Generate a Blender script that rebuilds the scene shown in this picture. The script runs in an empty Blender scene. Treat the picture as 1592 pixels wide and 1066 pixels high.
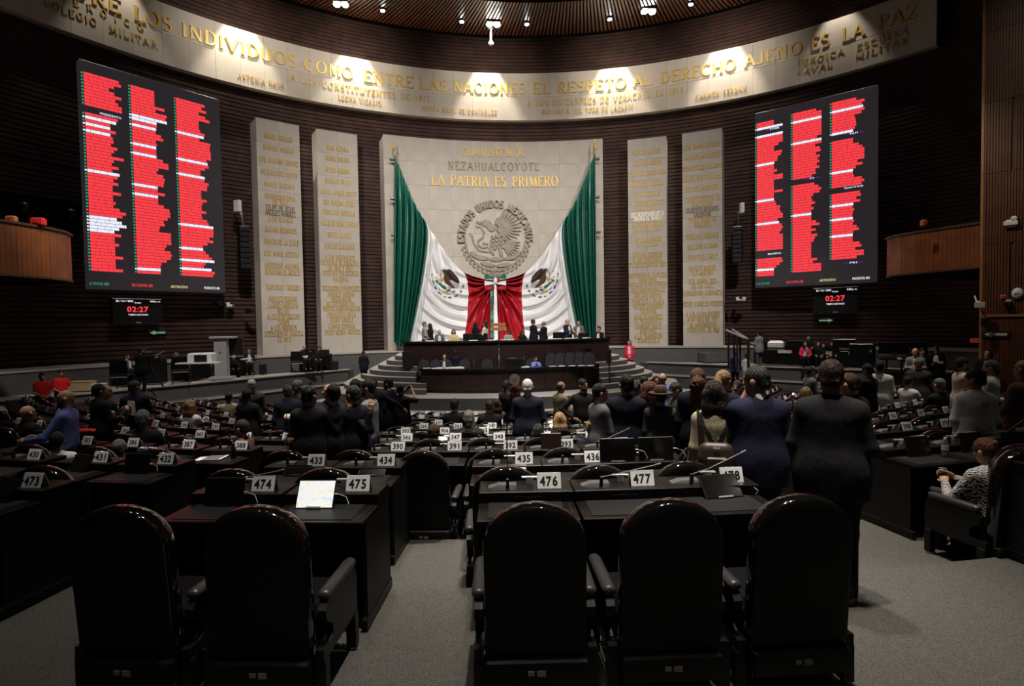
import bpy, math, random
import numpy as np
from mathutils import Vector, Matrix
random.seed(7); rng = np.random.default_rng(7)
SC = bpy.context.scene; COL = SC.collection
PI = math.pi
# ------------------------------------------------------------------ camera
F_PX = 874.38
CAM = np.array([-2.8188, -11.4918, 3.95])
YAW, PIT, ROL = .1094, .0336, -.0162
_fw = np.array([math.sin(YAW)*math.cos(PIT), math.cos(YAW)*math.cos(PIT), -math.sin(PIT)])
_rt = np.array([math.cos(YAW), -math.sin(YAW), 0.]); _up = np.cross(_rt, _fw)
RT = _rt*math.cos(ROL)+_up*math.sin(ROL); UP = _up*math.cos(ROL)-_rt*math.sin(ROL); FW = _fw
cd = bpy.data.cameras.new('camera'); cam = bpy.data.objects.new('camera', cd); COL.objects.link(cam)
cd.sensor_width = 36; cd.lens = F_PX*36/1592; cd.clip_start = .05; cd.clip_end = 200
cam.matrix_world = Matrix(((RT[0], UP[0], -FW[0], CAM[0]), (RT[1], UP[1], -FW[1], CAM[1]), (RT[2], UP[2], -FW[2], CAM[2]), (0, 0, 0, 1)))
SC.camera = cam
# ------------------------------------------------------------------ world, exposure
w = bpy.data.worlds.new('hall_air'); SC.world = w; w.use_nodes = True
w.node_tree.nodes['Background'].inputs[0].default_value = (1, .93, .85, 1)
w.node_tree.nodes['Background'].inputs[1].default_value = .002
SC.view_settings.view_transform = 'Standard'; SC.view_settings.look = 'None'
SC.view_settings.exposure = 0; SC.view_settings.gamma = 1; SC.view_settings.use_curve_mapping = False
# ------------------------------------------------------------------ lights (the hall's lamps and added fill spots)
def spot(name, loc, to, watt, deg, blend=.4, size=.12, col=(1, .9, .78)):
    l = bpy.data.lights.new(name, 'SPOT'); l.energy = watt; l.spot_size = math.radians(deg); l.spot_blend = blend
    l.shadow_soft_size = size; l.color = col
    o = bpy.data.objects.new(name, l); COL.objects.link(o); o.location = loc
    o.rotation_euler = (Vector(to)-Vector(loc)).to_track_quat('-Z', 'Y').to_euler()
    return o
def area(name, loc, to, watt, sx, sy, col=(1, .92, .82)):
    l = bpy.data.lights.new(name, 'AREA'); l.energy = watt; l.shape = 'RECTANGLE'; l.size = sx; l.size_y = sy; l.color = col
    o = bpy.data.objects.new(name, l); COL.objects.link(o); o.location = loc
    o.rotation_euler = (Vector(to)-Vector(loc)).to_track_quat('-Z', 'Y').to_euler()
    return o
WASH = [(-.83, 900), (-.600, 3600), (-.345, 4000), (-.012, 4000), (.318, 4000), (.590, 3600), (.83, 700)]
for a_, wt in WASH:                                   # wall washers under the ceiling rim, one above each bright pool
    spot('wall_washer_and_fill', (22.75*math.sin(a_), 22.75*math.cos(a_), 21.05), (23.15*math.sin(a_), 23.15*math.cos(a_), 16.4), wt*.85, 62, .55, .10, (1, .89, .72))
    if abs(a_) < .7: spot('wall_washer_and_fill', (19.5*math.sin(a_), 19.5*math.cos(a_), 19.7), (23.6*math.sin(a_), 23.6*math.cos(a_), 18.6), wt*.13+260, 112, 1, .3, (1, .90, .76))  # wide fill spots added to lift frieze and brick between the pools
for x_, y_, wt in [(-8, 4, 5200), (-2.6, 3, 4400), (2.6, 3, 4400), (8, 4, 4000)]:     # stage lights towards flag and slabs
    spot('stage_light', (x_, y_, 15.8), (x_*.95, 22, 8.0), wt*1.25, 62, .9, .25, (1, .93, .86))
spot('stage_light', (-.6, 5, 15.8), (0, 15.5, 3.0), 9500, 44, .8, .25, (1, .95, .9))
for x_, wt in ((-10, 3400), (10, 3400)):
    spot('stage_light', (x_*.8, 4, 15.8), (x_*1.15, 16, 1.6), wt*1.5, 50, .8, .25, (1, .94, .88))
spot('balcony_fill_light', (-6, 4, 13), (-13.3, 4.6, 6.2), 1500, 34, .8, .2, (1, .86, .66)); spot('balcony_fill_light', (5, 1, 13), (11.6, 3, 6.2), 1100, 40, .8, .2, (1, .86, .66))  # warm spots without fixtures, added to brighten the balcony fronts
spot('platform_fill_light', (-9, 1, 13), (-16.5, 8.3, 2.2), 2600, 26, .7, .2, (1, .92, .82))  # added spot without a fixture, lights the figures on the left platform edge
spot('pillar_fill_light', (6, -3, 14), (12.6, .4, 8.5), 300, 60, .9, .2, (1, .86, .66))  # added spot that brightens the wooden wall, no lamp stands there
HOUSE = [(-1.6, -8.6, 2600), (.6, -8.0, 1350), (-.6, -4.6, 3600), (1.3, -1.9, 3400), (-3.4, -2.0, 3000), (.6, 1.2, 3600), (3.6, 3.6, 3400), (-2.6, 5.6, 3200), (1.4, 8.2, 3000),
         (-7.0, -6.4, 140), (-6.2, 2.6, 1300), (-9.6, 1.6, 900), (-10.2, 7.4, 1900), (6.9, -3.2, 420), (-4.4, -4.4, 1300), (-8.6, -2.8, 900), (7.4, 1.2, 2100), (9.8, 6.0, 2100), (5.6, 8.4, 2200), (-5.6, 9.0, 2000), (5.2, -9.8, 50), (-3.4, -11.6, 1100), (-7.5, -10.5, 520)]
for x_, y_, wt in HOUSE:                              # ceiling downlights over the seats, a few added just to brighten figures
    spot('house_downlight', (x_, y_, 16.2), (x_*.98, y_+.2, 0), wt*2.3, 30 if y_ < -7 else 36, .7, .22, (1, .92, .82))
for i_ in range(7):                                    # rows of small pin lamps in the hall ceiling, seen as glints on the lacquered chair backs
    for j_ in range(6):
        x_, y_ = -13.5+4.5*i_+(j_ % 2)*1.6, -13+4.6*j_
        l = bpy.data.lights.new('pin_lamp', 'SPOT'); l.energy = 60 if abs(x_) < 9 else 40
        if x_ > 1 and y_ < -5: l.energy = 26; l.spot_size = math.radians(120); l.spot_blend = .6; l.shadow_soft_size = .10; l.color = (1, .95, .88)
        o = bpy.data.objects.new('pin_lamp', l); COL.objects.link(o); o.location = (x_, y_, 15.9)
# ------------------------------------------------------------------ pixel helpers (places measured on the photograph, put on real surfaces)
def ray(px, py): return FW+RT*(px-796)/F_PX-UP*(py-533)/F_PX
def at(px, py, d): return CAM+ray(px, py)*d
def onz(px, py, z):
    q = ray(px, py); return CAM+q*((z-CAM[2])/q[2])
def oncyl(px, py, R):
    q = ray(px, py); a = q[0]**2+q[1]**2; b = CAM[0]*q[0]+CAM[1]*q[1]; c = CAM[0]**2+CAM[1]**2-R*R
    t = (-b+math.sqrt(b*b-a*c))/a; p = CAM+q*t
    return math.atan2(p[0], p[1]), p[2]
def pol(a, R, z): return (R*math.sin(a), R*math.cos(a), z)
# ------------------------------------------------------------------ materials
def mat(name, col, rough=.6, metal=0, spec=.5, emit=None, es=1, coat=0, noise=0, nscale=8, bump=0, bscale=40, col2=None, alpha=1, trans=0):
    m = bpy.data.materials.new(name); m.use_nodes = True
    nt = m.node_tree; b = nt.nodes['Principled BSDF']; I = b.inputs
    I['Base Color'].default_value = (*col, 1); I['Roughness'].default_value = rough; I['Metallic'].default_value = metal
    I['Specular IOR Level'].default_value = spec
    if coat: I['Coat Weight'].default_value = coat; I['Coat Roughness'].default_value = .05
    if emit: I['Emission Color'].default_value = (*emit, 1); I['Emission Strength'].default_value = es
    if trans: I['Transmission Weight'].default_value = trans; I['IOR'].default_value = 1.33
    if noise or bump:
        tc = nt.nodes.new('ShaderNodeTexCoord')
    if noise:
        n = nt.nodes.new('ShaderNodeTexNoise'); n.inputs['Scale'].default_value = nscale; n.inputs['Detail'].default_value = 5
        r = nt.nodes.new('ShaderNodeValToRGB'); r.color_ramp.elements[0].position = .3; r.color_ramp.elements[1].position = .7
        c1 = tuple(c*(1-noise) for c in col); c2 = col2 or tuple(min(1, c*(1+noise)) for c in col)
        r.color_ramp.elements[0].color = (*c1, 1); r.color_ramp.elements[1].color = (*c2, 1)
        nt.links.new(tc.outputs['Object'], n.inputs['Vector']); nt.links.new(n.outputs['Fac'], r.inputs[0]); nt.links.new(r.outputs[0], I['Base Color'])
    if bump:
        n2 = nt.nodes.new('ShaderNodeTexNoise'); n2.inputs['Scale'].default_value = bscale; n2.inputs['Detail'].default_value = 3
        bp = nt.nodes.new('ShaderNodeBump'); bp.inputs['Strength'].default_value = bump; bp.inputs['Distance'].default_value = .02
        nt.links.new(tc.outputs['Object'], n2.inputs['Vector']); nt.links.new(n2.outputs['Fac'], bp.inputs['Height']); nt.links.new(bp.outputs[0], I['Normal'])
    return m
M = {}
M['brick'] = mat('dark_brick', (.042, .0165, .0115), .8, noise=.45, nscale=1.4, bump=.3, bscale=9)
M['stone'] = mat('pale_stone', (.49, .445, .39), .8, noise=.10, nscale=.9, bump=.12, bscale=14)
M['joint'] = mat('stone_joint', (.40, .36, .31), .9)
M['sealstone'] = mat('carved_seal_stone', (.33, .29, .245), .85, noise=.12, nscale=3)
M['gold'] = mat('gold_letter', (.58, .385, .085), .45, .2)
M['bronze'] = mat('aged_letter', (.20, .15, .08), .5, .4)
M['newletter'] = mat('pale_letter', (.80, .74, .60), .4, .3)
M['carpet'] = mat('grey_carpet', (.105, .100, .089), .97, spec=.1, noise=.42, nscale=120, bump=.7, bscale=160)
M['riser'] = mat('grey_riser', (.075, .074, .072), .9, noise=.15, nscale=3)
M['greywall'] = mat('grey_painted_panel', (.085, .085, .085), .75, noise=.08, nscale=2)
M['tread'] = mat('pale_carpet', (.34, .32, .30), .95, noise=.12, nscale=40)
M['edge'] = mat('pale_edging', (.38, .36, .33), .6)
M['slat'] = mat('reddish_wood_slat', (.13, .042, .016), .38, noise=.3, nscale=3)
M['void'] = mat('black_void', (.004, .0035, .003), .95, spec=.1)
M['wood'] = mat('orange_brown_wood', (.17, .050, .014), .45, noise=.25, nscale=2.5)
M['pillarwood'] = mat('red_brown_battens', (.105, .032, .011), .5, noise=.25, nscale=2.5)
M['woodseam'] = mat('dark_wood_seam', (.05, .02, .008), .6)
M['woodedge'] = mat('light_wood_edge', (.32, .14, .045), .5, noise=.2, nscale=3)
M['podium'] = mat('dark_podium_wood', (.022, .011, .009), .45, noise=.25, nscale=2)
M['podiumtop'] = mat('podium_top', (.012, .009, .008), .3)
M['lacquer'] = mat('black_lacquer', (.006, .0045, .004), .07, spec=.6, coat=.5)
M['leather'] = mat('black_leather', (.0028, .0026, .0026), .5, spec=.22, bump=.08, bscale=120)
M['armpad'] = mat('armrest_leather', (.035, .033, .034), .38, spec=.5)
M['panelwood'] = mat('dark_chair_wood', (.0042, .0034, .0032), .42, spec=.35)
M['desk'] = mat('dark_desk_wood', (.0075, .0052, .0046), .38, spec=.22, noise=.2, nscale=5)
M['deskmat'] = mat('desk_writing_leather', (.016, .0155, .0155), .5, spec=.2, bump=.05, bscale=150)
M['deskside'] = mat('desk_side', (.006, .0048, .0045), .5, spec=.3)
M['silver'] = mat('brushed_silver', (.50, .49, .47), .35, .55)
M['console'] = mat('console_plastic', (.13, .13, .13), .38, .3)
M['black'] = mat('black_plastic', (.008, .008, .008), .4)
M['blackcloth'] = mat('black_table_cloth', (.007, .007, .007), .9, spec=.1)
M['screenoff'] = mat('tablet_glass_dark', (.007, .0065, .006), .12, spec=.5)
M['card'] = mat('white_card', (.80, .80, .80), .55)
M['ink'] = mat('black_ink', (.006, .006, .006), .6)
M['paper'] = mat('white_paper', (.80, .79, .76), .7)
M['tan'] = mat('tan_cardboard', (.45, .33, .20), .8)
M['metal'] = mat('dark_metal', (.06, .06, .06), .4, .8)
M['white'] = mat('white_plastic', (.75, .75, .74), .45)
M['green'] = mat('green_flag_cloth', (.008, .125, .083), .40, spec=.5)
M['flagwhite'] = mat('white_flag_cloth', (.74, .74, .76), .65, spec=.25)
M['red'] = mat('red_flag_cloth', (.36, .007, .016), .42, spec=.4)
M['brown'] = mat('eagle_brown', (.060, .026, .016), .7)
M['brown2'] = mat('eagle_dark_brown', (.020, .010, .008), .7)
M['egold'] = mat('emblem_gold', (.42, .27, .08), .6)
M['egreen'] = mat('emblem_green', (.02, .14, .075), .6)
M['ebrown'] = mat('emblem_leaf', (.13, .10, .04), .6)
M['eblue'] = mat('emblem_blue', (.18, .24, .62), .6)
M['egrey'] = mat('emblem_grey', (.42, .43, .45), .6)
M['redcloth'] = mat('red_cloth', (.55, .012, .02), .7)
M['glass'] = mat('clear_plastic', (.9, .93, .95), .05, trans=.95)
M['lamp'] = mat('lit_lamp', (1, 1, 1), .5, emit=(1, .95, .85), es=40)
M['lampsmall'] = mat('lit_small_lamp', (1, 1, 1), .5, emit=(.9, .95, 1), es=25)
M['ledback'] = mat('led_panel', (.02, .018, .02), .45, emit=(.020, .0165, .019), es=1)
M['ledred'] = mat('led_red', (.05, .0, .0), .5, emit=(1.0, .052, .066), es=1.0)
M['ledwhite'] = mat('led_white', (.1, .1, .1), .5, emit=(.85, .88, 1.0), es=1)
M['ledgreen'] = mat('led_green', (.0, .05, .02), .5, emit=(.02, .42, .20), es=.8)
M['ledyellow'] = mat('led_yellow', (.05, .05, .02), .5, emit=(.78, .74, .32), es=.9)
M['ledpurple'] = mat('led_purple', (.02, .01, .05), .5, emit=(.09, .025, .42), es=1)
M['signgreen'] = mat('lit_green_arrow', (.1, .3, .15), .5, emit=(.20, .38, .20), es=.6)
M['signpale'] = mat('pale_arrow', (.60, .60, .52), .5)
M['signbox'] = mat('sign_backing', (.006, .010, .009), .5)
M['lectern'] = mat('grey_lectern', (.42, .42, .42), .5)
M['map'] = mat('lit_tablet_screen', (.5, .5, .5), .3, emit=(.95, .93, .90), es=.72)
def cloth(name, col, rough=.85, noise=.18, spec=.2):
    if name not in M: M[name] = mat(name, col, rough, spec=spec, noise=noise, nscale=60)
    return M[name]
def fabric_relief(m, sc, strength, dist=.02):
    nt = m.node_tree; b = nt.nodes['Principled BSDF']; tc = nt.nodes.new('ShaderNodeTexCoord'); mp = nt.nodes.new('ShaderNodeMapping'); mp.inputs['Scale'].default_value = sc
    n = nt.nodes.new('ShaderNodeTexNoise'); n.inputs['Scale'].default_value = 1; n.inputs['Detail'].default_value = 3; n.inputs['Distortion'].default_value = .6
    bp = nt.nodes.new('ShaderNodeBump'); bp.inputs['Strength'].default_value = strength; bp.inputs['Distance'].default_value = dist
    nt.links.new(tc.outputs['Object'], mp.inputs['Vector']); nt.links.new(mp.outputs[0], n.inputs['Vector']); nt.links.new(n.outputs['Fac'], bp.inputs['Height']); nt.links.new(bp.outputs[0], b.inputs['Normal'])
# lit map picture on the tablet: colour blotches of a road map on a screen
def map_material():
    m = M['map']; nt = m.node_tree; b = nt.nodes['Principled BSDF']
    tc = nt.nodes.new('ShaderNodeTexCoord'); n = nt.nodes.new('ShaderNodeTexNoise'); n.inputs['Scale'].default_value = 22
    r = nt.nodes.new('ShaderNodeValToRGB'); e = r.color_ramp.elements
    e[0].position = .36; e[0].color = (.55, .80, .95, 1); e[1].position = .44; e[1].color = (1, 1, 1, 1)
    x = e.new(.58); x.color = (1, .98, .92, 1); x = e.new(.66); x.color = (1, .84, .42, 1)
    nt.links.new(tc.outputs['Object'], n.inputs['Vector']); nt.links.new(n.outputs['Fac'], r.inputs[0]); nt.links.new(r.outputs[0], b.inputs['Emission Color'])
map_material()
def carpet_tone():
    m = M['carpet']
carpet_tone()
# ------------------------------------------------------------------ mesh helpers
def empty(name, loc=(0, 0, 0), rz=0):
    o = bpy.data.objects.new(name, None); COL.objects.link(o); o.location = loc; o.rotation_euler = (0, 0, rz); o.empty_display_size = .1
    return o
def tag(o, label, cat=None, group=None):
    o['label'] = label
    if cat: o['category'] = cat
    if group: o['group'] = group
    return o
def struct(o, label=None):
    o['kind'] = 'structure'
    if label: o['label'] = label
    return o
class MB:
    def __init__(s): s.v = []; s.f = []; s.m = []; s.cur = 0
    def add(s, v, f):
        b = len(s.v); s.v += [tuple(p) for p in v]; s.f += [tuple(i+b for i in q) for q in f]; s.m += [s.cur]*len(f); return s
    def box(s, c, d, rz=0, bev=0):
        x, y, z = d[0]/2, d[1]/2, d[2]/2; k, q = math.cos(rz), math.sin(rz)
        if bev:
            b = min(bev, x*.9, y*.9, z*.9); P = []
            for (zz, ins) in ((-z, b), (-z+b, 0), (z-b, 0), (z, b)):
                for (sx, sy) in ((-1, -1), (1, -1), (1, 1), (-1, 1)):
                    P.append((sx*(x-ins), sy*(y-ins), zz))
            F = [(3, 2, 1, 0), (12, 13, 14, 15)]
            for l in range(3):
                for i in range(4): F.append((l*4+i, l*4+(i+1) % 4, l*4+4+(i+1) % 4, l*4+4+i))
        else:
            P = [(-x, -y, -z), (x, -y, -z), (x, y, -z), (-x, y, -z), (-x, -y, z), (x, -y, z), (x, y, z), (-x, y, z)]
            F = [(3, 2, 1, 0), (4, 5, 6, 7), (0, 1, 5, 4), (1, 2, 6, 5), (2, 3, 7, 6), (3, 0, 4, 7)]
        return s.add([(c[0]+a*k-b_*q, c[1]+a*q+b_*k, c[2]+h) for a, b_, h in P], F)
    def prism(s, poly, z0, z1):
        n = len(poly); return s.add([(x, y, z0) for x, y in poly]+[(x, y, z1) for x, y in poly],
                     [tuple(range(n-1, -1, -1)), tuple(range(n, 2*n))]+[(i, (i+1) % n, n+(i+1) % n, n+i) for i in range(n)])
    def tube(s, path, r, n=8, cap=True):
        path = [Vector(p) for p in path]; rs = r if isinstance(r, (list, tuple)) else [r]*len(path); V = []; ref = None
        for i, p in enumerate(path):
            t = (path[min(i+1, len(path)-1)]-path[max(i-1, 0)]).normalized()
            if ref is None: ref = Vector((0, 0, 1)) if abs(t.z) < .9 else Vector((1, 0, 0))
            a = t.cross(ref).normalized(); b = t.cross(a); ref = -b if False else ref
            V += [p+(a*math.cos(2*PI*k/n)+b*math.sin(2*PI*k/n))*rs[i] for k in range(n)]
        F = [(i*n+k, i*n+(k+1) % n, (i+1)*n+(k+1) % n, (i+1)*n+k) for i in range(len(path)-1) for k in range(n)]
        if cap: F += [tuple(range(n-1, -1, -1)), tuple((len(path)-1)*n+k for k in range(n))]
        return s.add(V, F)
    def ell(s, c, r, nu=10, nv=6, rot=None):
        V = [Vector((0, 0, -1))]+[Vector((math.cos(2*PI*u/nu)*math.sin(PI*v/nv), math.sin(2*PI*u/nu)*math.sin(PI*v/nv), -math.cos(PI*v/nv))) for v in range(1, nv) for u in range(nu)]+[Vector((0, 0, 1))]
        V = [Vector((p.x*r[0], p.y*r[1], p.z*r[2])) for p in V]
        if rot: V = [rot @ p for p in V]
        V = [p+Vector(c) for p in V]; L = len(V)-1
        F = [(0, 1+(u+1) % nu, 1+u) for u in range(nu)]+[(1+v*nu+u, 1+v*nu+(u+1) % nu, 1+(v+1)*nu+(u+1) % nu, 1+(v+1)*nu+u) for v in range(nv-2) for u in range(nu)]
        F += [(1+(nv-2)*nu+u, 1+(nv-2)*nu+(u+1) % nu, L) for u in range(nu)]
        return s.add(V, F)
    def lathe(s, prof, n=16, c=(0, 0, 0)):
        V = [(c[0]+r*math.cos(2*PI*k/n), c[1]+r*math.sin(2*PI*k/n), c[2]+z) for r, z in prof for k in range(n)]; L = len(prof)
        F = [(i*n+k, i*n+(k+1) % n, (i+1)*n+(k+1) % n, (i+1)*n+k) for i in range(L-1) for k in range(n)]+[tuple(range(n-1, -1, -1)), tuple((L-1)*n+k for k in range(n))]
        return s.add(V, F)
    def arcband(s, a0, a1, r0, r1, z0, z1, n=40):
        V = []
        for i in range(n+1):
            a = a0+(a1-a0)*i/n; V += [pol(a, r0, z0), pol(a, r1, z0), pol(a, r1, z1), pol(a, r0, z1)]
        F = [tuple(i*4+q for q in (j, (j+1) % 4))+tuple((i+1)*4+q for q in ((j+1) % 4, j)) for i in range(n) for j in range(4)]
        F += [(3, 2, 1, 0), (n*4, n*4+1, n*4+2, n*4+3)]
        return s.add(V, F)
    def map(s, fn): s.v = [tuple(fn(p)) for p in s.v]; return s
    def mesh(s, name, mats, smooth=False):
        me = bpy.data.meshes.new(name); me.from_pydata(s.v, [], s.f)
        for m in (mats if isinstance(mats, (list, tuple)) else [mats]): me.materials.append(m)
        if any(s.m): me.polygons.foreach_set('material_index', s.m)
        if smooth: me.polygons.foreach_set('use_smooth', [True]*len(s.f))
        return me
    def obj(s, name, mats, parent=None, smooth=False, loc=None, rz=0):
        return link(name, s.mesh(name, mats, smooth), parent, loc, rz)
def link(name, me, parent=None, loc=None, rz=0):
    o = bpy.data.objects.new(name, me); COL.objects.link(o)
    if parent: o.parent = parent
    if loc is not None: o.location = loc
    if rz: o.rotation_euler = (0, 0, rz)
    return o
def np_mesh(name, V, F, mat_, smooth=True):
    me = bpy.data.meshes.new(name); n = len(F)
    me.vertices.add(len(V)); me.vertices.foreach_set('co', np.asarray(V, np.float32).ravel())
    me.loops.add(n*4); me.loops.foreach_set('vertex_index', np.asarray(F, np.int32).ravel())
    me.polygons.add(n); me.polygons.foreach_set('loop_start', np.arange(0, n*4, 4, dtype=np.int32)); me.polygons.foreach_set('loop_total', np.full(n, 4, np.int32))
    for m in (mat_ if isinstance(mat_, (list, tuple)) else [mat_]): me.materials.append(m)
    if smooth: me.polygons.foreach_set('use_smooth', np.ones(n, bool))
    me.update(calc_edges=True); return me
def copy_tree(o, parent=None):
    c = o.copy(); COL.objects.link(c); c.parent = parent
    for ch in o.children: copy_tree(ch, c)
    return c
# ------------------------------------------------------------------ lettering: a serif stroke alphabet and the built-in sans
def _arc(cx, cy, rx, ry, a0, a1, n=9): return [(cx+rx*math.cos(math.radians(a0+(a1-a0)*i/n)), cy+ry*math.sin(math.radians(a0+(a1-a0)*i/n))) for i in range(n+1)]
def _L(*p): return list(p)
GL = {
'A': (.72, [_L((.02, 0), (.36, 1)), _L((.36, 1), (.70, 0)), _L((.14, .34), (.58, .34))]),
'B': (.60, [_L((.1, 0), (.1, 1)), _L((.1, 1), (.28, 1))+_arc(.28, .76, .22, .24, 90, -90)+_L((.1, .52)), _L((.1, .52), (.3, .52))+_arc(.3, .26, .25, .26, 90, -90)+_L((.1, 0))]),
'C': (.68, [_arc(.38, .5, .33, .5, 48, 312, 16)]), 'D': (.70, [_L((.1, 0), (.1, 1)), _L((.1, 1), (.28, 1))+_arc(.28, .5, .36, .5, 90, -90, 12)+_L((.1, 0))]),
'E': (.58, [_L((.1, 0), (.1, 1)), _L((.1, 1), (.53, 1), (.53, .88)), _L((.1, .52), (.44, .52)), _L((.1, 0), (.55, 0), (.55, .13))]),
'F': (.54, [_L((.1, 0), (.1, 1)), _L((.1, 1), (.52, 1), (.52, .88)), _L((.1, .52), (.42, .52))]),
'G': (.72, [_arc(.38, .5, .33, .5, 48, 335, 16), _L((.66, .30), (.66, .42), (.44, .42))]),
'H': (.72, [_L((.1, 0), (.1, 1)), _L((.62, 0), (.62, 1)), _L((.1, .52), (.62, .52))]), 'I': (.26, [_L((.13, 0), (.13, 1))]),
'J': (.44, [_L((.32, 1), (.32, .2))+_arc(.17, .2, .15, .2, 0, -150, 7)]), 'K': (.68, [_L((.1, 0), (.1, 1)), _L((.62, 1), (.1, .45)), _L((.24, .58), (.66, 0))]),
'L': (.56, [_L((.1, 0), (.1, 1)), _L((.1, 0), (.53, 0), (.53, .15))]), 'M': (.86, [_L((.1, 0), (.12, 1)), _L((.12, 1), (.43, .1)), _L((.43, .1), (.74, 1)), _L((.74, 1), (.77, 0))]),
'N': (.72, [_L((.1, 0), (.1, 1)), _L((.1, 1), (.62, 0)), _L((.62, 0), (.62, 1))]), 'O': (.76, [_arc(.38, .5, .34, .5, 0, 360, 20)]),
'P': (.58, [_L((.1, 0), (.1, 1)), _L((.1, 1), (.28, 1))+_arc(.28, .74, .24, .26, 90, -90)+_L((.1, .48))]), 'Q': (.76, [_arc(.38, .5, .34, .5, 0, 360, 20), _L((.42, .2), (.70, -.12))]),
'R': (.64, [_L((.1, 0), (.1, 1)), _L((.1, 1), (.28, 1))+_arc(.28, .75, .23, .25, 90, -90)+_L((.1, .5)), _L((.28, .5), (.62, 0))]),
'S': (.54, [_arc(.27, .75, .20, .25, 40, 250, 10)+_arc(.27, .26, .22, .26, 80, -140, 10)]), 'T': (.62, [_L((.31, 0), (.31, 1)), _L((.04, .86), (.04, 1), (.58, 1), (.58, .86))]),
'U': (.70, [_L((.1, 1), (.1, .3))+_arc(.35, .3, .25, .3, 180, 360, 9)+_L((.60, 1))]), 'V': (.70, [_L((.02, 1), (.36, 0)), _L((.36, 0), (.68, 1))]),
'W': (.9, [_L((.02, 1), (.25, 0)), _L((.25, 0), (.45, .8)), _L((.45, .8), (.65, 0)), _L((.65, 0), (.88, 1))]), 'X': (.68, [_L((.04, 1), (.64, 0)), _L((.62, 1), (.04, 0))]),
'Y': (.66, [_L((.02, 1), (.33, .45)), _L((.33, .45), (.64, 1)), _L((.33, 0), (.33, .45))]), 'Z': (.62, [_L((.06, .88), (.06, 1), (.56, 1)), _L((.56, 1), (.04, 0)), _L((.04, 0), (.57, 0), (.57, .13))]),
'1': (.34, [_L((.06, .85), (.18, 1)), _L((.18, 1), (.18, 0))]), '2': (.52, [_arc(.26, .74, .2, .26, 170, -30, 9)+_L((.05, 0)), _L((.05, 0), (.48, 0))]),
'4': (.54, [_L((.38, 0), (.38, 1)), _L((.38, 1), (.03, .3)), _L((.03, .3), (.52, .3))]), '5': (.5, [_L((.44, 1), (.12, 1), (.1, .56))+_arc(.22, .3, .24, .3, 110, -140, 10)]),
'6': (.52, [_arc(.26, .3, .2, .3, 0, 360, 12), _arc(.46, .3, .40, .70, 90, 180, 6)]), '7': (.5, [_L((.05, .88), (.05, 1), (.46, 1)), _L((.46, 1), (.18, 0))]),
'8': (.5, [_arc(.25, .76, .17, .24, 0, 360, 12), _arc(.25, .26, .21, .26, 0, 360, 12)]), '9': (.52, [_arc(.26, .7, .2, .3, 0, 360, 12), _arc(.06, .7, .40, .70, 0, -90, 6)]),
'0': (.54, [_arc(.27, .5, .21, .5, 0, 360, 16)]), '3': (.5, [_arc(.24, .76, .18, .24, 150, -80, 9), _arc(.24, .26, .21, .26, 90, -150, 9)]),
'.': (.22, [_L((.1, 0), (.1, .1))]), '-': (.4, [_L((.06, .45), (.34, .45))]), '"': (.34, [_L((.1, 1), (.1, .75)), _L((.22, 1), (.22, .75))]), ' ': (.42, []),
}
SERIF_NO = set('CGOQS0123456789.-"')
def glyph(mb, ch, fn, thick=.15, thin=.055, dep=.03):
    """adds letter ch as raised strokes; fn(u, v, w) maps letter space (height 1) to the world"""
    acc = None
    if ch == 'Ó': ch, acc = 'O', [_L((.36, 1.08), (.50, 1.24))]
    wd, st = GL.get(ch, GL[' '])
    def quad(p, q, h):
        dx, dy = q[0]-p[0], q[1]-p[1]; l = math.hypot(dx, dy) or 1; nx, ny = -dy/l*h, dx/l*h; ex, ey = dx/l*.012, dy/l*.012
        c = [(p[0]-ex+nx, p[1]-ey+ny), (p[0]-ex-nx, p[1]-ey-ny), (q[0]+ex-nx, q[1]+ey-ny), (q[0]+ex+nx, q[1]+ey+ny)]
        mb.add([fn(a, b, 0) for a, b in c]+[fn(a, b, dep) for a, b in c], [(4, 5, 6, 7), (0, 1, 5, 4), (1, 2, 6, 5), (2, 3, 7, 6), (3, 0, 4, 7)])
    for s in st+(acc or []):
        for p, q in zip(s[:-1], s[1:]):
            l = math.hypot(q[0]-p[0], q[1]-p[1]); t = abs(q[1]-p[1])/(l or 1)
            h = (thin+(thick-thin)*t**1.3)/2
            if ch in 'AVWXMNKYUZ' and q[1] != p[1] and len(s) == 2:
                up = (q[1]-p[1])*(q[0]-p[0]) > 0
                h = thin*.62 if (up and ch != 'Z') or (ch == 'N' and abs(q[0]-p[0]) < .01) else thick/2
                if ch == 'M' and abs(q[0]-p[0]) < .05: h = thin*.62 if p[0] < .4 else thick/2
            quad(p, q, h)
        if ch not in SERIF_NO and len(s) == 2 and acc is None:
            for e in s:
                if e[1] in (0, 1) and s[0][1] != s[1][1] and not (ch in 'AMNVW' and e in ((.36, 1), (.12, 1), (.43, .1), (.36, 0), (.25, 0), (.65, 0), (.62, 0))):
                    quad((e[0]-.11, e[1]*.955+.022), (e[0]+.11, e[1]*.955+.022), .024)
    return wd
def text_width(t, sp): return sum(GL.get('O' if c == 'Ó' else c, GL[' '])[0] for c in t)+sp*(len(t)-1)
def text_cyl(mb, t, a_c, z, h, R, width_ang=None, sp=.18, a0=None, a1=None, thick=.16, thin=.085, dep=.04):
    """a line of letters on the inside of a round wall, centred at angle a_c or spread from a0 to a1"""
    W = text_width(t, sp); sx = h
    if a0 is not None: a_c = (a0+a1)/2; width_ang = a1-a0
    if width_ang: sx = width_ang*R/W
    a = a_c-W*sx/R/2
    for c in t:
        def fn(u, v, w, a=a): return pol(a+u*sx/R, R-w, z+v*h)
        wd = glyph(mb, c, fn, thick, thin, dep); a += (wd+sp)*sx/R
_FC = {}
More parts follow.
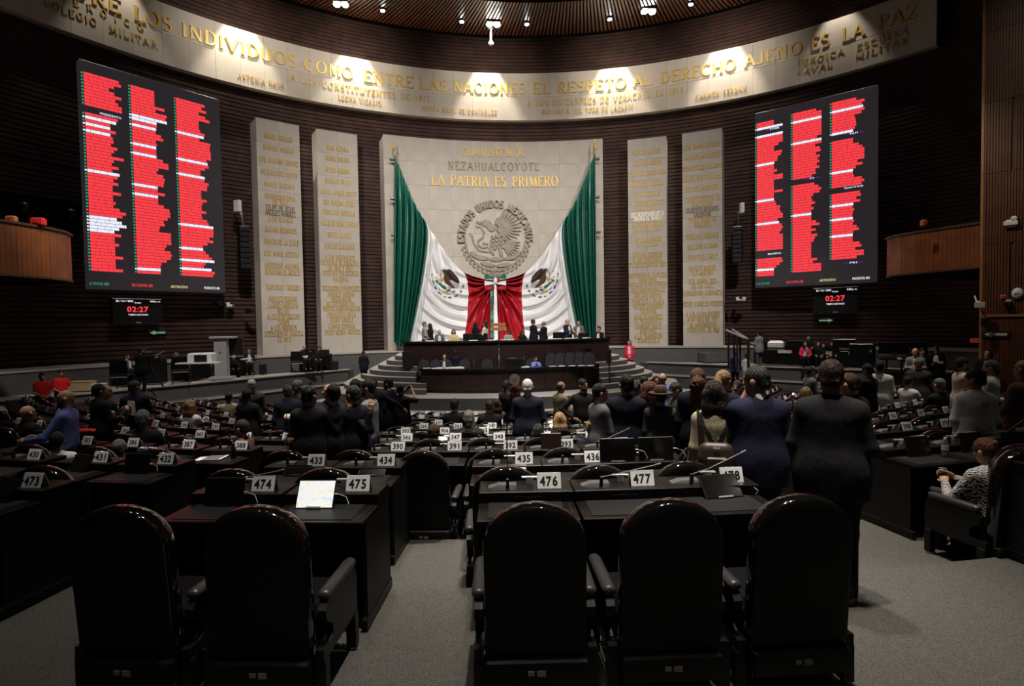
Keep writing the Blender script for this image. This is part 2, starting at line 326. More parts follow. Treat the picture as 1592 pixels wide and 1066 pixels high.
def sans_char(c):
    if c not in _FC:
        cu = bpy.data.curves.new('t', 'FONT'); cu.body = c; cu.size = 1; cu.resolution_u = 2; cu.offset = .032 if c.isdigit() else .012
        o = bpy.data.objects.new('t', cu); COL.objects.link(o); dg = bpy.context.evaluated_depsgraph_get(); dg.update()
        me = bpy.data.meshes.new_from_object(o.evaluated_get(dg))
        V = [tuple(v.co) for v in me.vertices]; F = [tuple(p.vertices) for p in me.polygons]
        wd = (max(v[0] for v in V)+.06) if V else .3
        bpy.data.objects.remove(o); bpy.data.curves.remove(cu); bpy.data.meshes.remove(me); _FC[c] = (V, F, wd)
    return _FC[c]
def sans(mb, t, fn, w, h, center=True):
    """flat sans lettering fitted into width w and height h; fn(u, v) maps metres to the world"""
    cs = [sans_char(c) if c != ' ' else ([], [], .3) for c in t]; W = sum(c[2] for c in cs); k = w/W; kz = h/.72; x = -w/2 if center else 0
    for V, F, wd in cs:
        if V: mb.add([fn(x+p[0]*k, p[1]*kz-(h/2 if center else 0)) for p in V], F)
        x += wd*k
# ================================================================== THE HALL
P0 = (0.0, 17.0)                                     # the seat rows curve round this point under the flag
def row_rc(k): return 25.62-1.48*(k-1)               # radius of the chair backs of row k
STEP = .13
def row_z(k): return 1.88-.183*(k-1) if k < 11 else .05
def seat_pos(r, ph): return (P0[0]+r*math.sin(ph), P0[1]-r*math.cos(ph))
def floor_z(x, y):
    r = math.hypot(x-P0[0], y-P0[1])
    k = math.ceil((25.62+STEP-r)/1.48+1e-9); k = max(-3, k+0)
    return row_z(k) if k < 11 else .0
# stepped carpet floor
mb = MB(); N = 60; A = 1.02
ks = list(range(-4, 11))
def ringpt(r, i, z): a = -A+2*A*i/N; x, y = seat_pos(r, a); return (x, y, z)
prev = None
for k in ks:
    ro = row_rc(k)+(.36 if k == 1 else STEP) if k > -4 else 36; ri = row_rc(k)-1.48+(.36 if k == 0 else STEP); z = row_z(k)
    b = len(mb.v)
    V = []
    for i in range(N+1): V += [ringpt(ro, i, z), ringpt(ri, i, z)]
    mb.add(V, [(i*2, i*2+2, i*2+3, i*2+1) for i in range(N)])
    mb.cur = 1; z2 = row_z(k+1) if k < 10 else 0
    V = []
    for i in range(N+1): V += [ringpt(ri, i, z), ringpt(ri, i, z2)]
    mb.add(V, [(i*2, i*2+2, i*2+3, i*2+1) for i in range(N)]); mb.cur = 0
mb.add([(-24, -2, 0), (24, -2, 0), (24, 24, 0), (-24, 24, 0)], [(0, 1, 2, 3)])
struct(mb.obj('floor', [M['carpet'], M['riser']]), 'speckled grey carpet of the stepped seating floor')
# round brick wall laid in projecting courses
RW = 23.95; NA = 110; CH = .215; NCO = 101
mb = MB(); V = []
prof = []
for c in range(NCO):
    z = c*CH; o = random.uniform(-.012, .012)
    prof += [(RW+.07, z), (RW+.07, z+.05), (RW+o, z+.055), (RW+o, z+CH-.004)]
for i in range(NA+1):
    a = -2.1+4.2*i/NA
    V += [pol(a, r, z) for r, z in prof]
L = len(prof)
F = [(i*L+j, i*L+j+1, (i+1)*L+j+1, (i+1)*L+j) for i in range(NA) for j in range(L-1)]
mb.add(V, F); struct(mb.obj('wall_back', M['brick']), 'dark brick wall curving round the hall in projecting courses')
# ceiling: sloping dark soffit with radial wooden slats
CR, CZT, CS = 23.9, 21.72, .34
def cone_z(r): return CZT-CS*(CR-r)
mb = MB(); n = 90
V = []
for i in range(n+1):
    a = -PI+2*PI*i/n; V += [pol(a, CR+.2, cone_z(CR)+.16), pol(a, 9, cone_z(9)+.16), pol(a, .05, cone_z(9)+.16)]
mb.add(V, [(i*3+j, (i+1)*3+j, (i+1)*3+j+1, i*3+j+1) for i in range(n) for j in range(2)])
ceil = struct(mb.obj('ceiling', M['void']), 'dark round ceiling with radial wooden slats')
sl = MB(); r0, r1 = 14.0, 22.9
sl.add([(-.045, r0, cone_z(r0)-.02), (.045, r0, cone_z(r0)-.02), (.06, r1, cone_z(r1)-.02), (-.06, r1, cone_z(r1)-.02),
        (-.045, r0, cone_z(r0)+.12), (.045, r0, cone_z(r0)+.12), (.06, r1, cone_z(r1)+.12), (-.06, r1, cone_z(r1)+.12)],
       [(3, 2, 1, 0), (4, 5, 6, 7), (0, 1, 5, 4), (1, 2, 6, 5), (2, 3, 7, 6), (3, 0, 4, 7)])
slm = sl.mesh('slat', M['slat'])
for i in range(158):
    link('slat', slm, ceil, rz=-(-.80+1.60*i/157))
# ceiling lamps
def on_cone(px, py, off=.22):
    q = ray(px, py); t = 20.
    while t < 60:
        p = CAM+q*t; r = math.hypot(p[0], p[1])
        if p[2] > cone_z(r)-off: return p
        t += .02
for i, (px, py, nm) in enumerate(((530, 9, 'left'), (767, 40, 'middle'), (1008, 20, 'right'))):
    p = on_cone(px, py, .30); t = tag(empty('ceiling_floodlight', p), {'left': 'bright twin floodlight under the slatted ceiling, the leftmost one', 'middle': 'bright floodlight under the slatted ceiling above the seal', 'right': 'bright twin floodlight under the slatted ceiling, the rightmost one'}[nm], 'lamp', 'floodlights under the ceiling')
    MB().box((0, 0, .16), (.75, .5, .12), bev=.03).obj('housing', M['metal'], t); MB().box((0, 0, .33), (.08, .08, .24)).obj('stem', M['metal'], t)
    for sx in (-.2, .2): MB().ell((sx, 0, .05), (.17, .2, .09)).obj('lit_lens', M['lamp'], t, True)
p = on_cone(763, 46, .2); t = tag(empty('hanging_fitting', p), 'small white fitting hanging from the ceiling below the middle floodlight', 'fitting')
MB().tube([(0, 0, .1), (0, 0, -.55)], .05).obj('rod', M['white'], t); MB().box((0, 0, .1), (.26, .2, .06)).obj('top_plate', M['white'], t); MB().lathe([(.06, -.6), (.14, -.72), (.14, -.8)], 12).obj('lower_cup', M['white'], t, True)
for i, (px, py) in enumerate(((595, 17), (718, 34), (819, 38), (948, 30), (1074, 7))):
    p = on_cone(px, py, .16); t = tag(empty('ceiling_downlight', p), 'small white downlight between ceiling slats, number %s from the left' % ['one', 'two', 'three', 'four', 'five'][i], 'lamp', 'small downlights between the slats')
    MB().lathe([(.13, .02), (.15, 0), (.15, .14), (.05, .18)], 12).obj('trim_ring', M['metal'], t, True); MB().ell((0, 0, 0), (.11, .11, .06)).obj('lit_lens', M['lampsmall'], t, True)
# ------------------------------------------------------------------ stone frieze with the big inscription
RF, ZF0, ZF1, AF = 23.5, 16.52, 19.38, 1.003
fr = struct(MB().arcband(-AF, AF, RF+.03, RW+.1, ZF0+.02, ZF1-.02, 80).obj('trim_1', M['joint']), 'pale stone frieze with gilded inscription running round the wall')
def stone_panels(parent, a0, a1, z0, z1, nc, nr, R, thick=.2, gap=.0035):
    da = (a1-a0)/nc; dz = (z1-z0)/nr; ga = gap/R
    m = MB().arcband(-da/2+ga, da/2-ga, R, R+thick, gap, dz-gap, 3).mesh('stone_panel', M['stone'])
    for i in range(nc):
        for j in range(nr):
            o = link('stone_panel', m, parent, rz=-(a0+da*(i+.5)))
            o.location = (0, 0, z0+dz*j); s = 1+random.uniform(-.00025, .00025); o.scale = (s, s, 1)
stone_panels(fr, -AF, AF, ZF0, ZF1, 40, 2, RF, .25)
TR = RF-.012
def px_text(mb, t, x0, y0, x1, y1, z, h, R, **kw):
    text_cyl(mb, t, 0, z, h, R, a0=oncyl(x0, y0, R)[0], a1=oncyl(x1, y1, R)[0], **kw)
mb = MB()
for t, x0, y0, x1, y1 in (('ENTRE', 62, -14, 187, 10), ('LOS', 208, 12, 267, 34), ('INDIVIDUOS', 283, 40, 460, 96), ('COMO', 473, 98, 548, 112), ('ENTRE', 566, 118, 642, 132), ('LAS', 653, 132, 695, 138), ('NACIONES', 706, 136, 816, 144),
        ('EL', 829, 139, 855, 139), ('RESPETO', 868, 138, 972, 128), ('AL', 985, 126, 1013, 122), ('DERECHO', 1028, 118, 1143, 94), ('AJENO', 1158, 90, 1246, 70), ('ES', 1262, 66, 1290, 59), ('LA', 1310, 52, 1343, 44), ('PAZ', 1366, 38, 1425, 22)):
    px_text(mb, t, x0, y0, x1, y1, 18.12, .64, TR, thick=.165, thin=.08, dep=.035)
mb.obj('large_lettering', M['gold'], fr)
mb = MB()
for t, x0, y0, x1, y1, z, h in (('A LOS CONSTITUYENTES DE 1917', 452, 120, 668, 156, 17.38, .34), ('A LOS DEFENSORES DE VERACRUZ EN 1914', 820, 162, 1062, 136, 17.38, .34),
        ('LEONA VICARIO', 527, 156, 592, 166, 16.86, .26), ('JOSEFA ORTIZ DE DOMINGUEZ', 655, 174, 772, 182, 16.86, .26), ('MARIANA R. DEL TORO DE LAZARIN', 842, 180, 983, 168, 16.86, .26), ('CARMEN SERDAN', 1082, 154, 1160, 138, 16.86, .26), ('ANTONIA NAVA', 370, 122, 441, 138, 16.86, .26),
        ('H E R O I C O', 93, 4, 221, 44, 17.74, .28), ('COLEGIO', 70, 14, 150, 40, 17.22, .30), ('MILITAR', 170, 46, 242, 70, 17.18, .30),
        ('HEROICA', 1240, 96, 1312, 78, 17.5, .28), ('ESCUELA', 1332, 72, 1412, 48, 17.5, .28), ('NAVAL', 1240, 112, 1294, 98, 17.05, .28), ('MILITAR', 1330, 88, 1412, 66, 17.05, .28)):
    px_text(mb, t, x0, y0, x1, y1, z, h, TR, dep=.020, sp=.30, thick=.15, thin=.08)
mb.obj('small_lettering', M['gold'], fr)
# ------------------------------------------------------------------ central stone panel and four name slabs
RS = 22.26
ANG = dict(s_out=.9146, s_in=.6643, c1o=.5887, c1i=.4925, c2o=.4535, c2i=.3548, p=.2901)
pan = tag(MB().arcband(-.289, .289, RS+.03, RS+1.45, 2.54, 14.80, 40).obj('central_stone_panel', M['joint']), 'broad pale stone wall panel with carved seal behind the flags', 'wall panel')
stone_panels(pan, -.2901, .2901, 2.53, 14.82, 10, 9, RS, .25)
mb = MB(); RT2 = RS-.01
def px_line(mb, t, x0, x1, ym, hpx, **kw):
    a0, z0 = oncyl(x0, ym, RT2); a1, z1 = oncyl(x1, ym, RT2); h = hpx*.0385
    text_cyl(mb, t, 0, (z0+z1)/2-h/2, h, RT2, a0=a0, a1=a1, **kw)
px_line(mb, 'CUAUHTEMOC', 718, 817, 237, 11.5, sp=.3, dep=.05); px_line(mb, 'LA PATRIA ES PRIMERO', 671, 867, 280.5, 15, thick=.18, dep=.06)
mb.obj('gilded_lettering', M['gold'], pan)['kind'] = 'stuff'
mb = MB(); px_line(mb, 'NEZAHUALCOYOTL', 697, 838, 258, 12, sp=.3, dep=.05); mb.obj('dark_lettering', M['bronze'], pan)
SLABS = {
 -1: [('MIGUEL HIDALGO', 212, 46), ('MARIANO ABASOLO', 229.5, 50), ('JOSE MARIANO JIMENEZ', 249, 64), ('NICOLAS LOPEZ RAYON', 267.5, 60), ('MANUEL TABOADA', 286, 50), ('ENCARNACION ROSAS', 304.5, 50), ('DE RIO', 313, 24), ('*FELIPE DE JESUS', 321.5, 47), ('*ANGELES RAMIREZ', 329.5, 50), ('JUAN ALVAREZ', 338.5, 40), ('ALDAMA HERMANOS', 355.5, 52), ('IGNACIO DE LA LLAVE', 374.5, 58), ('JOSE MARIA ARTEAGA', 392.5, 58),
      ('UNIVERSIDAD NACIONAL', 411.5, 58), ('AUTONOMA DE MEXICO', 421, 58), ('FRANCISCO I. MADERO', 444.5, 56), ('AQUILES SERDAN', 462.5, 47), ('LAZARO CARDENAS', 472, 50), ('DEL RIO', 481, 20), ('AL EXILIO REPUBLICANO', 490, 54), ('ESPAÑOL'.replace('Ñ', 'N'), 498.5, 19), ('A LOS HEROICOS', 507.5, 43), ('DEFENSORES DE CUAUTLA', 516.5, 64), ('EN 1812', 526, 22)],
 -2: [('JUAN ALDAMA', 229, 36), ('MANUEL DOBLADO', 245, 38), ('PEDRO MORENO', 263, 39), ('NICOLAS BRAVO', 280, 41), ('MIGUEL RAMOS ARIZPE', 298, 57), ('JOSE MARIANO OTERO', 313.5, 50), ('PONCIANO ARRIAGA', 328.5, 52), ('VALENTIN GOMEZ FARIAS', 346, 61), ('BENITO JUAREZ', 363.5, 38), ('IGNACIO ZARAGOZA', 381, 48), ('A LOS DEFENSORES', 398.5, 48), ('DE PUEBLA DE ZARAGOZA', 406.5, 60), ('EN 1862 Y 1863', 414.5, 39), ('INSTITUTO POLITECNICO', 422.5, 58), ('NACIONAL', 432, 24),
      ('BELISARIO DOMINGUEZ', 446, 60), ('ANGELES SERDAN', 455, 43), ('COLEGIO MILITAR', 463.5, 32), ('BICENTENARIO DEL', 470.5, 46), ('HEROICO COLEGIO MILITAR', 477.5, 60), ('FRANCISCO VILLA', 487, 46), ('PEDRO VARELA', 495, 37), ('GENARO ESTRADA', 505, 44), ('JUSTO SIERRA MENDEZ', 514, 58)],
 2: [('IGNACIO ALLENDE', 236.5, 44), ('LEONARDO BRAVO', 253, 44), ('FRANCISCO JAVIER MINA', 269, 60), ('GUADALUPE VICTORIA', 285.5, 54), ('VICTOR ROSALES', 301, 41), ('A LOS CONSTITUYENTES', 315.5, 55), ('DE 1857', 323.5, 20), ('+2021 BICENTENARIO DE LA', 333, 53), ('+ARMADA DE MEXICO', 339.5, 44), ('A LOS NIÑOS HEROES'.replace('Ñ', 'N'), 348, 52), ('DE CHAPULTEPEC', 356, 43), ('JUAN DE LA BARRERA', 371.5, 44), ('DE GUERRA', 379.5, 34), ('MARIANO ESCOBEDO', 396, 48), ('A LOS VENCEDORES', 403.5, 47), ('EN QUERETARO EN 1867', 411.5, 58),
      ('DEFENSORES DE LA PATRIA', 427.5, 59), ('1846-1848', 435, 27), ('BATALLON DE SAN PATRICIO', 441.5, 59), ('BELISARIO DOMINGUEZ', 450.5, 55), ('EMILIANO ZAPATA', 459.5, 43), ('FRANCISCO J. MUJICA', 468, 52), ('VICENTE LOMBARDO', 476, 49), ('TOLEDANO', 483.5, 25), ('IGNACIO RAMIREZ', 492.5, 46), ('"EL NIGROMANTE"', 498.5, 46), ('LEANDRO VALLE', 507, 42), ('MARTINEZ', 513.5, 27), ('A LA TRANSICIÓN', 522, 45), ('DEMOCRATICA', 529, 36)],
 1: [('JOSE MARIA MORELOS', 226.5, 55), ('MARIANO MATAMOROS', 243, 55), ('HERMENEGILDO GALEANA', 259.5, 63), ('ANDRES QUINTANA ROO', 276.5, 61), ('VICENTE GUERRERO', 292.5, 50), ('CONSTITUYENTES DE', 308.5, 55), ('APATZINGAN', 317, 32), ('*GILBERTO BOSQUES', 325.5, 51), ('*SALDIVAR', 333, 27), ('PEDRO SAINZ DE', 341, 43), ('BARANDA', 349, 25), ('PONCIANO ARRIAGA', 366.5, 50), ('MELCHOR OCAMPO', 382.5, 47), ('FRANCISCO ZARCO', 399, 46), ('IGNACIO MANUEL', 416.5, 43), ('ALTAMIRANO', 424, 32), ('SOR JUANA INES', 436.5, 44), ('DE LA CRUZ', 444, 33), ('VENUSTIANO CARRANZA', 455, 60),
      ('FELIPE CARRILLO PUERTO', 472, 62), ('A LOS LEGISLADORES', 488, 53), ('MARTIRES DE 1952', 496, 48), ('AL MOVIMIENTO', 505, 41), ('ESTUDIANTIL DE 1968', 513, 51)]}
for s in (-1, -2, 2, 1):
    sg = 1 if s > 0 else -1; o_, i_ = ANG['c%do' % abs(s)], ANG['c%di' % abs(s)]
    a0, a1 = sorted((sg*o_, sg*i_)); ac = (a0+a1)/2
    c = tag(MB().arcband(a0+.001, a1-.001, RS+.03, RS+1.1, 2.52, 14.59, 4).obj('name_slab', M['stone']),
            'tall pale stone slab of gilded names, %s' % {-1: 'nearest the left red board', -2: 'between the outer left slab and the flag panel', 2: 'just right of the flag panel', 1: 'nearest the right red board'}[s], 'wall slab', 'name slabs')
    stone_panels(c, a0, a1, 2.51, 14.61, 2, 10, RS, .25)
    B = {'': MB(), '*': MB(), '+': MB()}
    # pixel column of the slab at a given height, for line lengths
    for t, y, wpx in SLABS[s]:
        k = t[0] if t[0] in '*+' else ''; t = t[len(k):]
        px = 433 if s == -1 else 525 if s == -2 else 1006 if s == 2 else 1093
        px += (y-370)*.022 if s < 0 else (y-370)*.006
        yy = y+(0 if s > 0 else 2)
        z = oncyl(px, yy, RT2)[1]; wa = wpx/62*(a1-a0) if s > 0 else wpx/66*(a1-a0)
        if s == -1: wa *= .93
        text_cyl(B[k], t, ac, z-.13, .26, RT2, width_ang=min(wa, (a1-a0)*.985), sp=.16, thick=.19, thin=.075, dep=.03)
    B[''].obj('gilded_lettering', M['gold'], c)
    if B['*'].v: B['*'].obj('dark_lettering', M['bronze'], c)
    if B['+'].v: B['+'].obj('pale_lettering', M['newletter'], c)
# ------------------------------------------------------------------ carved seal on the central panel
SA, SZ = oncyl(770, 371, RS); SM = .0388               # one photograph pixel on the panel, in metres
def sealp(u, v, w): return pol(SA+u*SM/RS, RS-.004-w, SZ+v*SM)
mb = MB(); t = 'ESTADOS UNIDOS MEXICANOS'; W = text_width(t, .2); ang0, ang1 = math.radians(187), math.radians(-6); x = 0
for ch in t:
    wd = GL.get(ch, GL[' '])[0]; th = ang0+(ang1-ang0)*(x+wd/2)/W
    def fn(u, v, w, th=th, wd=wd):
        r = 47.5+v*10.5; q = (u-wd/2)*9.2
        return sealp(r*math.cos(th)+q*math.sin(th), r*math.sin(th)-q*math.cos(th), w)
    glyph(mb, ch, fn, .26, .17, .20); x += wd+.2
mb.obj('seal_lettering', M['sealstone'], pan)
def relief(mb, pts, r, wz=.05):                        # a raised carved line
    V = [sealp(u, v, wz*.2) for u, v in pts]; mb.tube(V, [r*SM*1.0]*len(V), 6)
def leafp(mb, u, v, ang, l, wd, hgt=.13):              # a raised carved feather or leaf
    ca, sa = math.cos(math.radians(ang)), math.sin(math.radians(ang))
    ring = [(math.cos(q)*l/2, math.sin(q)*wd/2) for q in [2*PI*i/10 for i in range(10)]]
    B0 = [sealp(u+a*ca-b*sa, v+a*sa+b*ca, 0) for a, b in ring]; B1 = [sealp(u+.75*(a*ca-b*sa), v+.75*(a*sa+b*ca), hgt*.8) for a, b in ring]
    mb.add(B0+B1+[sealp(u, v, hgt)], [(i, (i+1) % 10, 10+(i+1) % 10, 10+i) for i in range(10)]+[(10+i, 10+(i+1) % 10, 20) for i in range(10)])
mb = MB()
for i in range(12):                                    # wing feathers, fanning from the shoulder
    f = i/11; a = 62-112*f; L_ = 30+6*math.sin(PI*f); r_ = 8+L_/2
    leafp(mb, -1+r_*math.cos(math.radians(a)), 17+.80*r_*math.sin(math.radians(a)), a, L_, 4.6, .14)
for i in range(9):
    f = i/8; a = 70-115*f; leafp(mb, -1+11*math.cos(math.radians(a)), 17+10*math.sin(math.radians(a)), a, 14, 5, .17)
for r_ in range(4):                                    # breast feathers
    for c_ in range(4): leafp(mb, -4+c_*6-r_*1.0, 2-r_*6+c_*1.2, -70, 8, 5.2)
for i in range(7): a = -62+i*9; leafp(mb, 8+19*math.cos(math.radians(a)), -2+19*math.sin(math.radians(a)), a, 27, 4.6)      # tail
leafp(mb, -14, 23, 15, 15, 12, .13); leafp(mb, -7, 17, -40, 18, 13, .12)   # head and neck
leafp(mb, -23, 24, 200, 9, 5, .13)                      # beak
leafp(mb, -6, -20, -60, 16, 6); leafp(mb, 8, -22, -75, 16, 6)               # legs
mb.obj('seal_eagle', M['sealstone'], pan)
mb = MB()
relief(mb, [(-22, 22), (-28, 26), (-31, 22), (-28, 17), (-23, 18), (-17, 10), (-19, 2), (-27, -4), (-27, -10), (-20, -14), (-12, -13), (-12, -8), (-20, -7)], 2.1)
relief(mb, [(-40, 8), (-36, 4), (-33, -8), (-26, -18), (-14, -20), (-4, -20)], 2.1)
mb.obj('seal_serpent', M['sealstone'], pan)
mb = MB()
for u, v, l, wd, a in ((-22, -30, 26, 9, -8), (2, -32, 26, 9, 2), (24, -30, 24, 8, 10), (-12, -40, 26, 8, -10), (12, -41, 26, 8, 6), (34, -24, 16, 8, 35), (-34, -25, 14, 9, -30), (0, -48, 30, 7, 0)): leafp(mb, u, v, a, l, wd)
for i in range(19):
    a = 192+i*(156/18)
    for dr, da in ((45, 0), (50, 3)):
        th = math.radians(a+da); leafp(mb, dr*1.05*math.cos(th), dr*1.05*math.sin(th)-2, a+(60 if i < 9 else 120), 9, 4.2)
for s_ in (-1, 1): relief(mb, [(0, -54), (s_*8, -50), (s_*12, -55), (s_*6, -58), (0, -55)], 1.5); relief(mb, [(0, -55), (s_*4, -62)], 1.5)
mb.obj('seal_wreath', M['sealstone'], pan)
# ------------------------------------------------------------------ draped flags
RFL = 21.5
def bez(pts, t):
    xs = [p[0] for p in pts]; n = len(pts)
    # Catmull-Rom through points with parameter p[2]
    for i in range(n-1):
        if t <= pts[i+1][2] or i == n-2: break
    p0, p1, p2, p3 = pts[max(i-1, 0)], pts[i], pts[i+1], pts[min(i+2, n-1)]; f = (t-p1[2])/(p2[2]-p1[2]); f = max(0, min(1, f))
    def h(k):
        m1 = (p2[k]-p0[k])/max(1e-6, p2[2]-p0[2])*(p2[2]-p1[2]); m2 = (p3[k]-p1[k])/max(1e-6, p3[2]-p1[2])*(p2[2]-p1[2])
        return (2*f**3-3*f*f+1)*p1[k]+(f**3-2*f*f+f)*m1+(-2*f**3+3*f*f)*p2[k]+(f**3-f*f)*m2
    return h(0), h(1)
TOP = [(613.5, 241, 0), (630, 283, .11), (645, 317, .22), (660, 344, .333), (682, 377, .46), (702, 405, .57), (722, 424, .667), (748, 433, .84), (769, 436, 1)]
BOT = [(611.5, 528, 0), (619, 539, .10), (628, 536, .22), (638, 532, .333), (668, 533, .46), (698, 534, .57), (721, 533, .667), (745, 534, .84), (767, 534, 1)]
MIDR = [(611.5, 385, 0), (630, 390, .11), (646, 392, .22), (663, 395, .333), (683, 420, .46), (706, 446, .57), (728, 462, .667), (747, 478, .84), (767, 482, 1)]
EM = (697, 441)                                        # emblem centre on the left flag
def poly_in(poly, x, y):
    c = np.zeros(x.shape, bool); n = len(poly)
    for i in range(n):
        x0, y0 = poly[i]; x1, y1 = poly[(i+1) % n]
        if y0 == y1: continue
        c ^= ((y0 > y) != (y1 > y)) & (x < (x1-x0)*(y-y0)/(y1-y0)+x0)
    return c
def E(*p): return [(660+a*.0754, 390+b*.0754) for a, b in p]     # emblem outlines, as read off the left flag
def EL(cx, cy, rx, ry, rot=0):
    r = math.radians(rot); return E(*[(cx+rx*math.cos(q)*math.cos(r)-ry*math.sin(q)*math.sin(r), cy+rx*math.cos(q)*math.sin(r)+ry*math.sin(q)*math.cos(r)) for q in [2*PI*i/12 for i in range(12)]])
EMB = [(9, E((525, 610), (690, 660), (715, 690), (690, 790), (640, 770))),
 (3, E((360, 380), (420, 375), (470, 440), (520, 520), (560, 600), (520, 620), (600, 720), (645, 775), (560, 770), (470, 700), (410, 660), (390, 560), (400, 480), (375, 430))),
 (4, E((440, 378), (520, 385), (600, 440), (680, 530), (712, 630), (705, 690), (640, 650), (560, 610), (520, 560), (480, 470))),
 (5, E((330, 410), (375, 400), (395, 440), (360, 450))), (5, EL(355, 600, 45, 42)), (5, EL(250, 440, 22, 12)), (5, E((315, 455), (335, 450), (330, 520), (345, 560), (320, 560), (305, 500))), (5, EL(230, 555, 24, 14, 40)), (5, EL(510, 765, 45, 22, 10)),
 (6, EL(250, 630, 36, 26, 40)), (6, EL(320, 690, 60, 24, 35)), (6, EL(395, 750, 60, 30, 30)), (6, EL(490, 815, 50, 20, -10)), (6, EL(590, 840, 40, 20, -15)), (8, EL(310, 800, 42, 20, 40)), (8, EL(510, 890, 22, 18)), (8, EL(450, 815, 14, 14)),
 (5, E((355, 810), (490, 850), (480, 910), (345, 860))), (9, EL(285, 600, 30, 22, 20)), (9, EL(330, 660, 30, 14, 30))]
for cx, cy, rx, ry, ro in ((150, 490, 24, 15, -60), (145, 545, 20, 12, 70), (165, 640, 38, 16, 70), (185, 690, 22, 12, 50), (220, 765, 44, 20, 60), (300, 875, 50, 20, 38), (415, 950, 36, 16, 20), (520, 960, 46, 22, 5), (650, 930, 44, 22, -28), (745, 840, 34, 24, -70), (792, 730, 32, 20, -80)):
    EMB += [(7, EL(cx, cy, rx, ry, ro)), (6, EL(cx, cy+2, rx*.55, ry*.6, ro))]
FM = [M['green'], M['flagwhite'], M['red'], M['brown'], M['brown2'], M['egold'], M['egreen'], M['ebrown'], M['eblue'], M['egrey']]
def flag(mirror):
    NU, NV = 300, 190
    U = np.linspace(0, 1, NU+1); T = np.array([bez(TOP, u) for u in U]); B = np.array([bez(BOT, u) for u in U]); Mi = np.array([bez(MIDR, u) for u in U])
    V = np.linspace(0, 1, NV+1)
    X = np.zeros((NU+1, NV+1)); Y = X.copy()
    c1 = 2*Mi-.5*(T+B)                                  # quadratic through the mid curve
    for k, Z in ((0, X), (1, Y)): Z[:] = ((1-V)**2)[None]*T[:, k:k+1]+(2*V*(1-V))[None]*c1[:, k:k+1]+(V**2)[None]*B[:, k:k+1]
    uu, vv = np.meshgrid(U, V, indexing='ij')
    # folds: pleats fanning from the pole in the green, swags in the white and red
    g = np.clip(1-uu/.36, 0, 1)**.5
    pl = np.sin(uu*2*PI*19+1.2*np.sin(uu*23)+.5)+.45*np.sin(uu*2*PI*33+vv*1.5)
    d = .30*np.clip(vv*4, .25, 1)*np.clip((.40-uu)*9, 0, 1)*pl
    dw = np.hypot(X-738, (Y-392)*.92); aw = np.arctan2(Y-392, 738-X)
    sw = np.sin(dw*2*PI/15+.9*np.sin(aw*5)+.35*np.sin(dw*.05))+.35*np.sin(dw*2*PI/9.2+aw*7)
    d += .17*np.clip((uu-.34)*14, 0, 1)*np.clip((.69-uu)*16, 0, 1)*np.clip(vv*4, .15, 1)*(.35+.65*np.clip(np.abs(np.hypot(X-697, Y-441)-8)/26, 0, 1))*sw
    dist = np.hypot((1-uu)*115, vv*92+1); ang = np.arctan2(vv*92+1, (1-uu)*115+.5)
    rd = np.sin(ang*26+1.2*np.sin(dist*.06))+.5*np.sin(ang*47+dist*.03)
    d += .20*np.clip((uu-.655)*24, 0, 1)*np.clip(dist/22, .15, 1)*rd
    d += .10*np.sin(PI*np.clip(vv, 0, 1))*np.clip(uu*8, 0, 1)
    px = X if not mirror else 2*769.5-X; py = Y-(0 if not mirror else (X-613)*0)
    if mirror:
        # the right half hangs from its own pole: scale to the measured width and height
        px = 769.5+(769.5-X)*(925-769.5)/(769.5-613.5)*1.0; py = Y-(769.5-X)/156*7.0*np.clip(1-(Y-242)/400, .3, 1)*.6-.0
    VV = np.zeros(((NU+1)*(NV+1), 3))
    q = FW[None, None]+RT[None, None]*((px-796)/F_PX)[..., None]-UP[None, None]*((py-533)/F_PX)[..., None]
    a = q[..., 0]**2+q[..., 1]**2; b = CAM[0]*q[..., 0]+CAM[1]*q[..., 1]; c = CAM[0]**2+CAM[1]**2-RFL**2
    t = (-b+np.sqrt(b*b-a*c))/a; P = CAM[None, None]+q*t[..., None]
    th = np.arctan2(P[..., 0], P[..., 1]); R = RFL-d
    VV[:, 0] = (R*np.sin(th)).ravel(); VV[:, 1] = (R*np.cos(th)).ravel(); VV[:, 2] = P[..., 2].ravel()
    i, j = np.meshgrid(np.arange(NU), np.arange(NV), indexing='ij'); k = (i*(NV+1)+j).ravel()
    F = np.stack([k, k+1, k+NV+2, k+NV+1], 1)
    if mirror: F = F[:, ::-1]
    # NaN-free printing: colours by stripe and by emblem outline
    cx = (X[:-1, :-1]+X[1:, 1:]).ravel()/2; cy = (Y[:-1, :-1]+Y[1:, 1:]).ravel()/2; cu = (uu[:-1, :-1]+uu[1:, 1:]).ravel()/2
    mi = np.where(cu < .333, 0, np.where(cu < .667, 1, 2)).astype(np.int32)
    for m_, poly in EMB: mi[poly_in(poly, cx, cy) & (mi >= 1)] = m_
    me = np_mesh('cloth', VV, F, FM); me.polygons.foreach_set('material_index', mi)
    return me
for mir in (False, True):
    fx = 613 if not mir else 925
    a_, z_ = oncyl(fx, 242, RFL); root = tag(empty('draped_flag', pol(a_, RFL, z_)), 'green white red flag with eagle emblem draped over the %s half of stone panel' % ('left' if not mir else 'right'), 'flag', 'the two draped flags')
    o = link('cloth', flag(mir), root); o.matrix_parent_inverse = Matrix.Translation(root.location).inverted()
    MB().tube([(0, 0, -.05), (0, 0, .32)], .035).obj('pole_tip', M['gold'], root, True); MB().lathe([(.03, .3), (.10, .38), (.10, .46), (.05, .55), (.03, .62), (.055, .72), (.01, .92)], 12).obj('gilded_finial', M['gold'], root, True)
    for dz in (-.15, -2.35, -4.4):
        MB().box((-.14 if not mir else .14, .12, dz), (.28, .36, .10)).obj('wall_bracket', M['metal'], root)
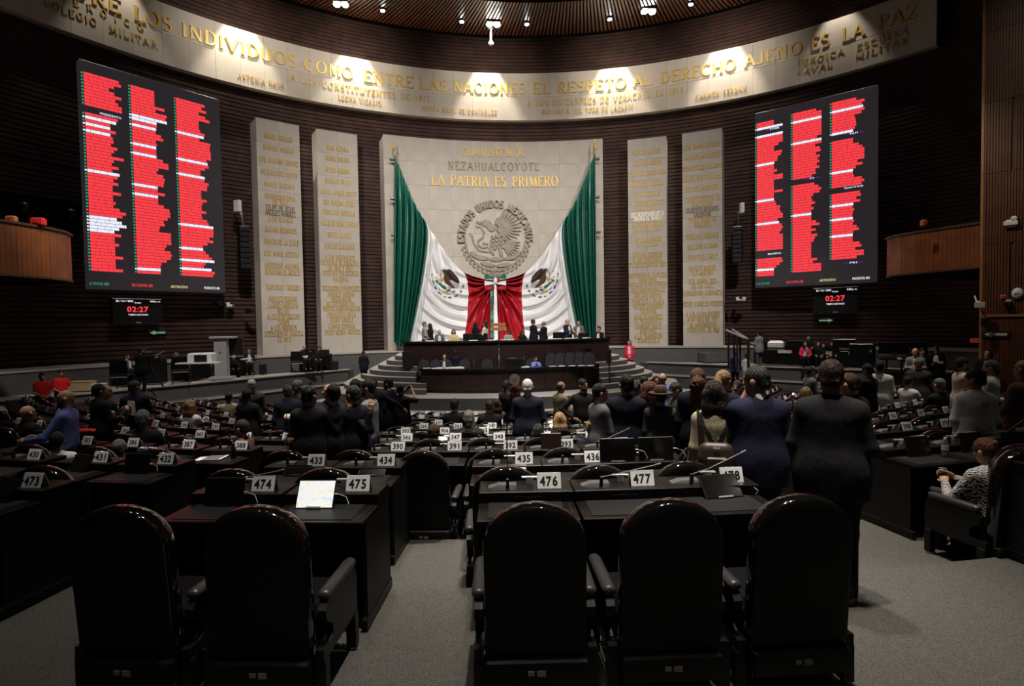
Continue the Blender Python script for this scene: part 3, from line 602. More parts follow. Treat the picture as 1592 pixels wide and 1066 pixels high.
a_, z_ = oncyl(770, 437, RFL-.25); bow = tag(empty('tricolour_bow', pol(a_, RFL-.25, z_)), 'green white and red ribbon bow with hanging tails where the flags meet', 'bow')
for sx, nm in ((-1, 'bow_loop'), (1, 'bow_loop')):
    for k_, (mm, dz) in enumerate((('green', .17), ('flagwhite', -.12), ('red', -.40))):
        m_ = MB(); V = []
        for i in range(7):
            f = i/6; bulge = .10*math.sin(PI*f); V += [(sx*(.05+.58*f), -.1-bulge, dz+.14*(.35+f*.65)+(.10*f if k_ == 0 else 0)), (sx*(.05+.58*f), -.1-bulge, dz-.14*(.35+f*.65)+(.10*f if k_ == 0 else 0))]
        m_.add(V, [(i*2, i*2+1, i*2+3, i*2+2) for i in range(6)]); m_.add([(x, y+.05, z) for x, y, z in V], [(i*2+2, i*2+3, i*2+1, i*2) for i in range(6)])
        m_.obj('bow_loop', M[mm], bow, True)
for x0, wd, mm, ln in ((-.24, .20, 'green', 3.25), (-.02, .24, 'flagwhite', 3.35)):
    m_ = MB(); V = []
    for i in range(13):
        z = -.05-ln*i/12; y = -.12+.04*math.sin(i*1.3); wd2 = wd*(.55+.6*i/12); xx = x0-.0*i
        V += [(xx-wd2/2, y, z), (xx+wd2/2, y-.03, z), (xx+wd2/2, y+.03, z), (xx-wd2/2, y+.05, z)]
    m_.add(V, [(i*4+j, i*4+(j+1) % 4, i*4+4+(j+1) % 4, i*4+4+j) for i in range(12) for j in range(4)]); m_.obj('ribbon_tail', M[mm], bow)
MB().ell((0, -.16, 0), (.12, .12, .2)).obj('knot', M['flagwhite'], bow, True); MB().ell((.16, -.15, .05), (.06, .1, .17)).obj('knot', M['red'], bow, True)
# ------------------------------------------------------------------ vote boards
def frame_at(a0, a1, R, z0):
    p0, p1 = Vector(pol(a0, R, z0)), Vector(pol(a1, R, z0)); return (p0+p1)/2, math.atan2(p1.y-p0.y, p1.x-p0.x), (p1-p0).length
def board(sg):
    a0, a1 = sorted((sg*ANG['s_out'], sg*ANG['s_in'])); z0, z1 = 5.70, 15.06
    c, rz, W = frame_at(a0, a1, RS, z0); H = z1-z0
    root = tag(empty('vote_board', c, rz), 'tall dark electronic vote board filled with red name bars, %s of the flags' % ('left' if sg < 0 else 'right'), 'screen', 'vote boards')
    MB().box((0, .18, H/2), (W, .36, H), bev=.03).obj('display_panel', M['ledback'], root)
    B = {k: MB() for k in ('ledred', 'ledwhite', 'ledgreen', 'ledyellow', 'ledpurple')}
    def q(k, u0, u1, v0, v1): B[k].add([((u0-.5)*W, -.012, (1-v1)*H), ((u1-.5)*W, -.012, (1-v1)*H), ((u1-.5)*W, -.012, (1-v0)*H), ((u0-.5)*W, -.012, (1-v0)*H)], [(0, 1, 2, 3)])
    if sg < 0:
        cols = [(.024, .225), (.325, .238), (.650, .25)]; v0s = (.052, .052, .052); N_ = 62; rh = .0145
        white = [{13, 15, 17, 29, 43, 44, 45, 46, 47}, {9, 10, 12, 18, 21, 31, 34, 58}, {11, 20, 25, 42, 50, 54, 57}]; head = [{11: 'PRESIDENTA'}, {}, {}]; blank = [{10, 11}, set(), set()]
    else:
        cols = [(.018, .220), (.335, .226), (.657, .236)]; v0s = (.060, .050, .040); N_ = 62; rh = .0146
        white = [{2, 5, 16, 30, 39, 57, 60}, {3, 11, 38}, {3, 11, 25, 37, 42, 48}]; head = [{3: 'PVEM', 51: 'MORENA'}, {25: 'PT'}, {12: 'PAN', 31: 'Diputados Sin Partido', 58: 'PRI'}]
        blank = [{4, 52, 50}, {26}, {13, 32, 59, 57}]
    for ci, ((u0, uw), v0) in enumerate(zip(cols, v0s)):
        last = N_-2 if not (sg > 0 and ci == 2) else 60
        wl = uw*.85
        for r_ in range(last):
            v = v0+r_*rh
            if r_ in head[ci]:
                q('ledpurple', u0+uw*.40, u0+uw*1.04, v+.005, v+.0078)
                sans(B['ledwhite'], head[ci][r_], lambda x, z, v=v: ((u0+uw*.72-.5)*W+x, -.02, (1-v-.006)*H+z), min(.075*len(head[ci][r_])*1.5, uw*.62*W), .09); continue
            if r_ in blank[ci]: continue
            wl = min(uw*1.06, max(uw*.70, wl+random.uniform(-.055, .055)*(1 if random.random() < .7 else 2)))
            k = 'ledwhite' if r_ in white[ci] else 'ledred'
            x = u0; e = u0+wl
            while x < e-.004:                           # words of one illegibly small name
                l = min(random.uniform(.025, .075), e-x); q(k, x, x+l-.0019, v+.0005, v+rh-.0011); x += l
            q('ledwhite' if k == 'ledwhite' else ('ledgreen' if random.random() > .05 else 'ledred'), u0-.016, u0-.004, v+.003, v+rh-.004)
    for t, u, k, wd in (('A FAVOR 050', .07, 'ledgreen', .125), ('EN CONTRA 351', .355, 'ledred', .145), ('ABSTENCIÓN 0', .625, 'ledyellow', .13), ('PRESENTES 401', .885, 'ledwhite', .13)):
        sans(B[k], t, lambda x, z, u=u: ((u-.5)*W+x, -.02, (1-.977)*H+z), wd*W, .12)
    for k in B:
        if B[k].v: B[k].obj({'ledred': 'red_name_lines', 'ledwhite': 'white_name_lines', 'ledgreen': 'green_lines', 'ledyellow': 'yellow_line', 'ledpurple': 'purple_rules'}[k], M[k], root)['kind'] = 'stuff'
for sg in (-1, 1): board(sg)
# clock monitors under the boards
def monitor(sg):
    (x0, y0), (x1, y1) = ((174, 463), (253, 503)) if sg < 0 else ((1264, 448), (1335, 486))
    a0, zt = oncyl(x0, y0, 22.9); a1, zb = oncyl(x1, y1, 22.9); c, rz, W = frame_at(a0, a1, 22.9, zb); H = zt-zb
    root = tag(empty('clock_monitor', c, rz), 'black speech clock monitor reading 02:27 below the %s vote board' % ('left' if sg < 0 else 'right'), 'screen', 'clock monitors')
    MB().box((0, .14, H/2), (W, .28, H), bev=.03).obj('casing', M['black'], root)
    MB().box((0, .6, H*.55), (.5, .9, .4)).obj('wall_mount', M['metal'], root)
    mbw, mbr = MB(), MB()
    def T(mb, t, u, v, wd, h): sans(mb, t, lambda x, z: (u*W+x, -.012, v*H+z), wd*W, h*H)
    T(mbw, '26 / feb / 2025', -.26, .90, .34, .075); T(mbw, '4:40 p. m.', .36, .90, .22, .075); T(mbw, 'Orador', 0, .84, .14, .065); T(mbw, 'TIEMPO RESTANTE', .0, .36, .40, .065)
    T(mbr, '02:27', 0, .58, .44, .21)
    mbw.obj('white_text', M['ledwhite'], root); mbr.obj('red_digits', M['ledred'], root)
    MB().box((0, -.01, .05*H), (.11*W, .02, .05*H)).obj('maker_plate', M['silver'], root)
for sg in (-1, 1): monitor(sg)
def wall_sign(name, label, cat, px, py, R, W, H, build, back=None):
    a, z = oncyl(px, py, R); o = tag(empty(name, pol(a, R, z), -a), label, cat)
    if back: MB().box((0, .06, 0), (W, .12, H), bev=.01).obj('backing', back, o)
    build(o); return o
def arrow(o, w, h, d, m):
    s = d; MB().box((-s*w*.12, -.02, 0), (w*.72, .03, h*.38)).obj('arrow_shaft', M[m], o)
    x = s*w*.5; b = s*w*.18; mb_ = MB(); P = [(b, -h*.5), (x, 0), (b, h*.5)]
    mb_.add([(u, -.035, v) for u, v in P]+[(u, -.005, v) for u, v in P], [(0, 1, 2), (5, 4, 3), (0, 3, 4, 1), (1, 4, 5, 2), (2, 5, 3, 0)]); mb_.obj('arrow_head', M[m], o)
wall_sign('exit_arrow_sign', 'small green lit arrow pointing left under the left clock monitor', 'sign', 245, 517, 23.7, .75, .22, lambda o: arrow(o, .66, .2, -1, 'signgreen'), M['signbox'])
wall_sign('exit_arrow_sign', 'small green lit arrow pointing right under the right clock monitor', 'sign', 1284, 498, 23.7, .75, .22, lambda o: arrow(o, .66, .2, 1, 'signgreen'), M['signbox'])
# loudspeaker arrays with tubular brackets
for sg, (xt, yt, xb, yb) in ((-1, (378, 352, 379, 418)), (1, (1147, 352, 1144, 408))):
    a, z1 = oncyl(xt, yt, 22.0); _, z0 = oncyl(xb, yb, 22.0)
    o = tag(empty('line_array_speaker', pol(a, 22.0, z0), -a), 'tall slim black loudspeaker column on a bracket beside the %s vote board' % ('left' if sg < 0 else 'right'), 'loudspeaker', 'wall loudspeakers')
    n = 8; h = (z1-z0)/n
    for i in range(n): MB().box((0, 0, h*(i+.5)), (.46, .5, h*.93), bev=.03).obj('speaker_box', M['black'], o)
    H = z1-z0
    MB().tube([(0, 0, H), (0, .1, H+.55), (-.1*sg, .9, H+.9), (-.1*sg, 1.9, H+.95)], .05).obj('bracket_arm', M['silver'], o, True); MB().tube([(0, 0, H), (0, 0, H+.75)], .045).obj('hanger', M['metal'], o)
    MB().box((.2*sg, .1, H+1.0), (.18, .34, .55), rz=.4).obj('lamp_head', M['white'], o)
def cctv(label, px, py, R=23.4, s=1., n=2):
    a, z = oncyl(px, py, R); o = tag(empty('security_camera', pol(a, R, z), -a), label, 'camera')
    MB().box((0, .3, 0), (.14*s, .55, .14*s)).obj('wall_arm', M['metal'], o)
    for i in range(n):
        x = (i-(n-1)/2)*.62*s; MB().box((x, -.1, .12*s-.05*i), (.26*s, .5*s, .24*s), rz=.5-i, bev=.04).obj('camera_body', M['white'] if i else M['metal'], o); MB().lathe([(.09*s, 0), (.1*s, .1)], 10, (x, -.32*s, .1*s)).obj('lens', M['black'], o, True)
cctv('twin pale security cameras on brick wall right of the left clock monitor', 347, 476); cctv('dark security camera beside the inner edge of the outer left name slab', 388, 485, 22.6, .9, 1)
cctv('security camera beside the outer edge of the outer right name slab', 1143, 467, 22.6, 1.0, 2); cctv('small camera box on the brick wall far left below the board', 1131, 490, 22.5, .5, 1)['label'] if False else None
# dark recess with lamps on the left wall
a, z = oncyl(75, 325, 23.6); t = tag(empty('control_booth_opening', pol(a, 23.75, z), -a), 'black slot opening in brick wall above the left balcony with lamps inside', 'opening')
MB().box((0, .1, 0), (2.8, .5, .75)).obj('black_recess', M['void'], t)
for x in (-.85, .75): MB().lathe([(.12, -.2), (.2, 0), (.2, .2)], 12, (x, -.2, -.1)).obj('spot_lamp', M['metal'], t, True)
# ================================================================== STAGE, PLATFORMS, BALCONIES
def ell_pts(cx, cy, rx, ry, a0, a1, n): return [(cx+rx*math.cos(math.radians(a0+(a1-a0)*i/n)), cy+ry*math.sin(math.radians(a0+(a1-a0)*i/n))) for i in range(n+1)]
def slab_poly(name, poly, z0, z1, mtop, mside, label=None):
    n = len(poly); mb = MB(); mb.add([(x, y, z1) for x, y in poly], [tuple(range(n))]); mb.cur = 1
    mb.add([(x, y, z0) for x, y in poly]+[(x, y, z1) for x, y in poly], [(i, (i+1) % n, n+(i+1) % n, n+i) for i in range(n)])
    return struct(mb.obj(name, [mtop, mside]), label)
# base wall under the stone slabs
struct(MB().arcband(-1.16, 1.16, 21.55, 23.3, 0, 2.46, 60).obj('wall_base', M['greywall']), 'grey base wall below the stone slabs')
struct(MB().arcband(-1.165, 1.165, 21.48, 23.35, 2.46, 2.53, 60).obj('trim_2', M['edge']), 'pale ledge on top of grey base wall')
# outer platforms (z 1.70) with a lower ledge (z 1.10), mirrored left and right
for sg, nm in ((-1, 'left'), (1, 'right')):
    fr_ = [(8.3, 19.3), (12.35, 14.7), (15.5, 11.3), (17.6, 9.0)]
    back = [pol(a, 21.7, 0)[:2] for a in [1.12-.74*i/14 for i in range(15)]]
    poly = [(sg*x, y) for x, y in fr_+back]; poly = poly if sg < 0 else poly[::-1]
    poly = poly[::-1]
    slab_poly('floor_platform_'+nm, poly, 0, 1.64, M['tread'], M['greywall'], 'raised grey side platform on the %s of the stage' % nm)
    mb = MB()
    for (x0, y0), (x1, y1) in zip(fr_[:-1], fr_[1:]):
        dx, dy = x1-x0, y1-y0; l = math.hypot(dx, dy); c = ((x0+x1)/2, (y0+y1)/2)
        mb.box((sg*c[0], c[1], 1.67), (l+.02, .20, .06), rz=math.atan2(dy, sg*dx))
    struct(mb.obj('trim_platform_'+nm, M['edge']), 'pale edge strip of the %s platform' % nm)
    fl = [(7.5, 18.6), (11.4, 14.0), (14.7, 10.5), (16.8, 8.2)]
    poly = [(sg*x, y) for x, y in fl+[(17.6, 9.0), (15.5, 11.4), (12.4, 14.8), (8.4, 19.4)]]; poly = poly[::-1] if sg < 0 else poly
    slab_poly('floor_ledge_'+nm, poly[::-1], 0, 1.08, M['greywall'], M['greywall'], 'lower grey ledge in front of the %s platform' % nm)
    mb = MB()
    for (x0, y0), (x1, y1) in zip(fl[:-1], fl[1:]):
        dx, dy = x1-x0, y1-y0; l = math.hypot(dx, dy); c = ((x0+x1)/2, (y0+y1)/2); mb.box((sg*c[0], c[1], 1.09), (l+.02, .12, .05), rz=math.atan2(dy, sg*dx))
    struct(mb.obj('trim_ledge_'+nm, M['edge']), 'pale edge strip of the %s lower ledge' % nm)
# left end steps down from the platform
for i in range(4):
    struct(MB().box((-17.6-.42*i, 8.2-.45*i, .75-.22*i), (2.2, .9, 1.5-.44*i), rz=-.82).obj('floor_end_step', M['tread']), 'carpeted step at the left end of the platform')
# centre stage
st = ell_pts(0, 17.6, 8.9, 6.45, 180, 360, 40)+[pol(a, 21.6, 0)[:2] for a in [.42-.84*i/12 for i in range(13)]]
slab_poly('floor_stage', st, 0, .95, M['tread'], M['greywall'], 'low grey stage carrying the podium')
st2 = ell_pts(0, 17.6, 9.6, 7.05, 180, 360, 40)
slab_poly('floor_stage_step', st2, 0, .45, M['edge'], M['riser'], 'lower step running round the stage front')
for sg, nm in ((-1, 'left'), (1, 'right')):
    for i in range(7):
        z = 1.17+.215*i; rx, ry = 8.15-.42*i, 5.2-.42*i
        pts = [(x, y) for x, y in ell_pts(0, 17.6, rx, ry, 180, 300, 30) if x < -3.9]
        x3 = -3.9; yy = 17.6-ry*math.sqrt(max(0, 1-(x3/rx)**2)); pts += [(x3, yy), (x3, 20.5), (-rx, 20.5)]
        if sg > 0: pts = [(-x, y) for x, y in pts][::-1]
        slab_poly('floor_stair_'+nm, pts, z-.215, z, M['tread'], M['riser'], 'curved carpeted stair tread beside the podium, %s flight' % nm)
# podium: upper and lower curved desks
def podium(name, label, cx, cy, R, xw, z0, z1, dep, floor=None):
    root = tag(empty(name, (cx, cy-R, z0)), label, 'podium desk'); a = math.asin(xw/R); n = 30
    def arc(a0, a1, r0, r1, za, zb, nm, m, nn=n):
        mb = MB(); V = []
        for i in range(nn+1):
            q = a0+(a1-a0)*i/nn
            for r, z in ((r0, za), (r1, za), (r1, zb), (r0, zb)): V.append((r*math.sin(q), R-r*math.cos(q), z-z0))
        F = [tuple(i*4+k for k in ((j+1) % 4, j))+tuple((i+1)*4+k for k in (j, (j+1) % 4)) for i in range(nn) for j in range(4)]+[(0, 1, 2, 3), (nn*4+3, nn*4+2, nn*4+1, nn*4)]
        mb.add(V, F); return mb.obj(nm, m, root)
    arc(-a-.006, a+.006, R+.10, R-dep, z1-.09, z1, 'desk_top', M['podiumtop'])
    np_ = 9
    for i in range(np_): arc(-a+2*a*i/np_+.0012, -a+2*a*(i+1)/np_-.0012, R, R-.08, z0+.12, z1-.09, 'front_panel', M['podium'], 4)
    arc(-a, a, R-.03, R-.10, z0, z0+.12, 'plinth', M['podiumtop'])
    for s in (-1, 1): arc(s*a-.006, s*a+.006, R, R-dep, z0, z1-.09, 'end_panel', M['podium'], 1)
    return root
podium('upper_podium', 'long curved dark podium desk directly below the flags', 0, 24.0, 9.6, 5.0, .95, 3.2, .85)
podium('lower_podium', 'lower curved dark desk in front of the main podium', -.1, 21.3, 8.5, 4.0, .95, 2.03, .75)
struct(MB().add([(-4.9, 15.9, 2.2), (4.9, 15.9, 2.2), (5.4, 20.5, 2.2), (-5.4, 20.5, 2.2), (0, 14.6, 2.2)], [(0, 4, 1, 2, 3)]).obj('floor_dais', M['tread']), 'carpet of the upper dais')
p = at(800.5, 590, 24.35); md = tag(empty('round_medallion', (p[0], 12.74, p[2])), 'round bronze medallion on the front of the lower podium', 'medallion')
MB().lathe([(.0, .06), (.16, .07), (.22, .03), (.235, .05), (.25, .0)], 24).map(lambda q: (q[0], -q[2], q[1])).obj('disc', mat('medallion_bronze', (.16, .13, .09), .5, .4, noise=.3, nscale=20), md, True)
# sign board with two lines of gilded letters in front of the flag bow
p = at(775, 508, 29.5); sb = tag(empty('gilded_nameplate', p), 'small brown lettered sign in two tiers above the middle of the podium', 'sign')
for dz, wd in ((.12, .70), (-.10, .82)):
    MB().box((0, 0, dz), (wd, .06, .17)).obj('plate', M['woodedge'], sb)
    m_ = MB(); sans(m_, 'HONORABLE' if dz > 0 else 'CONGRESO', lambda x, z, dz=dz: (x, -.035, dz+z), wd*.8, .09); m_.obj('plate_lettering', M['woodseam'], sb)
MB().tube([(0, .05, -.9), (0, .05, -.1)], .03).obj('post', M['metal'], sb)
def monitor_stand(label, x, y, z, W, H, zc, rz=0):
    t = tag(empty('monitor_on_stand', (x, y, z), rz), label, 'monitor')
    MB().box((0, 0, zc), (W, .10, H), bev=.02).obj('monitor', M['black'], t); MB().tube([(0, .06, .03), (0, .06, zc)], .03).obj('pole', M['metal'], t)
    MB().lathe([(.28, 0), (.28, .02), (.05, .05)], 14).obj('base', M['metal'], t); return t
q = onz(635, 606, .95); monitor_stand('black prompter monitor on thin pole by the left podium stair', q[0], q[1], .95, .50, .78, 1.42, .25)
q = onz(947, 603, .95); monitor_stand('slim black prompter on thin pole by the right podium stair', q[0], q[1], .95, .22, .62, 1.45, -.5)
# black box screens in the middle of the lower podium
t = tag(empty('double_monitor', (.0, 13.25, 2.03)), 'low black pair of monitors on the middle of the lower podium', 'monitor')
for s in (-1, 1): MB().box((s*.21, 0, .21), (.41, .12, .38), bev=.02).obj('monitor', M['black'], t)
MB().box((0, .02, .02), (.8, .3, .04)).obj('base', M['black'], t); MB().box((-.1, -.05, .415), (.25, .03, .03)).obj('pale_strip', M['silver'], t)
# ------------------------------------------------------------------ furniture on stage and platforms
def arch_chair(s, px, d=None, z=.95, ptop=None, fac=180, group='high arched chairs on the stage', label=None, y=None, x=None):
    pass
def stage_chair_mesh():
    out = []
    mb = MB(); P = [(-.27, .42), (-.27, .95)]+[(.27*math.cos(a)*-1, .95+.24*math.sin(a)) for a in [PI*i/10 for i in range(1, 10)]]+[(.27, .95), (.27, .42)]
    n = len(P); mb.add([(x, -.05, z) for x, z in P]+[(x, .05, z) for x, z in P], [tuple(range(n)), tuple(range(2*n-1, n-1, -1))]+[(i, n+i, n+(i+1) % n, (i+1) % n) for i in range(n)])
    out.append(('backrest', mb.mesh('backrest', mat('stage_chair_leather', (.045, .045, .050), .36))))
    mb = MB(); mb.tube([(x*1.0, 0, z) for x, z in P], .035, 6); out.append(('back_rim', mb.mesh('back_rim', M['lacquer'], True)))
    out.append(('seat', MB().box((0, .28, .45), (.56, .5, .12), bev=.04).mesh('seat', M['leather'])))
    for s in (-1, 1):
        out.append(('armrest', MB().box((s*.31, .26, .66), (.07, .46, .06), bev=.02).mesh('armrest', M['armpad'])))
        for yy in (.04, .48): out.append(('leg', MB().box((s*.30, yy, .32), (.055, .055, .64)).mesh('leg', M['panelwood'])))
    return out
_SC = stage_chair_mesh()
def stage_chair(x, y, z, rz, label, group):
    t = tag(empty('arched_chair', (x, y, z), rz), label, 'chair', group)
    for n, m in _SC: link(n, m, t)
LCH = [(659.5, 'the leftmost at the lower podium'), (677, 'second from the left at the lower podium'), (694, 'behind the reclining grey suited man'), (722, 'right of the navy suited man at the lower podium'), (757.5, 'alone at the middle of the lower podium'), (826, 'under the person in light blue'),
       (857, 'just right of the person in light blue'), (871, 'fourth from the right end of the lower podium'), (887, 'third from the right end of the lower podium'), (902, 'second from the right end of the lower podium'), (916, 'rightmost at the lower podium')]
for i, (px, lb) in enumerate(LCH):
    q = at(px, 560, 25.9-.0*i); a = math.atan2(q[0], 21.3-q[1]); y = 21.3-7.05*math.cos(a) if True else q[1]
    x = -.1+7.05*math.sin(a); x, y = at(px, 560, 25.75)[:2]
    stage_chair(x, y, 1.42 if 850 < px else 1.2, PI, 'black arched chair, %s' % lb, 'chairs at the lower podium')
    if i in (0, 1, 6, 7, 8, 9, 10):
        t = tag(empty('paper_stack', (x*.97, y-.62, 2.03)), 'white paper before the black chair %s' % lb, 'paper', 'papers on the lower podium')
        MB().box((0, 0, .012), (.30, .22, .024), rz=.2).obj('sheets', M['paper'], t)
for i, (px, wd, hh, nm) in enumerate(((680, .5, .03, 'papers at the left of the lower podium'), (707, .85, .05, 'big pile of papers before the reclining man'), (816, .36, .03, 'sheet beside the double monitor'))):
    q = at(px, 571, 25.0); t = tag(empty('document_pile', (q[0], q[1]-.12, 2.03)), 'white ' + nm, 'paper'); MB().box((0, 0, hh/2), (wd, .3, hh)).obj('bottom_sheets', M['paper'], t); MB().box((.05, .02, hh+.01), (wd*.6, .2, .02), rz=.3).obj('top_sheet', M['paper'], t)
for i, px in enumerate((648, 668, 735, 762, 784, 790, 868, 888, 897, 920)):
    q = at(px, 528, 26.6); yy = 24.0-math.sqrt(9.45**2-q[0]**2)
    t = tag(empty('document_pile', (q[0], yy+.12, 3.2)), 'white paper pile on the upper podium, %s from its left end' % ['first', 'second', 'third', 'fourth', 'fifth', 'sixth', 'seventh', 'eighth', 'ninth', 'last'][i], 'paper', 'papers on the upper podium')
    MB().box((0, 0, .02), (.42, .25, .04), rz=.1*i).obj('sheets', M['paper'], t)
for px, nm in ((728, 'left of the woman in black'), (750, 'in front of the woman in cream'), (868, 'left of the man with folded arms'), (907, 'right of the man in grey')):
    q = at(px, 520, 27.6); t = tag(empty('podium_chair', (q[0], q[1], 2.2), PI), 'low black chair back showing above the podium, %s' % nm, 'chair', 'chair backs above the upper podium')
    MB().box((0, 0, 1.05), (.52, .10, .55), bev=.05).obj('backrest', M['leather'], t); MB().box((0, -.055, 1.0), (.44, .01, .06)).obj('pale_strip', M['silver'], t); MB().box((0, .25, .5), (.5, .5, .12), bev=.04).obj('seat', M['leather'], t); MB().tube([(0, .2, 0), (0, .2, .5)], .05).obj('pedestal', M['metal'], t)
def skirt_table(label, p0, p1, dep, h, z, name='skirted_table'):
    """a table with a black cloth; its front runs from p0 to p1"""
    dx, dy = p1[0]-p0[0], p1[1]-p0[1]; W = math.hypot(dx, dy); rz = math.atan2(dy, dx)
    t = tag(empty(name, ((p0[0]+p1[0])/2, (p0[1]+p1[1])/2, z), rz), label, 'table')
    mb = MB(); n = int(W/.09); P = []
    for i in range(n+1): P.append((-W/2+W*i/n, -.02+.018*(-1)**i))
    P += [(W/2, dep), (-W/2, dep)]
    mb.prism(P, .04, h-.02); mb.obj('cloth_skirt', M['blackcloth'], t); MB().box((0, dep/2, h-.01), (W+.04, dep+.06, .03)).obj('table_top', M['blackcloth'], t)
    return t
def zat(px, py, z): q = onz(px, py, z); return (q[0], q[1])
ZP = 1.70
def up_items(t, items, h):
    for kind, x, y, a in items: pass
skirt_table('black draped table with a printer, left platform beside the grey lectern', zat(287, 592, ZP), zat(327, 588, ZP), .8, .95, ZP)
skirt_table('black draped table behind the grey lectern', zat(357, 584, ZP), zat(401, 580, ZP), .75, .85, ZP)
skirt_table('black draped table in front of the outer left name slab', zat(470, 577, ZP), zat(516, 574, ZP), .75, .82, ZP)
skirt_table('small black draped table beside the camera operator', zat(190, 600, ZP), zat(211, 598, ZP), .7, .80, ZP)
LT0, LT1 = zat(1172, 566, ZP), zat(1352, 574, ZP)
skirt_table('long black draped table on the right platform', LT0, LT1, .8, .98, ZP)
def put(name, label, cat, px, py, z, parts, rz=0, group=None):
    q = onz(px, py, z); t = tag(empty(name, (q[0], q[1], z), rz), label, cat, group)
    for nm, m, c, d, b in parts: MB().box(c, d, bev=b).obj(nm, M[m], t)
    return t
put('printer', 'pale printer on the draped table left of the grey lectern', 'printer', 311, 565, ZP+.95, [('body', 'white', (0, .2, .2), (.85, .5, .4), .05), ('dark_cover', 'black', (.05, -.06, .18), (.45, .04, .3), .02), ('paper_tray', 'white', (0, -.1, .03), (1.5, .4, .05), 0)])
lect = put('lectern', 'tall grey lectern with sloping top on the left platform', 'lectern', 346, 589, ZP, [('foot', 'lectern', (0, 0, .06), (.95, .6, .12), .02), ('column', 'lectern', (0, 0, .95), (.52, .35, 1.7), .02), ('top', 'lectern', (.1, 0, 1.86), (1.0, .6, .10), .02), ('back_board', 'metal', (.35, .35, 1.45), (.9, .05, .75), .01)])
MB().lathe([(.0, .03), (.05, .02), (.05, 0)], 12).map(lambda q: (q[0], -q[2]-.17, q[1]+1.2)).obj('round_badge', M['bronze'], lect)
put('cardboard_box', 'tan cardboard box on the left platform beside the red shirts', 'box', 123, 607, ZP, [('carton', 'tan', (0, .2, .16), (.75, .4, .32), 0), ('lid_flap', 'tan', (0, .2, .33), (.8, .45, .02), 0)])
put('storage_crate', 'pale flat crate beside the tan cardboard box', 'box', 141, 606, ZP, [('crate', 'lectern', (0, .2, .1), (.75, .4, .2), 0), ('lid', 'white', (0, .2, .21), (.78, .42, .03), 0)])
put('step_block', 'long grey step block on the left platform near the waste bin', 'step', 423, 578, ZP, [('block', 'greywall', (0, .2, .15), (1.1, .4, .3), 0), ('tread', 'edge', (0, .2, .31), (1.14, .44, .03), 0)])
put('waste_bin', 'black waste bin at the right end of the table behind the lectern', 'bin', 408, 581, ZP, [('bin', 'black', (0, .1, .22), (.28, .28, .44), .03), ('rim', 'metal', (0, .1, .44), (.30, .30, .03), 0)])
put('waste_bin', 'black bin at the right end of the table under the outer left slab', 'bin', 520, 575, ZP, [('bin', 'black', (0, .1, .22), (.34, .28, .44), .03), ('rim', 'metal', (0, .1, .44), (.36, .30, .03), 0)])
put('equipment_rack', 'black equipment rack with silver top beside the camera operator', 'rack', 236, 596, ZP, [('cabinet', 'black', (0, .25, .5), (.8, .5, 1.0), .02), ('mixer', 'metal', (0, .2, 1.08), (.8, .45, .18), .02), ('silver_panel', 'silver', (0, -.02, 1.12), (.6, .02, .08), 0)])
put('desktop_monitor', 'black monitor on the table under the outer left name slab', 'monitor', 482, 556, ZP+.82, [('screen', 'black', (0, .1, .28), (.5, .05, .34), .01), ('stand', 'black', (0, .12, .06), (.2, .18, .12), .01), ('pale_badge', 'silver', (0, .07, .30), (.06, .01, .06), 0)])
put('laptop', 'black laptop at the right end of the table under the outer left slab', 'laptop', 503, 553, ZP+.82, [('lid', 'black', (0, .2, .16), (.5, .04, .30), .01), ('keyboard_base', 'black', (0, .35, .02), (.5, .3, .03), .01)])
for i, (px, py, h, nm) in enumerate(((463, 551, .82, 'left end of the table under the outer left slab'), (477, 555, .82, 'beside the black monitor under the outer left slab'), (381, 559, .85, 'table behind the lectern'), (1250, 566, 0, 'floor edge in front of the long right table'))):
    q = onz(px, py, ZP+h); t = tag(empty('loose_papers', (q[0], q[1], ZP+h+.005)), 'white papers on the '+nm, 'paper'); MB().box((0, .1, .02), (.42, .28, .04), rz=.3*i).obj('sheets', M['paper'], t); MB().box((.1, .12, .05), (.3, .2, .02), rz=.7).obj('top_sheet', M['paper'], t)
def simple_chair(label, px, py, z, rz, s=1., group=None):
    q = onz(px, py, z); t = tag(empty('meeting_chair', (q[0], q[1], z), rz), label, 'chair', group)
    MB().box((0, -.02, .72*s), (.48*s, .06, .42*s), bev=.05).obj('backrest', M['leather'], t); MB().box((0, .22*s, .45*s), (.5*s, .46*s, .08), bev=.03).obj('seat', M['leather'], t)
    for sx in (-1, 1):
        MB().tube([(sx*.25*s, -.02, 0), (sx*.25*s, -.02, .75*s)], .018).obj('leg', M['metal'], t); MB().tube([(sx*.25*s, .42*s, 0), (sx*.25*s, .42*s, .62*s), (sx*.25*s, 0, .64*s)], .018).obj('leg', M['metal'], t)
    MB().box((0, .0, .40*s), (.5*s, .04, .04)).obj('back_rail', M['silver'], t)
    return t
simple_chair('black meeting chair with silver rail in front of the printer table', 281, 597, ZP, .3, 1.25); simple_chair('black meeting chair left of the camera operator', 186, 606, ZP, .1, 1.2); simple_chair('grey backed chair at the left of the table under the outer slab', 462, 579, ZP, .2, 1.15)
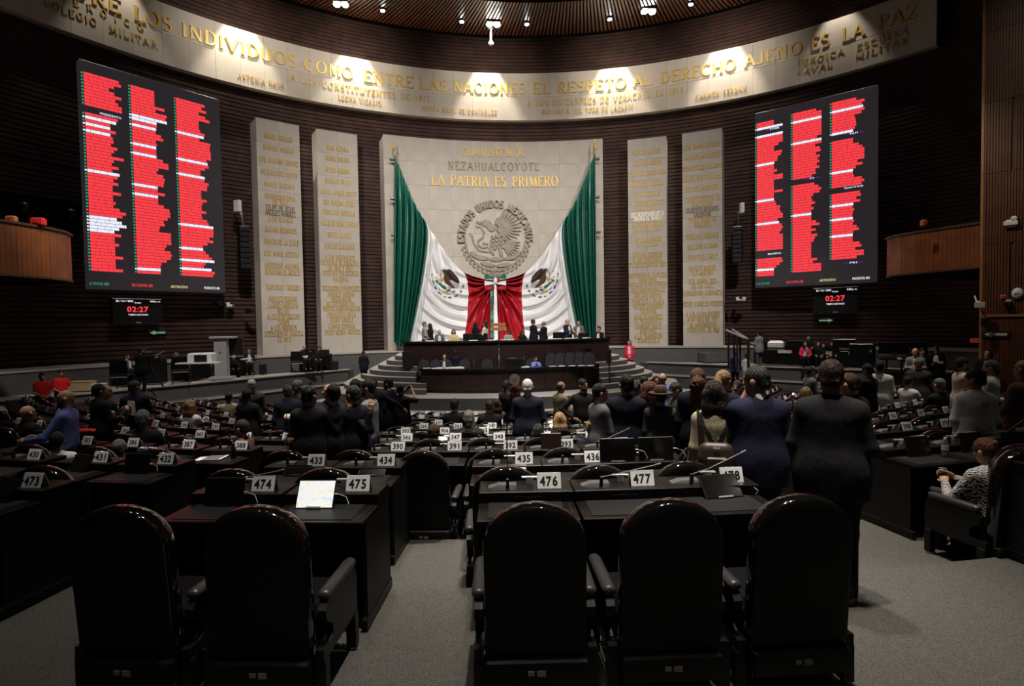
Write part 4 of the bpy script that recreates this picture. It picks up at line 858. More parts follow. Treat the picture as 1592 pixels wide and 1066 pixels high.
for i, (px, nm) in enumerate(((1193, 'right of the man in the pale grey jacket'), (1227, 'left of the woman in red'), (1240, 'directly behind the woman in red'), (1313, 'left of the black desk monitor'), (1378, 'first of the pair right of the long table'), (1402, 'second of the pair right of the long table'), (1430, 'behind the men talking on the right platform'))):
    q = onz(px, 568+(px-1169)*.045, ZP); dx = 1.2 if px < 1360 else .6
    n_ = np.array([-.64, -.76]); x, y = q[0]-n_[0]*dx*1.2, q[1]-n_[1]*dx*1.2
    t = tag(empty('office_armchair', (x, y, ZP), PI-.7), 'black office armchair, %s' % nm, 'chair', 'office armchairs on the right platform')
    MB().box((0, -.02, .98), (.58, .10, .52), bev=.06).obj('backrest', M['leather'], t); MB().box((0, .24, .54), (.56, .52, .12), bev=.05).obj('seat', M['leather'], t)
    for s in (-1, 1): MB().box((s*.32, .22, .76), (.06, .36, .05), bev=.02).obj('armrest', M['armpad'], t); MB().box((s*.32, .22, .64), (.04, .06, .22)).obj('arm_post', M['metal'], t)
    MB().tube([(0, .22, .05), (0, .22, .5)], .04).obj('pedestal', M['metal'], t); MB().box((0, .22, .04), (.6, .08, .06)).obj('foot', M['metal'], t); MB().box((0, .22, .04), (.08, .6, .06)).obj('foot', M['metal'], t)
def tabletop_item(nm, lb, cat, px, parts):
    q = onz(px, 548+(px-1200)*.03, ZP+.98); t = tag(empty(nm, (q[0], q[1]+.1, ZP+.98), -.72), lb, cat)
    for n, m, c, d, b in parts: MB().box(c, d, bev=b).obj(n, M[m], t)
tabletop_item('tissue_box', 'white bundle on the long right table near the grey jacketed man', 'box', 1208, [('bundle', 'white', (0, .1, .3), (.55, .35, .32), .08), ('base', 'black', (0, .1, .07), (.62, .4, .14), .02)])
tabletop_item('desktop_monitor', 'wide black monitor on the long right table', 'monitor', 1315, [('screen', 'black', (0, .1, .34), (.72, .05, .42), .02), ('stand', 'black', (0, .12, .06), (.26, .2, .12), .01), ('pale_label', 'silver', (.0, .07, .2), (.3, .01, .06), 0)])
tabletop_item('desktop_computer', 'black computer at the right end of the long table', 'computer', 1342, [('case', 'black', (0, .1, .2), (.7, .35, .4), .02), ('lamp_button', 'silver', (.28, -.08, .15), (.06, .01, .08), 0)])
for i, px in enumerate((1218, 1228, 1292, 1328)): tabletop_item('name_card', 'small white card on the long right table, %s from its left end' % ['first', 'second', 'third', 'fourth'][i], 'card', px, [('card', 'white', (0, -.1, .06), (.26 if i < 2 else .2, .02, .1), 0), ('foot', 'white', (0, -.07, .01), (.2, .1, .02), 0)])
# handrails of the platform stair
for i, (x0, y0, x1, y1) in enumerate(((1129, 513, 1164, 528), (1139, 512.5, 1163, 527))):
    p0 = at(x0, y0, 26.2); p1 = at(x1, y1, 24.6); t = tag(empty('stair_handrail', (p1[0], p1[1], ZP)), 'sloping pale handrail on dark posts, %s one' % ('left' if i == 0 else 'right'), 'handrail', 'stair handrails')
    R_ = lambda p: (p[0]-p1[0], p[1]-p1[1], p[2]-ZP)
    MB().tube([R_(p0), R_(p1)], .05).obj('rail', M['silver'], t)
    for f in (.1, .5, 1):
        c = p0+(p1-p0)*f; MB().tube([(c[0]-p1[0], c[1]-p1[1], 0), R_(c)], .045).obj('post', M['metal'], t)
struct(MB().box((0, 0, 0), (1, 1, 1)).map(lambda q: (11.7+q[0]*1.6, 18.3+q[1]*1.4, 1.95+q[2]*.5)).obj('floor_stair_right', M['greywall']), 'grey stair block behind the handrails')
# ------------------------------------------------------------------ balconies
def balcony(name, label, poly, z0, z1, split):
    root = struct(empty(name, (0, 0, 0)), label); root['kind'] = 'structure'
    mb = MB()
    # wall strip with vertical boards
    pts = []
    for (x0, y0), (x1, y1) in zip(poly[:-1], poly[1:]):
        n = max(1, int(math.hypot(x1-x0, y1-y0)/.11))
        for i in range(n): pts.append((x0+(x1-x0)*i/n, y0+(y1-y0)*i/n))
    pts.append(poly[-1])
    for (x0, y0), (x1, y1) in zip(pts[:-1], pts[1:]):
        l = math.hypot(x1-x0, y1-y0); mb.box(((x0+x1)/2, (y0+y1)/2, (z0+z1)/2), (l*.94, .07, z1-z0), rz=math.atan2(y1-y0, x1-x0))
    o = mb.obj('board_cladding', M['wood'], root); o['kind'] = 'stuff'
    mb = MB()
    for (x0, y0), (x1, y1) in zip(poly[:-1], poly[1:]):
        l = math.hypot(x1-x0, y1-y0); mb.box(((x0+x1)/2, (y0+y1)/2, z1+.02), (l+.06, .16, .06), rz=math.atan2(y1-y0, x1-x0)); mb.box(((x0+x1)/2, (y0+y1)/2, z0+.01), (l+.06, .12, .05), rz=math.atan2(y1-y0, x1-x0))
    mb.obj('edge_rail', M['woodseam'], root)
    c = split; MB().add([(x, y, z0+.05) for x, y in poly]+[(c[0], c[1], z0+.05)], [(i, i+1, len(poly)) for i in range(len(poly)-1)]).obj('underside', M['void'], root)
    mb = MB()
    for (x0, y0), (x1, y1) in zip(poly[:-1], poly[1:]):
        l = math.hypot(x1-x0, y1-y0); mb.box(((x0+x1)/2*1.008, (y0+y1)/2, (z0+z1)/2), (l*1.02, .05, z1-z0-.02), rz=math.atan2(y1-y0, x1-x0))
    mb.obj('inner_lining', M['woodseam'], root)
RB = [(11.62, 1.9), (11.2, 3.3), (11.02, 3.9), (10.95, 4.35), (11.0, 4.8), (11.2, 5.2), (11.6, 5.6), (12.2, 5.9), (15.5, 6.4)]
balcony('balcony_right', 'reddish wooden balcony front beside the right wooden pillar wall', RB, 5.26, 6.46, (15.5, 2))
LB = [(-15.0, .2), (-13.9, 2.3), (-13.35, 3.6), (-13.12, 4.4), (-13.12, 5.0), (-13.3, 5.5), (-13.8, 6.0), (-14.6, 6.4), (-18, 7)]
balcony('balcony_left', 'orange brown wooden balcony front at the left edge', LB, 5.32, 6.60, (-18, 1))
for nm, lb, cat, px, py, d, dd, m in (('red_bag', 'small red bundle on the rail of the left balcony', 'bag', 60, 347, 14.3, (.26, .2, .2), 'redcloth'), ('orange_box', 'small orange box on the left balcony rail near its left end', 'box', 18, 340, 14.0, (.2, .15, .2), 'woodedge'), ('orange_box', 'small orange lamp box on the rail of the right balcony', 'box', 1436, 352, 15.9, (.13, .12, .2), 'woodedge')):
    p = at(px, py, d); t = tag(empty(nm, (p[0], p[1], 6.64 if px < 800 else 6.51)), lb, cat); MB().box((0, 0, dd[2]/2), dd, bev=.03).obj('body', M[m], t); MB().box((0, -dd[1]/2-.01, dd[2]*.5), (dd[0]*.5, .02, dd[2]*.4)).obj('front_patch', M['redcloth'], t)
# ------------------------------------------------------------------ wooden pillar wall at the right
A_ = np.array([11.40, 2.15]); D_ = np.array([.565, -.825]); NRM = np.array([-.825, -.565]); LW = 7.0; rzw = math.atan2(D_[1], D_[0])
def pw(u, v, z): q = A_+D_*u-NRM*v; return (q[0], q[1], z)
mb = MB(); V = [pw(0, 0, 0), pw(LW, 0, 0), pw(LW, .5, 0), pw(0, .5, 0)]
pwall = struct(mb.add([p for p in V]+[(x, y, 20.5) for x, y, z in V], [(3, 2, 1, 0), (4, 5, 6, 7), (0, 1, 5, 4), (1, 2, 6, 5), (2, 3, 7, 6), (3, 0, 4, 7)]).obj('wall_right', M['woodseam']), 'tall reddish wooden pillar wall with fine vertical battens')
mb = MB(); n = int(LW/.06)
for r_ in range(9):
    z0, z1 = 4.02+r_*1.85, 4.02+(r_+1)*1.85-.012
    for i in range(n):
        if random.random() < .02: continue
        c = pw((i+.5)*LW/n, -.02-random.random()*.008, (z0+z1)/2); mb.box(c, (LW/n*.72, .05, z1-z0), rz=rzw)
o = mb.obj('upper_battens', M['pillarwood'], pwall); o['kind'] = 'stuff'
mb = MB()
for i in range(n): mb.box(pw((i+.5)*LW/n, -.02, 1.98), (LW/n*.80, .05, 3.9), rz=rzw)
o = mb.obj('lower_battens', M['pillarwood'], pwall); o['kind'] = 'stuff'
MB().box(pw(LW/2, -.04, 3.97), (LW, .10, .07), rz=rzw).obj('middle_rail', M['woodedge'], pwall)
MB().box(pw(-.03, .18, 10.2), (.06, .46, 20.4), rz=rzw).obj('corner_strip', M['woodedge'], pwall)
def onwall(px, py, off=.06):
    q = ray(px, py); n3 = np.array([NRM[0], NRM[1], 0]); t = np.dot(np.array([A_[0], A_[1], 0])-CAM, n3)/np.dot(q, n3); p = CAM+q*t+n3*off; return p
def wall_item(nm, lb, cat, px, py, build):
    p = onwall(px, py); t = tag(empty(nm, p, rzw), lb, cat); build(t); return t
def b_arrow(t):
    MB().box((0, .0, 0), (.58, .05, .20), bev=.01).obj('backing', M['signbox'], t); arrow(t, .48, .16, -1, 'signpale')
wall_item('exit_arrow_sign', 'black sign with pale arrow pointing left on the wooden wall', 'sign', 1549, 519.5, b_arrow)
def b_lamp(t): MB().box((0, -.04, 0), (.28, .16, .20), bev=.06).obj('lamp_body', M['white'], t); MB().box((.06, -.06, .12), (.12, .12, .12), bev=.03).obj('lamp_head', M['white'], t)
wall_item('emergency_lamp', 'white emergency lamp high on the wooden wall', 'lamp', 1573, 348, b_lamp)
def b_det(t): MB().lathe([(.12, 0), (.12, .05), (.06, .09)], 14).map(lambda q: (q[0], -q[2], q[1]*1.2)).obj('dome', M['white'], t, True); MB().box((0, -.07, -.02), (.10, .04, .05)).obj('dark_slot', M['metal'], t)
wall_item('smoke_detector', 'round white detector on the wooden wall above the arrow sign', 'detector', 1583, 456, b_det)
def b_red(t): MB().lathe([(.05, 0), (.04, .04)], 10).map(lambda q: (q[0], -q[2], q[1])).obj('button', M['redcloth'], t); MB().box((0, 0, 0), (.10, .02, .10)).obj('plate', M['white'], t)
wall_item('alarm_button', 'tiny red alarm button on the wooden wall', 'button', 1560, 461, b_red)
def b_cam(t): MB().box((0, -.08, 0), (.14, .18, .16), bev=.03).obj('camera_body', M['black'], t); MB().box((0, -.03, .1), (.10, .08, .05)).obj('mount', M['white'], t)
wall_item('security_camera', 'black camera with white mount on the wooden wall', 'camera', 1569, 473, b_cam)
p = at(1524, 474, 14.8); t = tag(empty('security_camera', p, .6), 'pale tilted camera at the edge of the wooden wall', 'camera'); MB().box((0, 0, 0), (.13, .22, .16), bev=.02).obj('camera_body', M['lectern'], t); MB().tube([(0, 0, .08), (.12, .1, .10), (.2, .15, .25)], .02).obj('wall_arm', M['white'], t)
p = at(1529.5, 501, 14.8); t = tag(empty('wall_phone', p, .6), 'black telephone box on the edge of the wooden wall', 'telephone'); MB().box((0, 0, 0), (.14, .1, .26), bev=.02).obj('case', M['black'], t); MB().box((0, -.06, 0), (.05, .04, .22), bev=.01).obj('handset', M['metal'], t)
p = at(1516.5, 529, 18.0); t = tag(empty('exit_sign', p, -.5), 'small dim red and white exit sign by the wooden wall', 'sign'); MB().box((0, 0, 0), (.26, .05, .14)).obj('sign_box', mat('dim_red_sign', (.2, .01, .01), .5, emit=(.22, .03, .02), es=.5), t); mb = MB(); sans(mb, 'EXIT', lambda x, z: (x, -.03, z), .18, .06); mb.obj('sign_letters', M['signpale'], t)
# ================================================================== SEATS
ORD = ['zeroth', 'first', 'second', 'third', 'fourth', 'fifth', 'sixth', 'seventh', 'eighth', 'ninth', 'tenth', 'eleventh', 'twelfth', 'thirteenth', 'fourteenth', 'fifteenth', 'sixteenth', 'seventeenth', 'eighteenth', 'nineteenth', 'twentieth'] + ['%dth' % i for i in range(21, 60)]
def back_path(a, zs, zt, z0, n=14):
    return [(-a, z0), (-a, (z0+zs)/2), (-a, zs)]+[(-a*math.cos(PI*i/n), zs+(zt-zs)*math.sin(PI*i/n)) for i in range(1, n)]+[(a, zs), (a, (z0+zs)/2), (a, z0)]
def lean(z): return .05-.085*z
def rim(mb, P, wi, dp, bev=.018):
    """rounded flat band of depth dp swept along the arch"""
    n = len(P); V = []
    sec = [(-1, -dp/2), (-1, dp/2)]+[(1+(.95*math.cos(q)-.95)*1.6, dp/2*math.sin(q)) for q in [1.35-2.70*i/8 for i in range(9)]]
    m = len(sec)
    for i, (x, z) in enumerate(P):
        q0, q1 = P[max(i-1, 0)], P[min(i+1, n-1)]; tx, tz = q1[0]-q0[0], q1[1]-q0[1]; l = math.hypot(tx, tz); nx, nz = -tz/l, tx/l
        for o, y in sec: V.append((x+nx*o*wi/2, y+lean(z), z+nz*o*wi/2))
    F = [(i*m+k, i*m+(k+1) % m, (i+1)*m+(k+1) % m, (i+1)*m+k) for i in range(n-1) for k in range(m)]+[tuple(range(m-1, -1, -1)), tuple((n-1)*m+k for k in range(m))]
    mb.add(V, F)
def fill(mb, P, y, bulge, inset, sgn):
    """padded panel filling the arch; sgn -1 faces the rear"""
    n = len(P); cz = sum(p[1] for p in P)/n
    rings = []
    for f, b in ((1, 0), (.94, .6), (.72, .92), (.0, 1)):
        rings.append([(x*(inset if f == 1 else inset*f), y+sgn*bulge*b+lean(cz+(z-cz)*f), cz+(z-cz)*(inset if f == 1 else inset*f)) for x, z in P])
    V = sum(rings[:3], [])+[rings[3][0]]
    F = []
    for r_ in range(2):
        for i in range(n):
            q = (r_*n+i, r_*n+(i+1) % n, (r_+1)*n+(i+1) % n, (r_+1)*n+i); F.append(q if sgn > 0 else q[::-1])
    for i in range(n):
        q = (2*n+i, 2*n+(i+1) % n, 3*n); F.append(q if sgn > 0 else q[::-1])
    mb.add(V, F)
PA = back_path(.262, .90, 1.105, .10)
def chair_parts():
    out = []; mb = MB(); rim(mb, PA, .034, .125); out.append(('back_rim', mb.mesh('back_rim', M['lacquer'], True), []))
    mb = MB(); fill(mb, back_path(.272, .90, 1.112, .27), -.058, .014, 1.0, -1); out.append(('rear_panel', mb.mesh('rear_panel', M['leather'], True), []))
    mb = MB(); fill(mb, back_path(.255, .89, 1.085, .40), .04, .055, .97, 1); out.append(('back_cushion', mb.mesh('back_cushion', M['leather'], True), []))
    lab = [('inventory_label', MB().box((-.03, -.072, .205), (.034, .006, .024)).box((.025, -.072, .203), (.046, .006, .030)).mesh('inventory_label', mat('grey_sticker', (.30, .28, .25), .6)))]
    out.append(('base_rail', MB().box((0, -.025, .195), (.545, .09, .15), bev=.012).mesh('base_rail', M['panelwood']), lab))
    out.append(('seat_cushion', MB().box((0, .32, .40), (.53, .52, .13), bev=.04).mesh('seat_cushion', M['leather']), []))
    out.append(('seat_frame', MB().box((0, .31, .29), (.54, .50, .10), bev=.01).mesh('seat_frame', M['panelwood']), []))
    for s in (-1, 1):
        x = s*.312
        out.append(('armrest', MB().tube([(0, yy, 0) for yy in (.07, .078, .10, .30, .50, .535, .545)], [.55, .85, 1, 1, 1, .85, .5], 12).map(lambda p, x=x: (x+p[0]*.041, p[1], .570+p[2]*.030)).mesh('armrest', M['armpad'], True), []))
        P = [(.00, .235), (.57, .235), (.575, .46), (.545, .52), (.50, .555), (.10, .555), (.045, .50), (.055, .44), (.14, .38), (.15, .32), (.10, .30), (.00, .30)]
        mb = MB(); n = len(P); mb.add([(x-.024, y, z) for y, z in P]+[(x+.024, y, z) for y, z in P], [tuple(range(n-1, -1, -1)), tuple(range(n, 2*n))]+[(i, (i+1) % n, n+(i+1) % n, n+i) for i in range(n)])
        out.append(('side_panel', mb.mesh('side_panel', M['panelwood']), []))
        for y in (.035, .54):
            out.append(('leg', MB().box((x, y, .127), (.062, .062, .224), bev=.008).mesh('leg', M['panelwood']), [('metal_glide', MB().lathe([(.022, 0), (.026, .006), (.026, .018)], 10, (x, y, 0)).mesh('metal_glide', M['silver']))]))
    return out
def desk_parts():
    out = []
    out.append(('desk_top', MB().box((0, .90, .75), (.694, .42, .032), bev=.006).mesh('desk_top', M['desk']), [('writing_mat', MB().box((-.01, .90, .7675), (.53, .33, .005)).mesh('writing_mat', M['deskmat'])), ('pen_groove', MB().box((.305, .90, .7675), (.012, .26, .004)).mesh('pen_groove', M['black']))]))
    out.append(('riser', MB().box((0, 1.21, .79), (.694, .30, .11), bev=.006).mesh('riser', M['desk']), [('slot', MB().box((.02, 1.058, .80), (.20, .006, .016)).mesh('slot', M['deskmat']))]))
    out.append(('front_panel', MB().box((0, 1.345, .39), (.694, .03, .74)).mesh('front_panel', M['deskside']), []))
    for s in (-1, 1): out.append(('side_panel', MB().box((s*.333, 1.05, .38), (.028, .58, .71)).mesh('side_panel', M['deskside']), [('plinth', MB().box((s*.333, 1.05, .045), (.040, .66, .09), bev=.008).mesh('plinth', M['desk']))]))
    m = MB(); X0, X1, XI = -.28, -.07, -.21; Y0, Y1 = 1.16, 1.24
    m.add([(X0, Y0, .846), (X1, Y0, .846), (X1, Y1, .846), (X0, Y1, .846), (XI, Y0+.01, .864), (X1, Y0+.01, .864), (X1, Y1, .868), (XI, Y1, .868)], [(3, 2, 1, 0), (4, 5, 6, 7), (0, 1, 5, 4), (1, 2, 6, 5), (2, 3, 7, 6), (3, 0, 4, 7)])
    out.append(('console', m.mesh('console', M['console']), [('microphone_base', MB().box((-.135, 1.15, .885), (.022, .03, .07), bev=.004).mesh('microphone_base', M['black']))]))
    out.append(('silver_clip', MB().box((.035, 1.26, .868), (.055, .03, .045)).box((.035, 1.26, .897), (.125, .03, .014), bev=.003).mesh('silver_clip', M['silver']), []))
    return out
CP, DP = chair_parts(), desk_parts()
def merged(parts, name, skip=()):
    """one plain mesh of all parts for the small far copies"""
    V, F, MI, mats = [], [], [], []
    for n, me, subs in parts:
        for mm in [me]+[s[1] for s in subs]:
            if n in skip: continue
            m_ = mm.materials[0]
            if m_ not in mats: mats.append(m_)
            b = len(V); V += [tuple(v.co) for v in mm.vertices]
            for p in mm.polygons: F.append(tuple(i+b for i in p.vertices)); MI.append(mats.index(m_))
    me = bpy.data.meshes.new(name); me.from_pydata(V, [], F)
    for m_ in mats: me.materials.append(m_)
    me.polygons.foreach_set('material_index', MI); return me
CFAR = merged(CP, 'arched_armchair'); DFAR = merged(DP, 'delegate_desk')
MIC_UP = MB().tube([(-.135, 1.15, .90), (-.135, 1.155, 1.15), (-.13, 1.15, 1.40)], .004, 5).mesh('microphone_stem', M['black'])
MIC_R = MB().tube([(-.135, 1.15, .915), (0, 1.16, .935), (.28, 1.17, .99)], .0032, 5).tube([(.28, 1.17, .99), (.325, 1.172, 1.0)], .0055, 6).mesh('microphone_stem', M['silver'])
MIC_R2 = MB().tube([(-.135, 1.15, .915), (.0, 1.16, .95), (.26, 1.17, 1.06)], .0032, 5).tube([(.26, 1.17, 1.06), (.30, 1.172, 1.078)], .0055, 6).mesh('microphone_stem', M['silver'])
CARDM = MB().add([(-.088, -.045, 0), (.088, -.045, 0), (.088, -.008, .108), (-.088, -.008, .108), (-.088, -.041, 0), (.088, -.041, 0), (.088, -.004, .108), (-.088, -.004, .108)], [(0, 1, 2, 3), (7, 6, 5, 4), (0, 3, 7, 4), (1, 5, 6, 2), (3, 2, 6, 7)]).add(
    [(-.088, .033, 0), (.088, .033, 0), (.088, -.004, .108), (-.088, -.004, .108), (-.088, .037, 0), (.088, .037, 0), (.088, 0, .108), (-.088, 0, .108)], [(3, 2, 1, 0), (4, 5, 6, 7), (0, 4, 7, 3), (1, 2, 6, 5)]).mesh('card_sheet', M['card'])
def number_mesh(t):
    mb = MB(); sl = (.045-.008)/.108
    sans(mb, t, lambda x, z: (x, -.0462+(.052+z)*sl, .052+z), .136, .064)
    return mb.mesh('number', M['ink'])
# people who take a seat's place are listed first so that no chair stands in them
SEATS = []                                             # (row, block, index, phi of the chair, number)
def phi_px(px, k, loc=1.20):
    R = row_rc(k)-loc; q = ray(px, 700); a = q[0]**2+q[1]**2; bx, by = CAM[0]-P0[0], CAM[1]-P0[1]; b = bx*q[0]+by*q[1]; c = bx*bx+by*by-R*R
    t = (-b-math.sqrt(b*b-a*c))/a; p = CAM+q*t; return math.atan2(p[0]-P0[0], P0[1]-p[1])
KN = {1: ([57], [411, 556, 849, 992, 1129], []), 2: ([262, 162, 60], [493, 600, 812, 918, 1020], [1420, 1500, 1580]), 3: ([378, 297, 212], [536, 619, 706, 792], []), 4: ([450, 386, 315], [633, 708, 775, 846, 917], [])}
BASE = [0, 474, 433, 389, 346, 303, 260, 217, 174, 131, 88, 45]
def px_of(ph, k):
    x, y = seat_pos(row_rc(k)-.3, ph); v = np.array([x, y, row_z(k)+1.0])-CAM; z = v @ FW
    return (796+F_PX*(v @ RT)/z, z) if z > .5 else (None, z)
PWA, PWD, PWN = np.array([11.40, 2.15]), np.array([.565, -.825]), np.array([-.825, -.565])
def ledge_ok(x, y):
    for (x0, y0), (x1, y1) in zip([(7.5, 18.6), (11.4, 14.0), (14.7, 10.5)], [(11.4, 14.0), (14.7, 10.5), (16.8, 8.2)]):
        nx, ny = -(y1-y0), (x1-x0); l = math.hypot(nx, ny)          # points to the hall side
        d = ((abs(x)-x0)*nx+(y-y0)*ny)/l
        if (d if ny > 0 else d) > -.9 : return False
    u_, v_ = (np.array((x, y))-PWA) @ PWD, -((np.array((x, y))-PWA) @ PWN)
    if -1.0 < u_ < 8 and v_ > -1.0: return False
    return not ((x/9.7)**2+((y-17.6)/7.15)**2 < 1.12)
for k in range(1, 12):
    rs = row_rc(k)-1.20; off = .16/rs; Lk, Ck, Rk = KN.get(k, ([], [], []))
    def fit(px, last_step, lim_fn, start):
        ph = [phi_px(p, k) for p in px]
        if not ph: ph = [start]
        while lim_fn(ph[-1]+last_step) and len(ph) < 30: ph.append(ph[-1]+last_step)
        return ph
    def inview(p, lo=-70, hi=1660):
        q = px_of(p, k); return q[0] is not None and lo < q[0] < hi and abs(p) < .98
    Lp = fit(Lk, -.80/rs, inview, -.277-(k-4)*.004); Cp = fit(Ck, .71/rs, lambda p: p < (-.026 if k < 3 else .012), -.197-(k-4)*.002); Rp = fit(Rk, .74/rs, inview, .0985)
    if k > 4 and k < 9: pass
    for b, ps in (('left', Lp), ('middle', Cp), ('right', Rp)):
        for i, p in enumerate(ps):
            num = BASE[k]-1-i if b == 'left' else BASE[k]+i if b == 'middle' else BASE[k]+len(Cp)+i
            if b == 'right' and k == 2: num = 438+i
            SEATS.append((k, b, i, p-off, num))
OCC = []                                               # filled by the people table: (x, y, radius) with chair removed
TABLETS = {475: 'map', 474: 'dark', 432: 'dark', 431: 'side', 433: 'flat', 434: 'olive', 478: 'low', 436: 'up', 437: 'up', 393: 'brown', 438: 'black', 439: 'black', 473: 'side', 389: 'dark', 440: 'side', 435: 'olive'}
def tablet(num, T, kind, where):
    w, h = .285, .20
    y0, z0, tilt, x0, rz = 1.0, .772, .42, -.04, 0
    if kind == 'dark': w, h, x0, tilt = .30, .205, -.06, .25
    if kind == 'side': w, h, x0, tilt, rz = .30, .20, -.02, .7, -.25
    if kind == 'flat': w, h, x0, tilt = .27, .13, .02, .8
    if kind == 'olive': w, h, x0, tilt = .27, .12, .06, .85
    if kind == 'low': w, h, x0, tilt, rz = .30, .19, .06, .72, .12
    if kind == 'up': w, h, x0, tilt = .36, .235, (.42 if num == 436 else .13), .10; y0, z0 = 1.10, .85
    if kind == 'brown': w, h, x0, tilt = .26, .19, -.02, .15; y0, z0 = 1.12, .85
    if kind == 'black': w, h, x0, tilt = .30, .215, .04, .3
    if kind == 'map': w, h, x0, tilt, y0 = .275, .205, -.09, .50, .955
    lbl = {'map': 'tablet with a bright lit map on its screen, on the nearest middle desk by the aisle'}.get(kind, 'dark tablet, ' + where)
    t = tag(empty('tablet', (0, 0, 0)), lbl, 'tablet', 'tablets on the desks'); t.matrix_world = T @ Matrix.Translation((x0, y0, z0)) @ Matrix.Rotation(rz, 4, 'Z') @ Matrix.Rotation(-tilt, 4, 'X')
    MB().box((0, .006, h/2), (w, .012, h), bev=.004).obj('case', M['black'], t); MB().box((0, -.001, h/2), (w*.95, .004, h*.93)).obj('screen', M['map'] if kind == 'map' else (mat('brown_glass', (.05, .022, .014), .3) if kind in ('brown', ) else M['screenoff']), t)
    MB().box((0, -.006, .006), (w*.38, .02, .012)).obj('holder', M['silver'] if kind in ('low', 'map', 'up') else M['black'], t)
    if kind in ('map', 'low', 'up', 'dark'):
        MB().tube([(w/2, 0, h*.5), (w/2+.025, 0, h*.5)], .0045, 6).tube([(w/2+.025, 0, h*.5), (w/2+.09, -.01, h*.4), (w/2+.12, -.02, h*.15), (w/2+.10, .0, .01)], .0018, 5).obj('charging_cable', M['white'], t)
def where_is(k, b, i):
    return '%s row of the %s block, %s from its %s' % ('nearest' if k == 1 else ORD[k], b, ORD[i+1], 'left aisle' if b == 'middle' else 'aisle')
def build_seats():
    nch = 0
    for k, b, i, ph, num in SEATS:
        rc = row_rc(k); x, y = seat_pos(rc, ph); z = row_z(k)
        if k > 4 or b != 'middle':
            xd, yd = seat_pos(rc-1.2, ph)
            if not (ledge_ok(x, y) and ledge_ok(xd, yd)): continue
        if k == 11 and b == 'middle' and not ledge_ok(*seat_pos(rc-1.36, ph)): continue
        near = k <= 4; T = Matrix.Translation((x, y, z)) @ Matrix.Rotation(ph, 4, 'Z')
        where = where_is(k, b, i)
        gy = random.uniform(-.03, .03) if k > 1 else 0; jr = random.uniform(-.05, .05) if k > 1 else 0
        if (k, b, i) == (3, 'middle', 2): gy, jr = -.05, 0.0         # the chair pushed back into the short aisle
        Tc = T @ Matrix.Translation((0, gy, 0)) @ Matrix.Rotation(jr, 4, 'Z')
        cx, cy = Tc.translation.x, Tc.translation.y
        taken = any(math.hypot(cx+.3*-math.sin(ph)-ox, cy+.3*math.cos(ph)-oy) < rr for ox, oy, rr in OCC)
        if num == 439 and k == 2: taken = True                       # this seat's chair is turned, built with the woman in stripes
        if not taken:
            if near:
                t = empty('arched_armchair'); t.matrix_world = Tc
                for n, me, subs in CP:
                    o = link(n, me, t)
                    for sn, sm in subs: link(sn, sm, o)
            else: t = link('arched_armchair', CFAR); t.matrix_world = Tc
            lb = 'black arched armchair, ' + where
            if (k, b, i) == (3, 'middle', 2): lb = 'black arched armchair pushed back alone into the short aisle'
            tag(t, lb, 'chair', 'arched seats of row %d, %s block' % (k, b)); nch += 1
        if near:
            t = empty('delegate_desk'); t.matrix_world = T
            for n, me, subs in DP:
                o = link(n, me, t)
                for sn, sm in subs: link(sn, sm, o)
                if n == 'console': link('microphone_stem', {474: MIC_R, 477: MIC_R, 478: MIC_R2, 440: MIC_R2, 350: MIC_R2, 394: MIC_R2, 390: MIC_R}.get(num, MIC_UP if num in (433, 476, 435, 389, 392, 439, 388, 391) else MIC_R), o) if num in (474, 477, 478, 440, 350, 394, 390, 433, 476, 435, 389, 392, 439, 388) else None
        else: t = link('delegate_desk', DFAR); t.matrix_world = T
        tag(t, 'dark wooden delegate desk, ' + where, 'desk', 'desks of row %d, %s block' % (k, b))
        t = empty('number_card'); t.matrix_world = T @ Matrix.Translation((.175, 1.17, .846))
        tag(t, ('white tent card printed %d, ' % num if k <= 4 else 'small white tent card, ')+where, 'card', 'number cards of row %d, %s block' % (k, b))
        link('card_sheet', CARDM, t)
        if k <= 7: link('number', number_mesh(str(num)), t)
        if num in TABLETS and near: tablet(num, T, TABLETS[num], where)
    print('CHAIRS', nch, len(SEATS))
def seat_T(num):
    for k, b, i, ph, n in SEATS:
        if n == num: x, y = seat_pos(row_rc(k), ph); return Matrix.Translation((x, y, row_z(k))) @ Matrix.Rotation(ph, 4, 'Z')
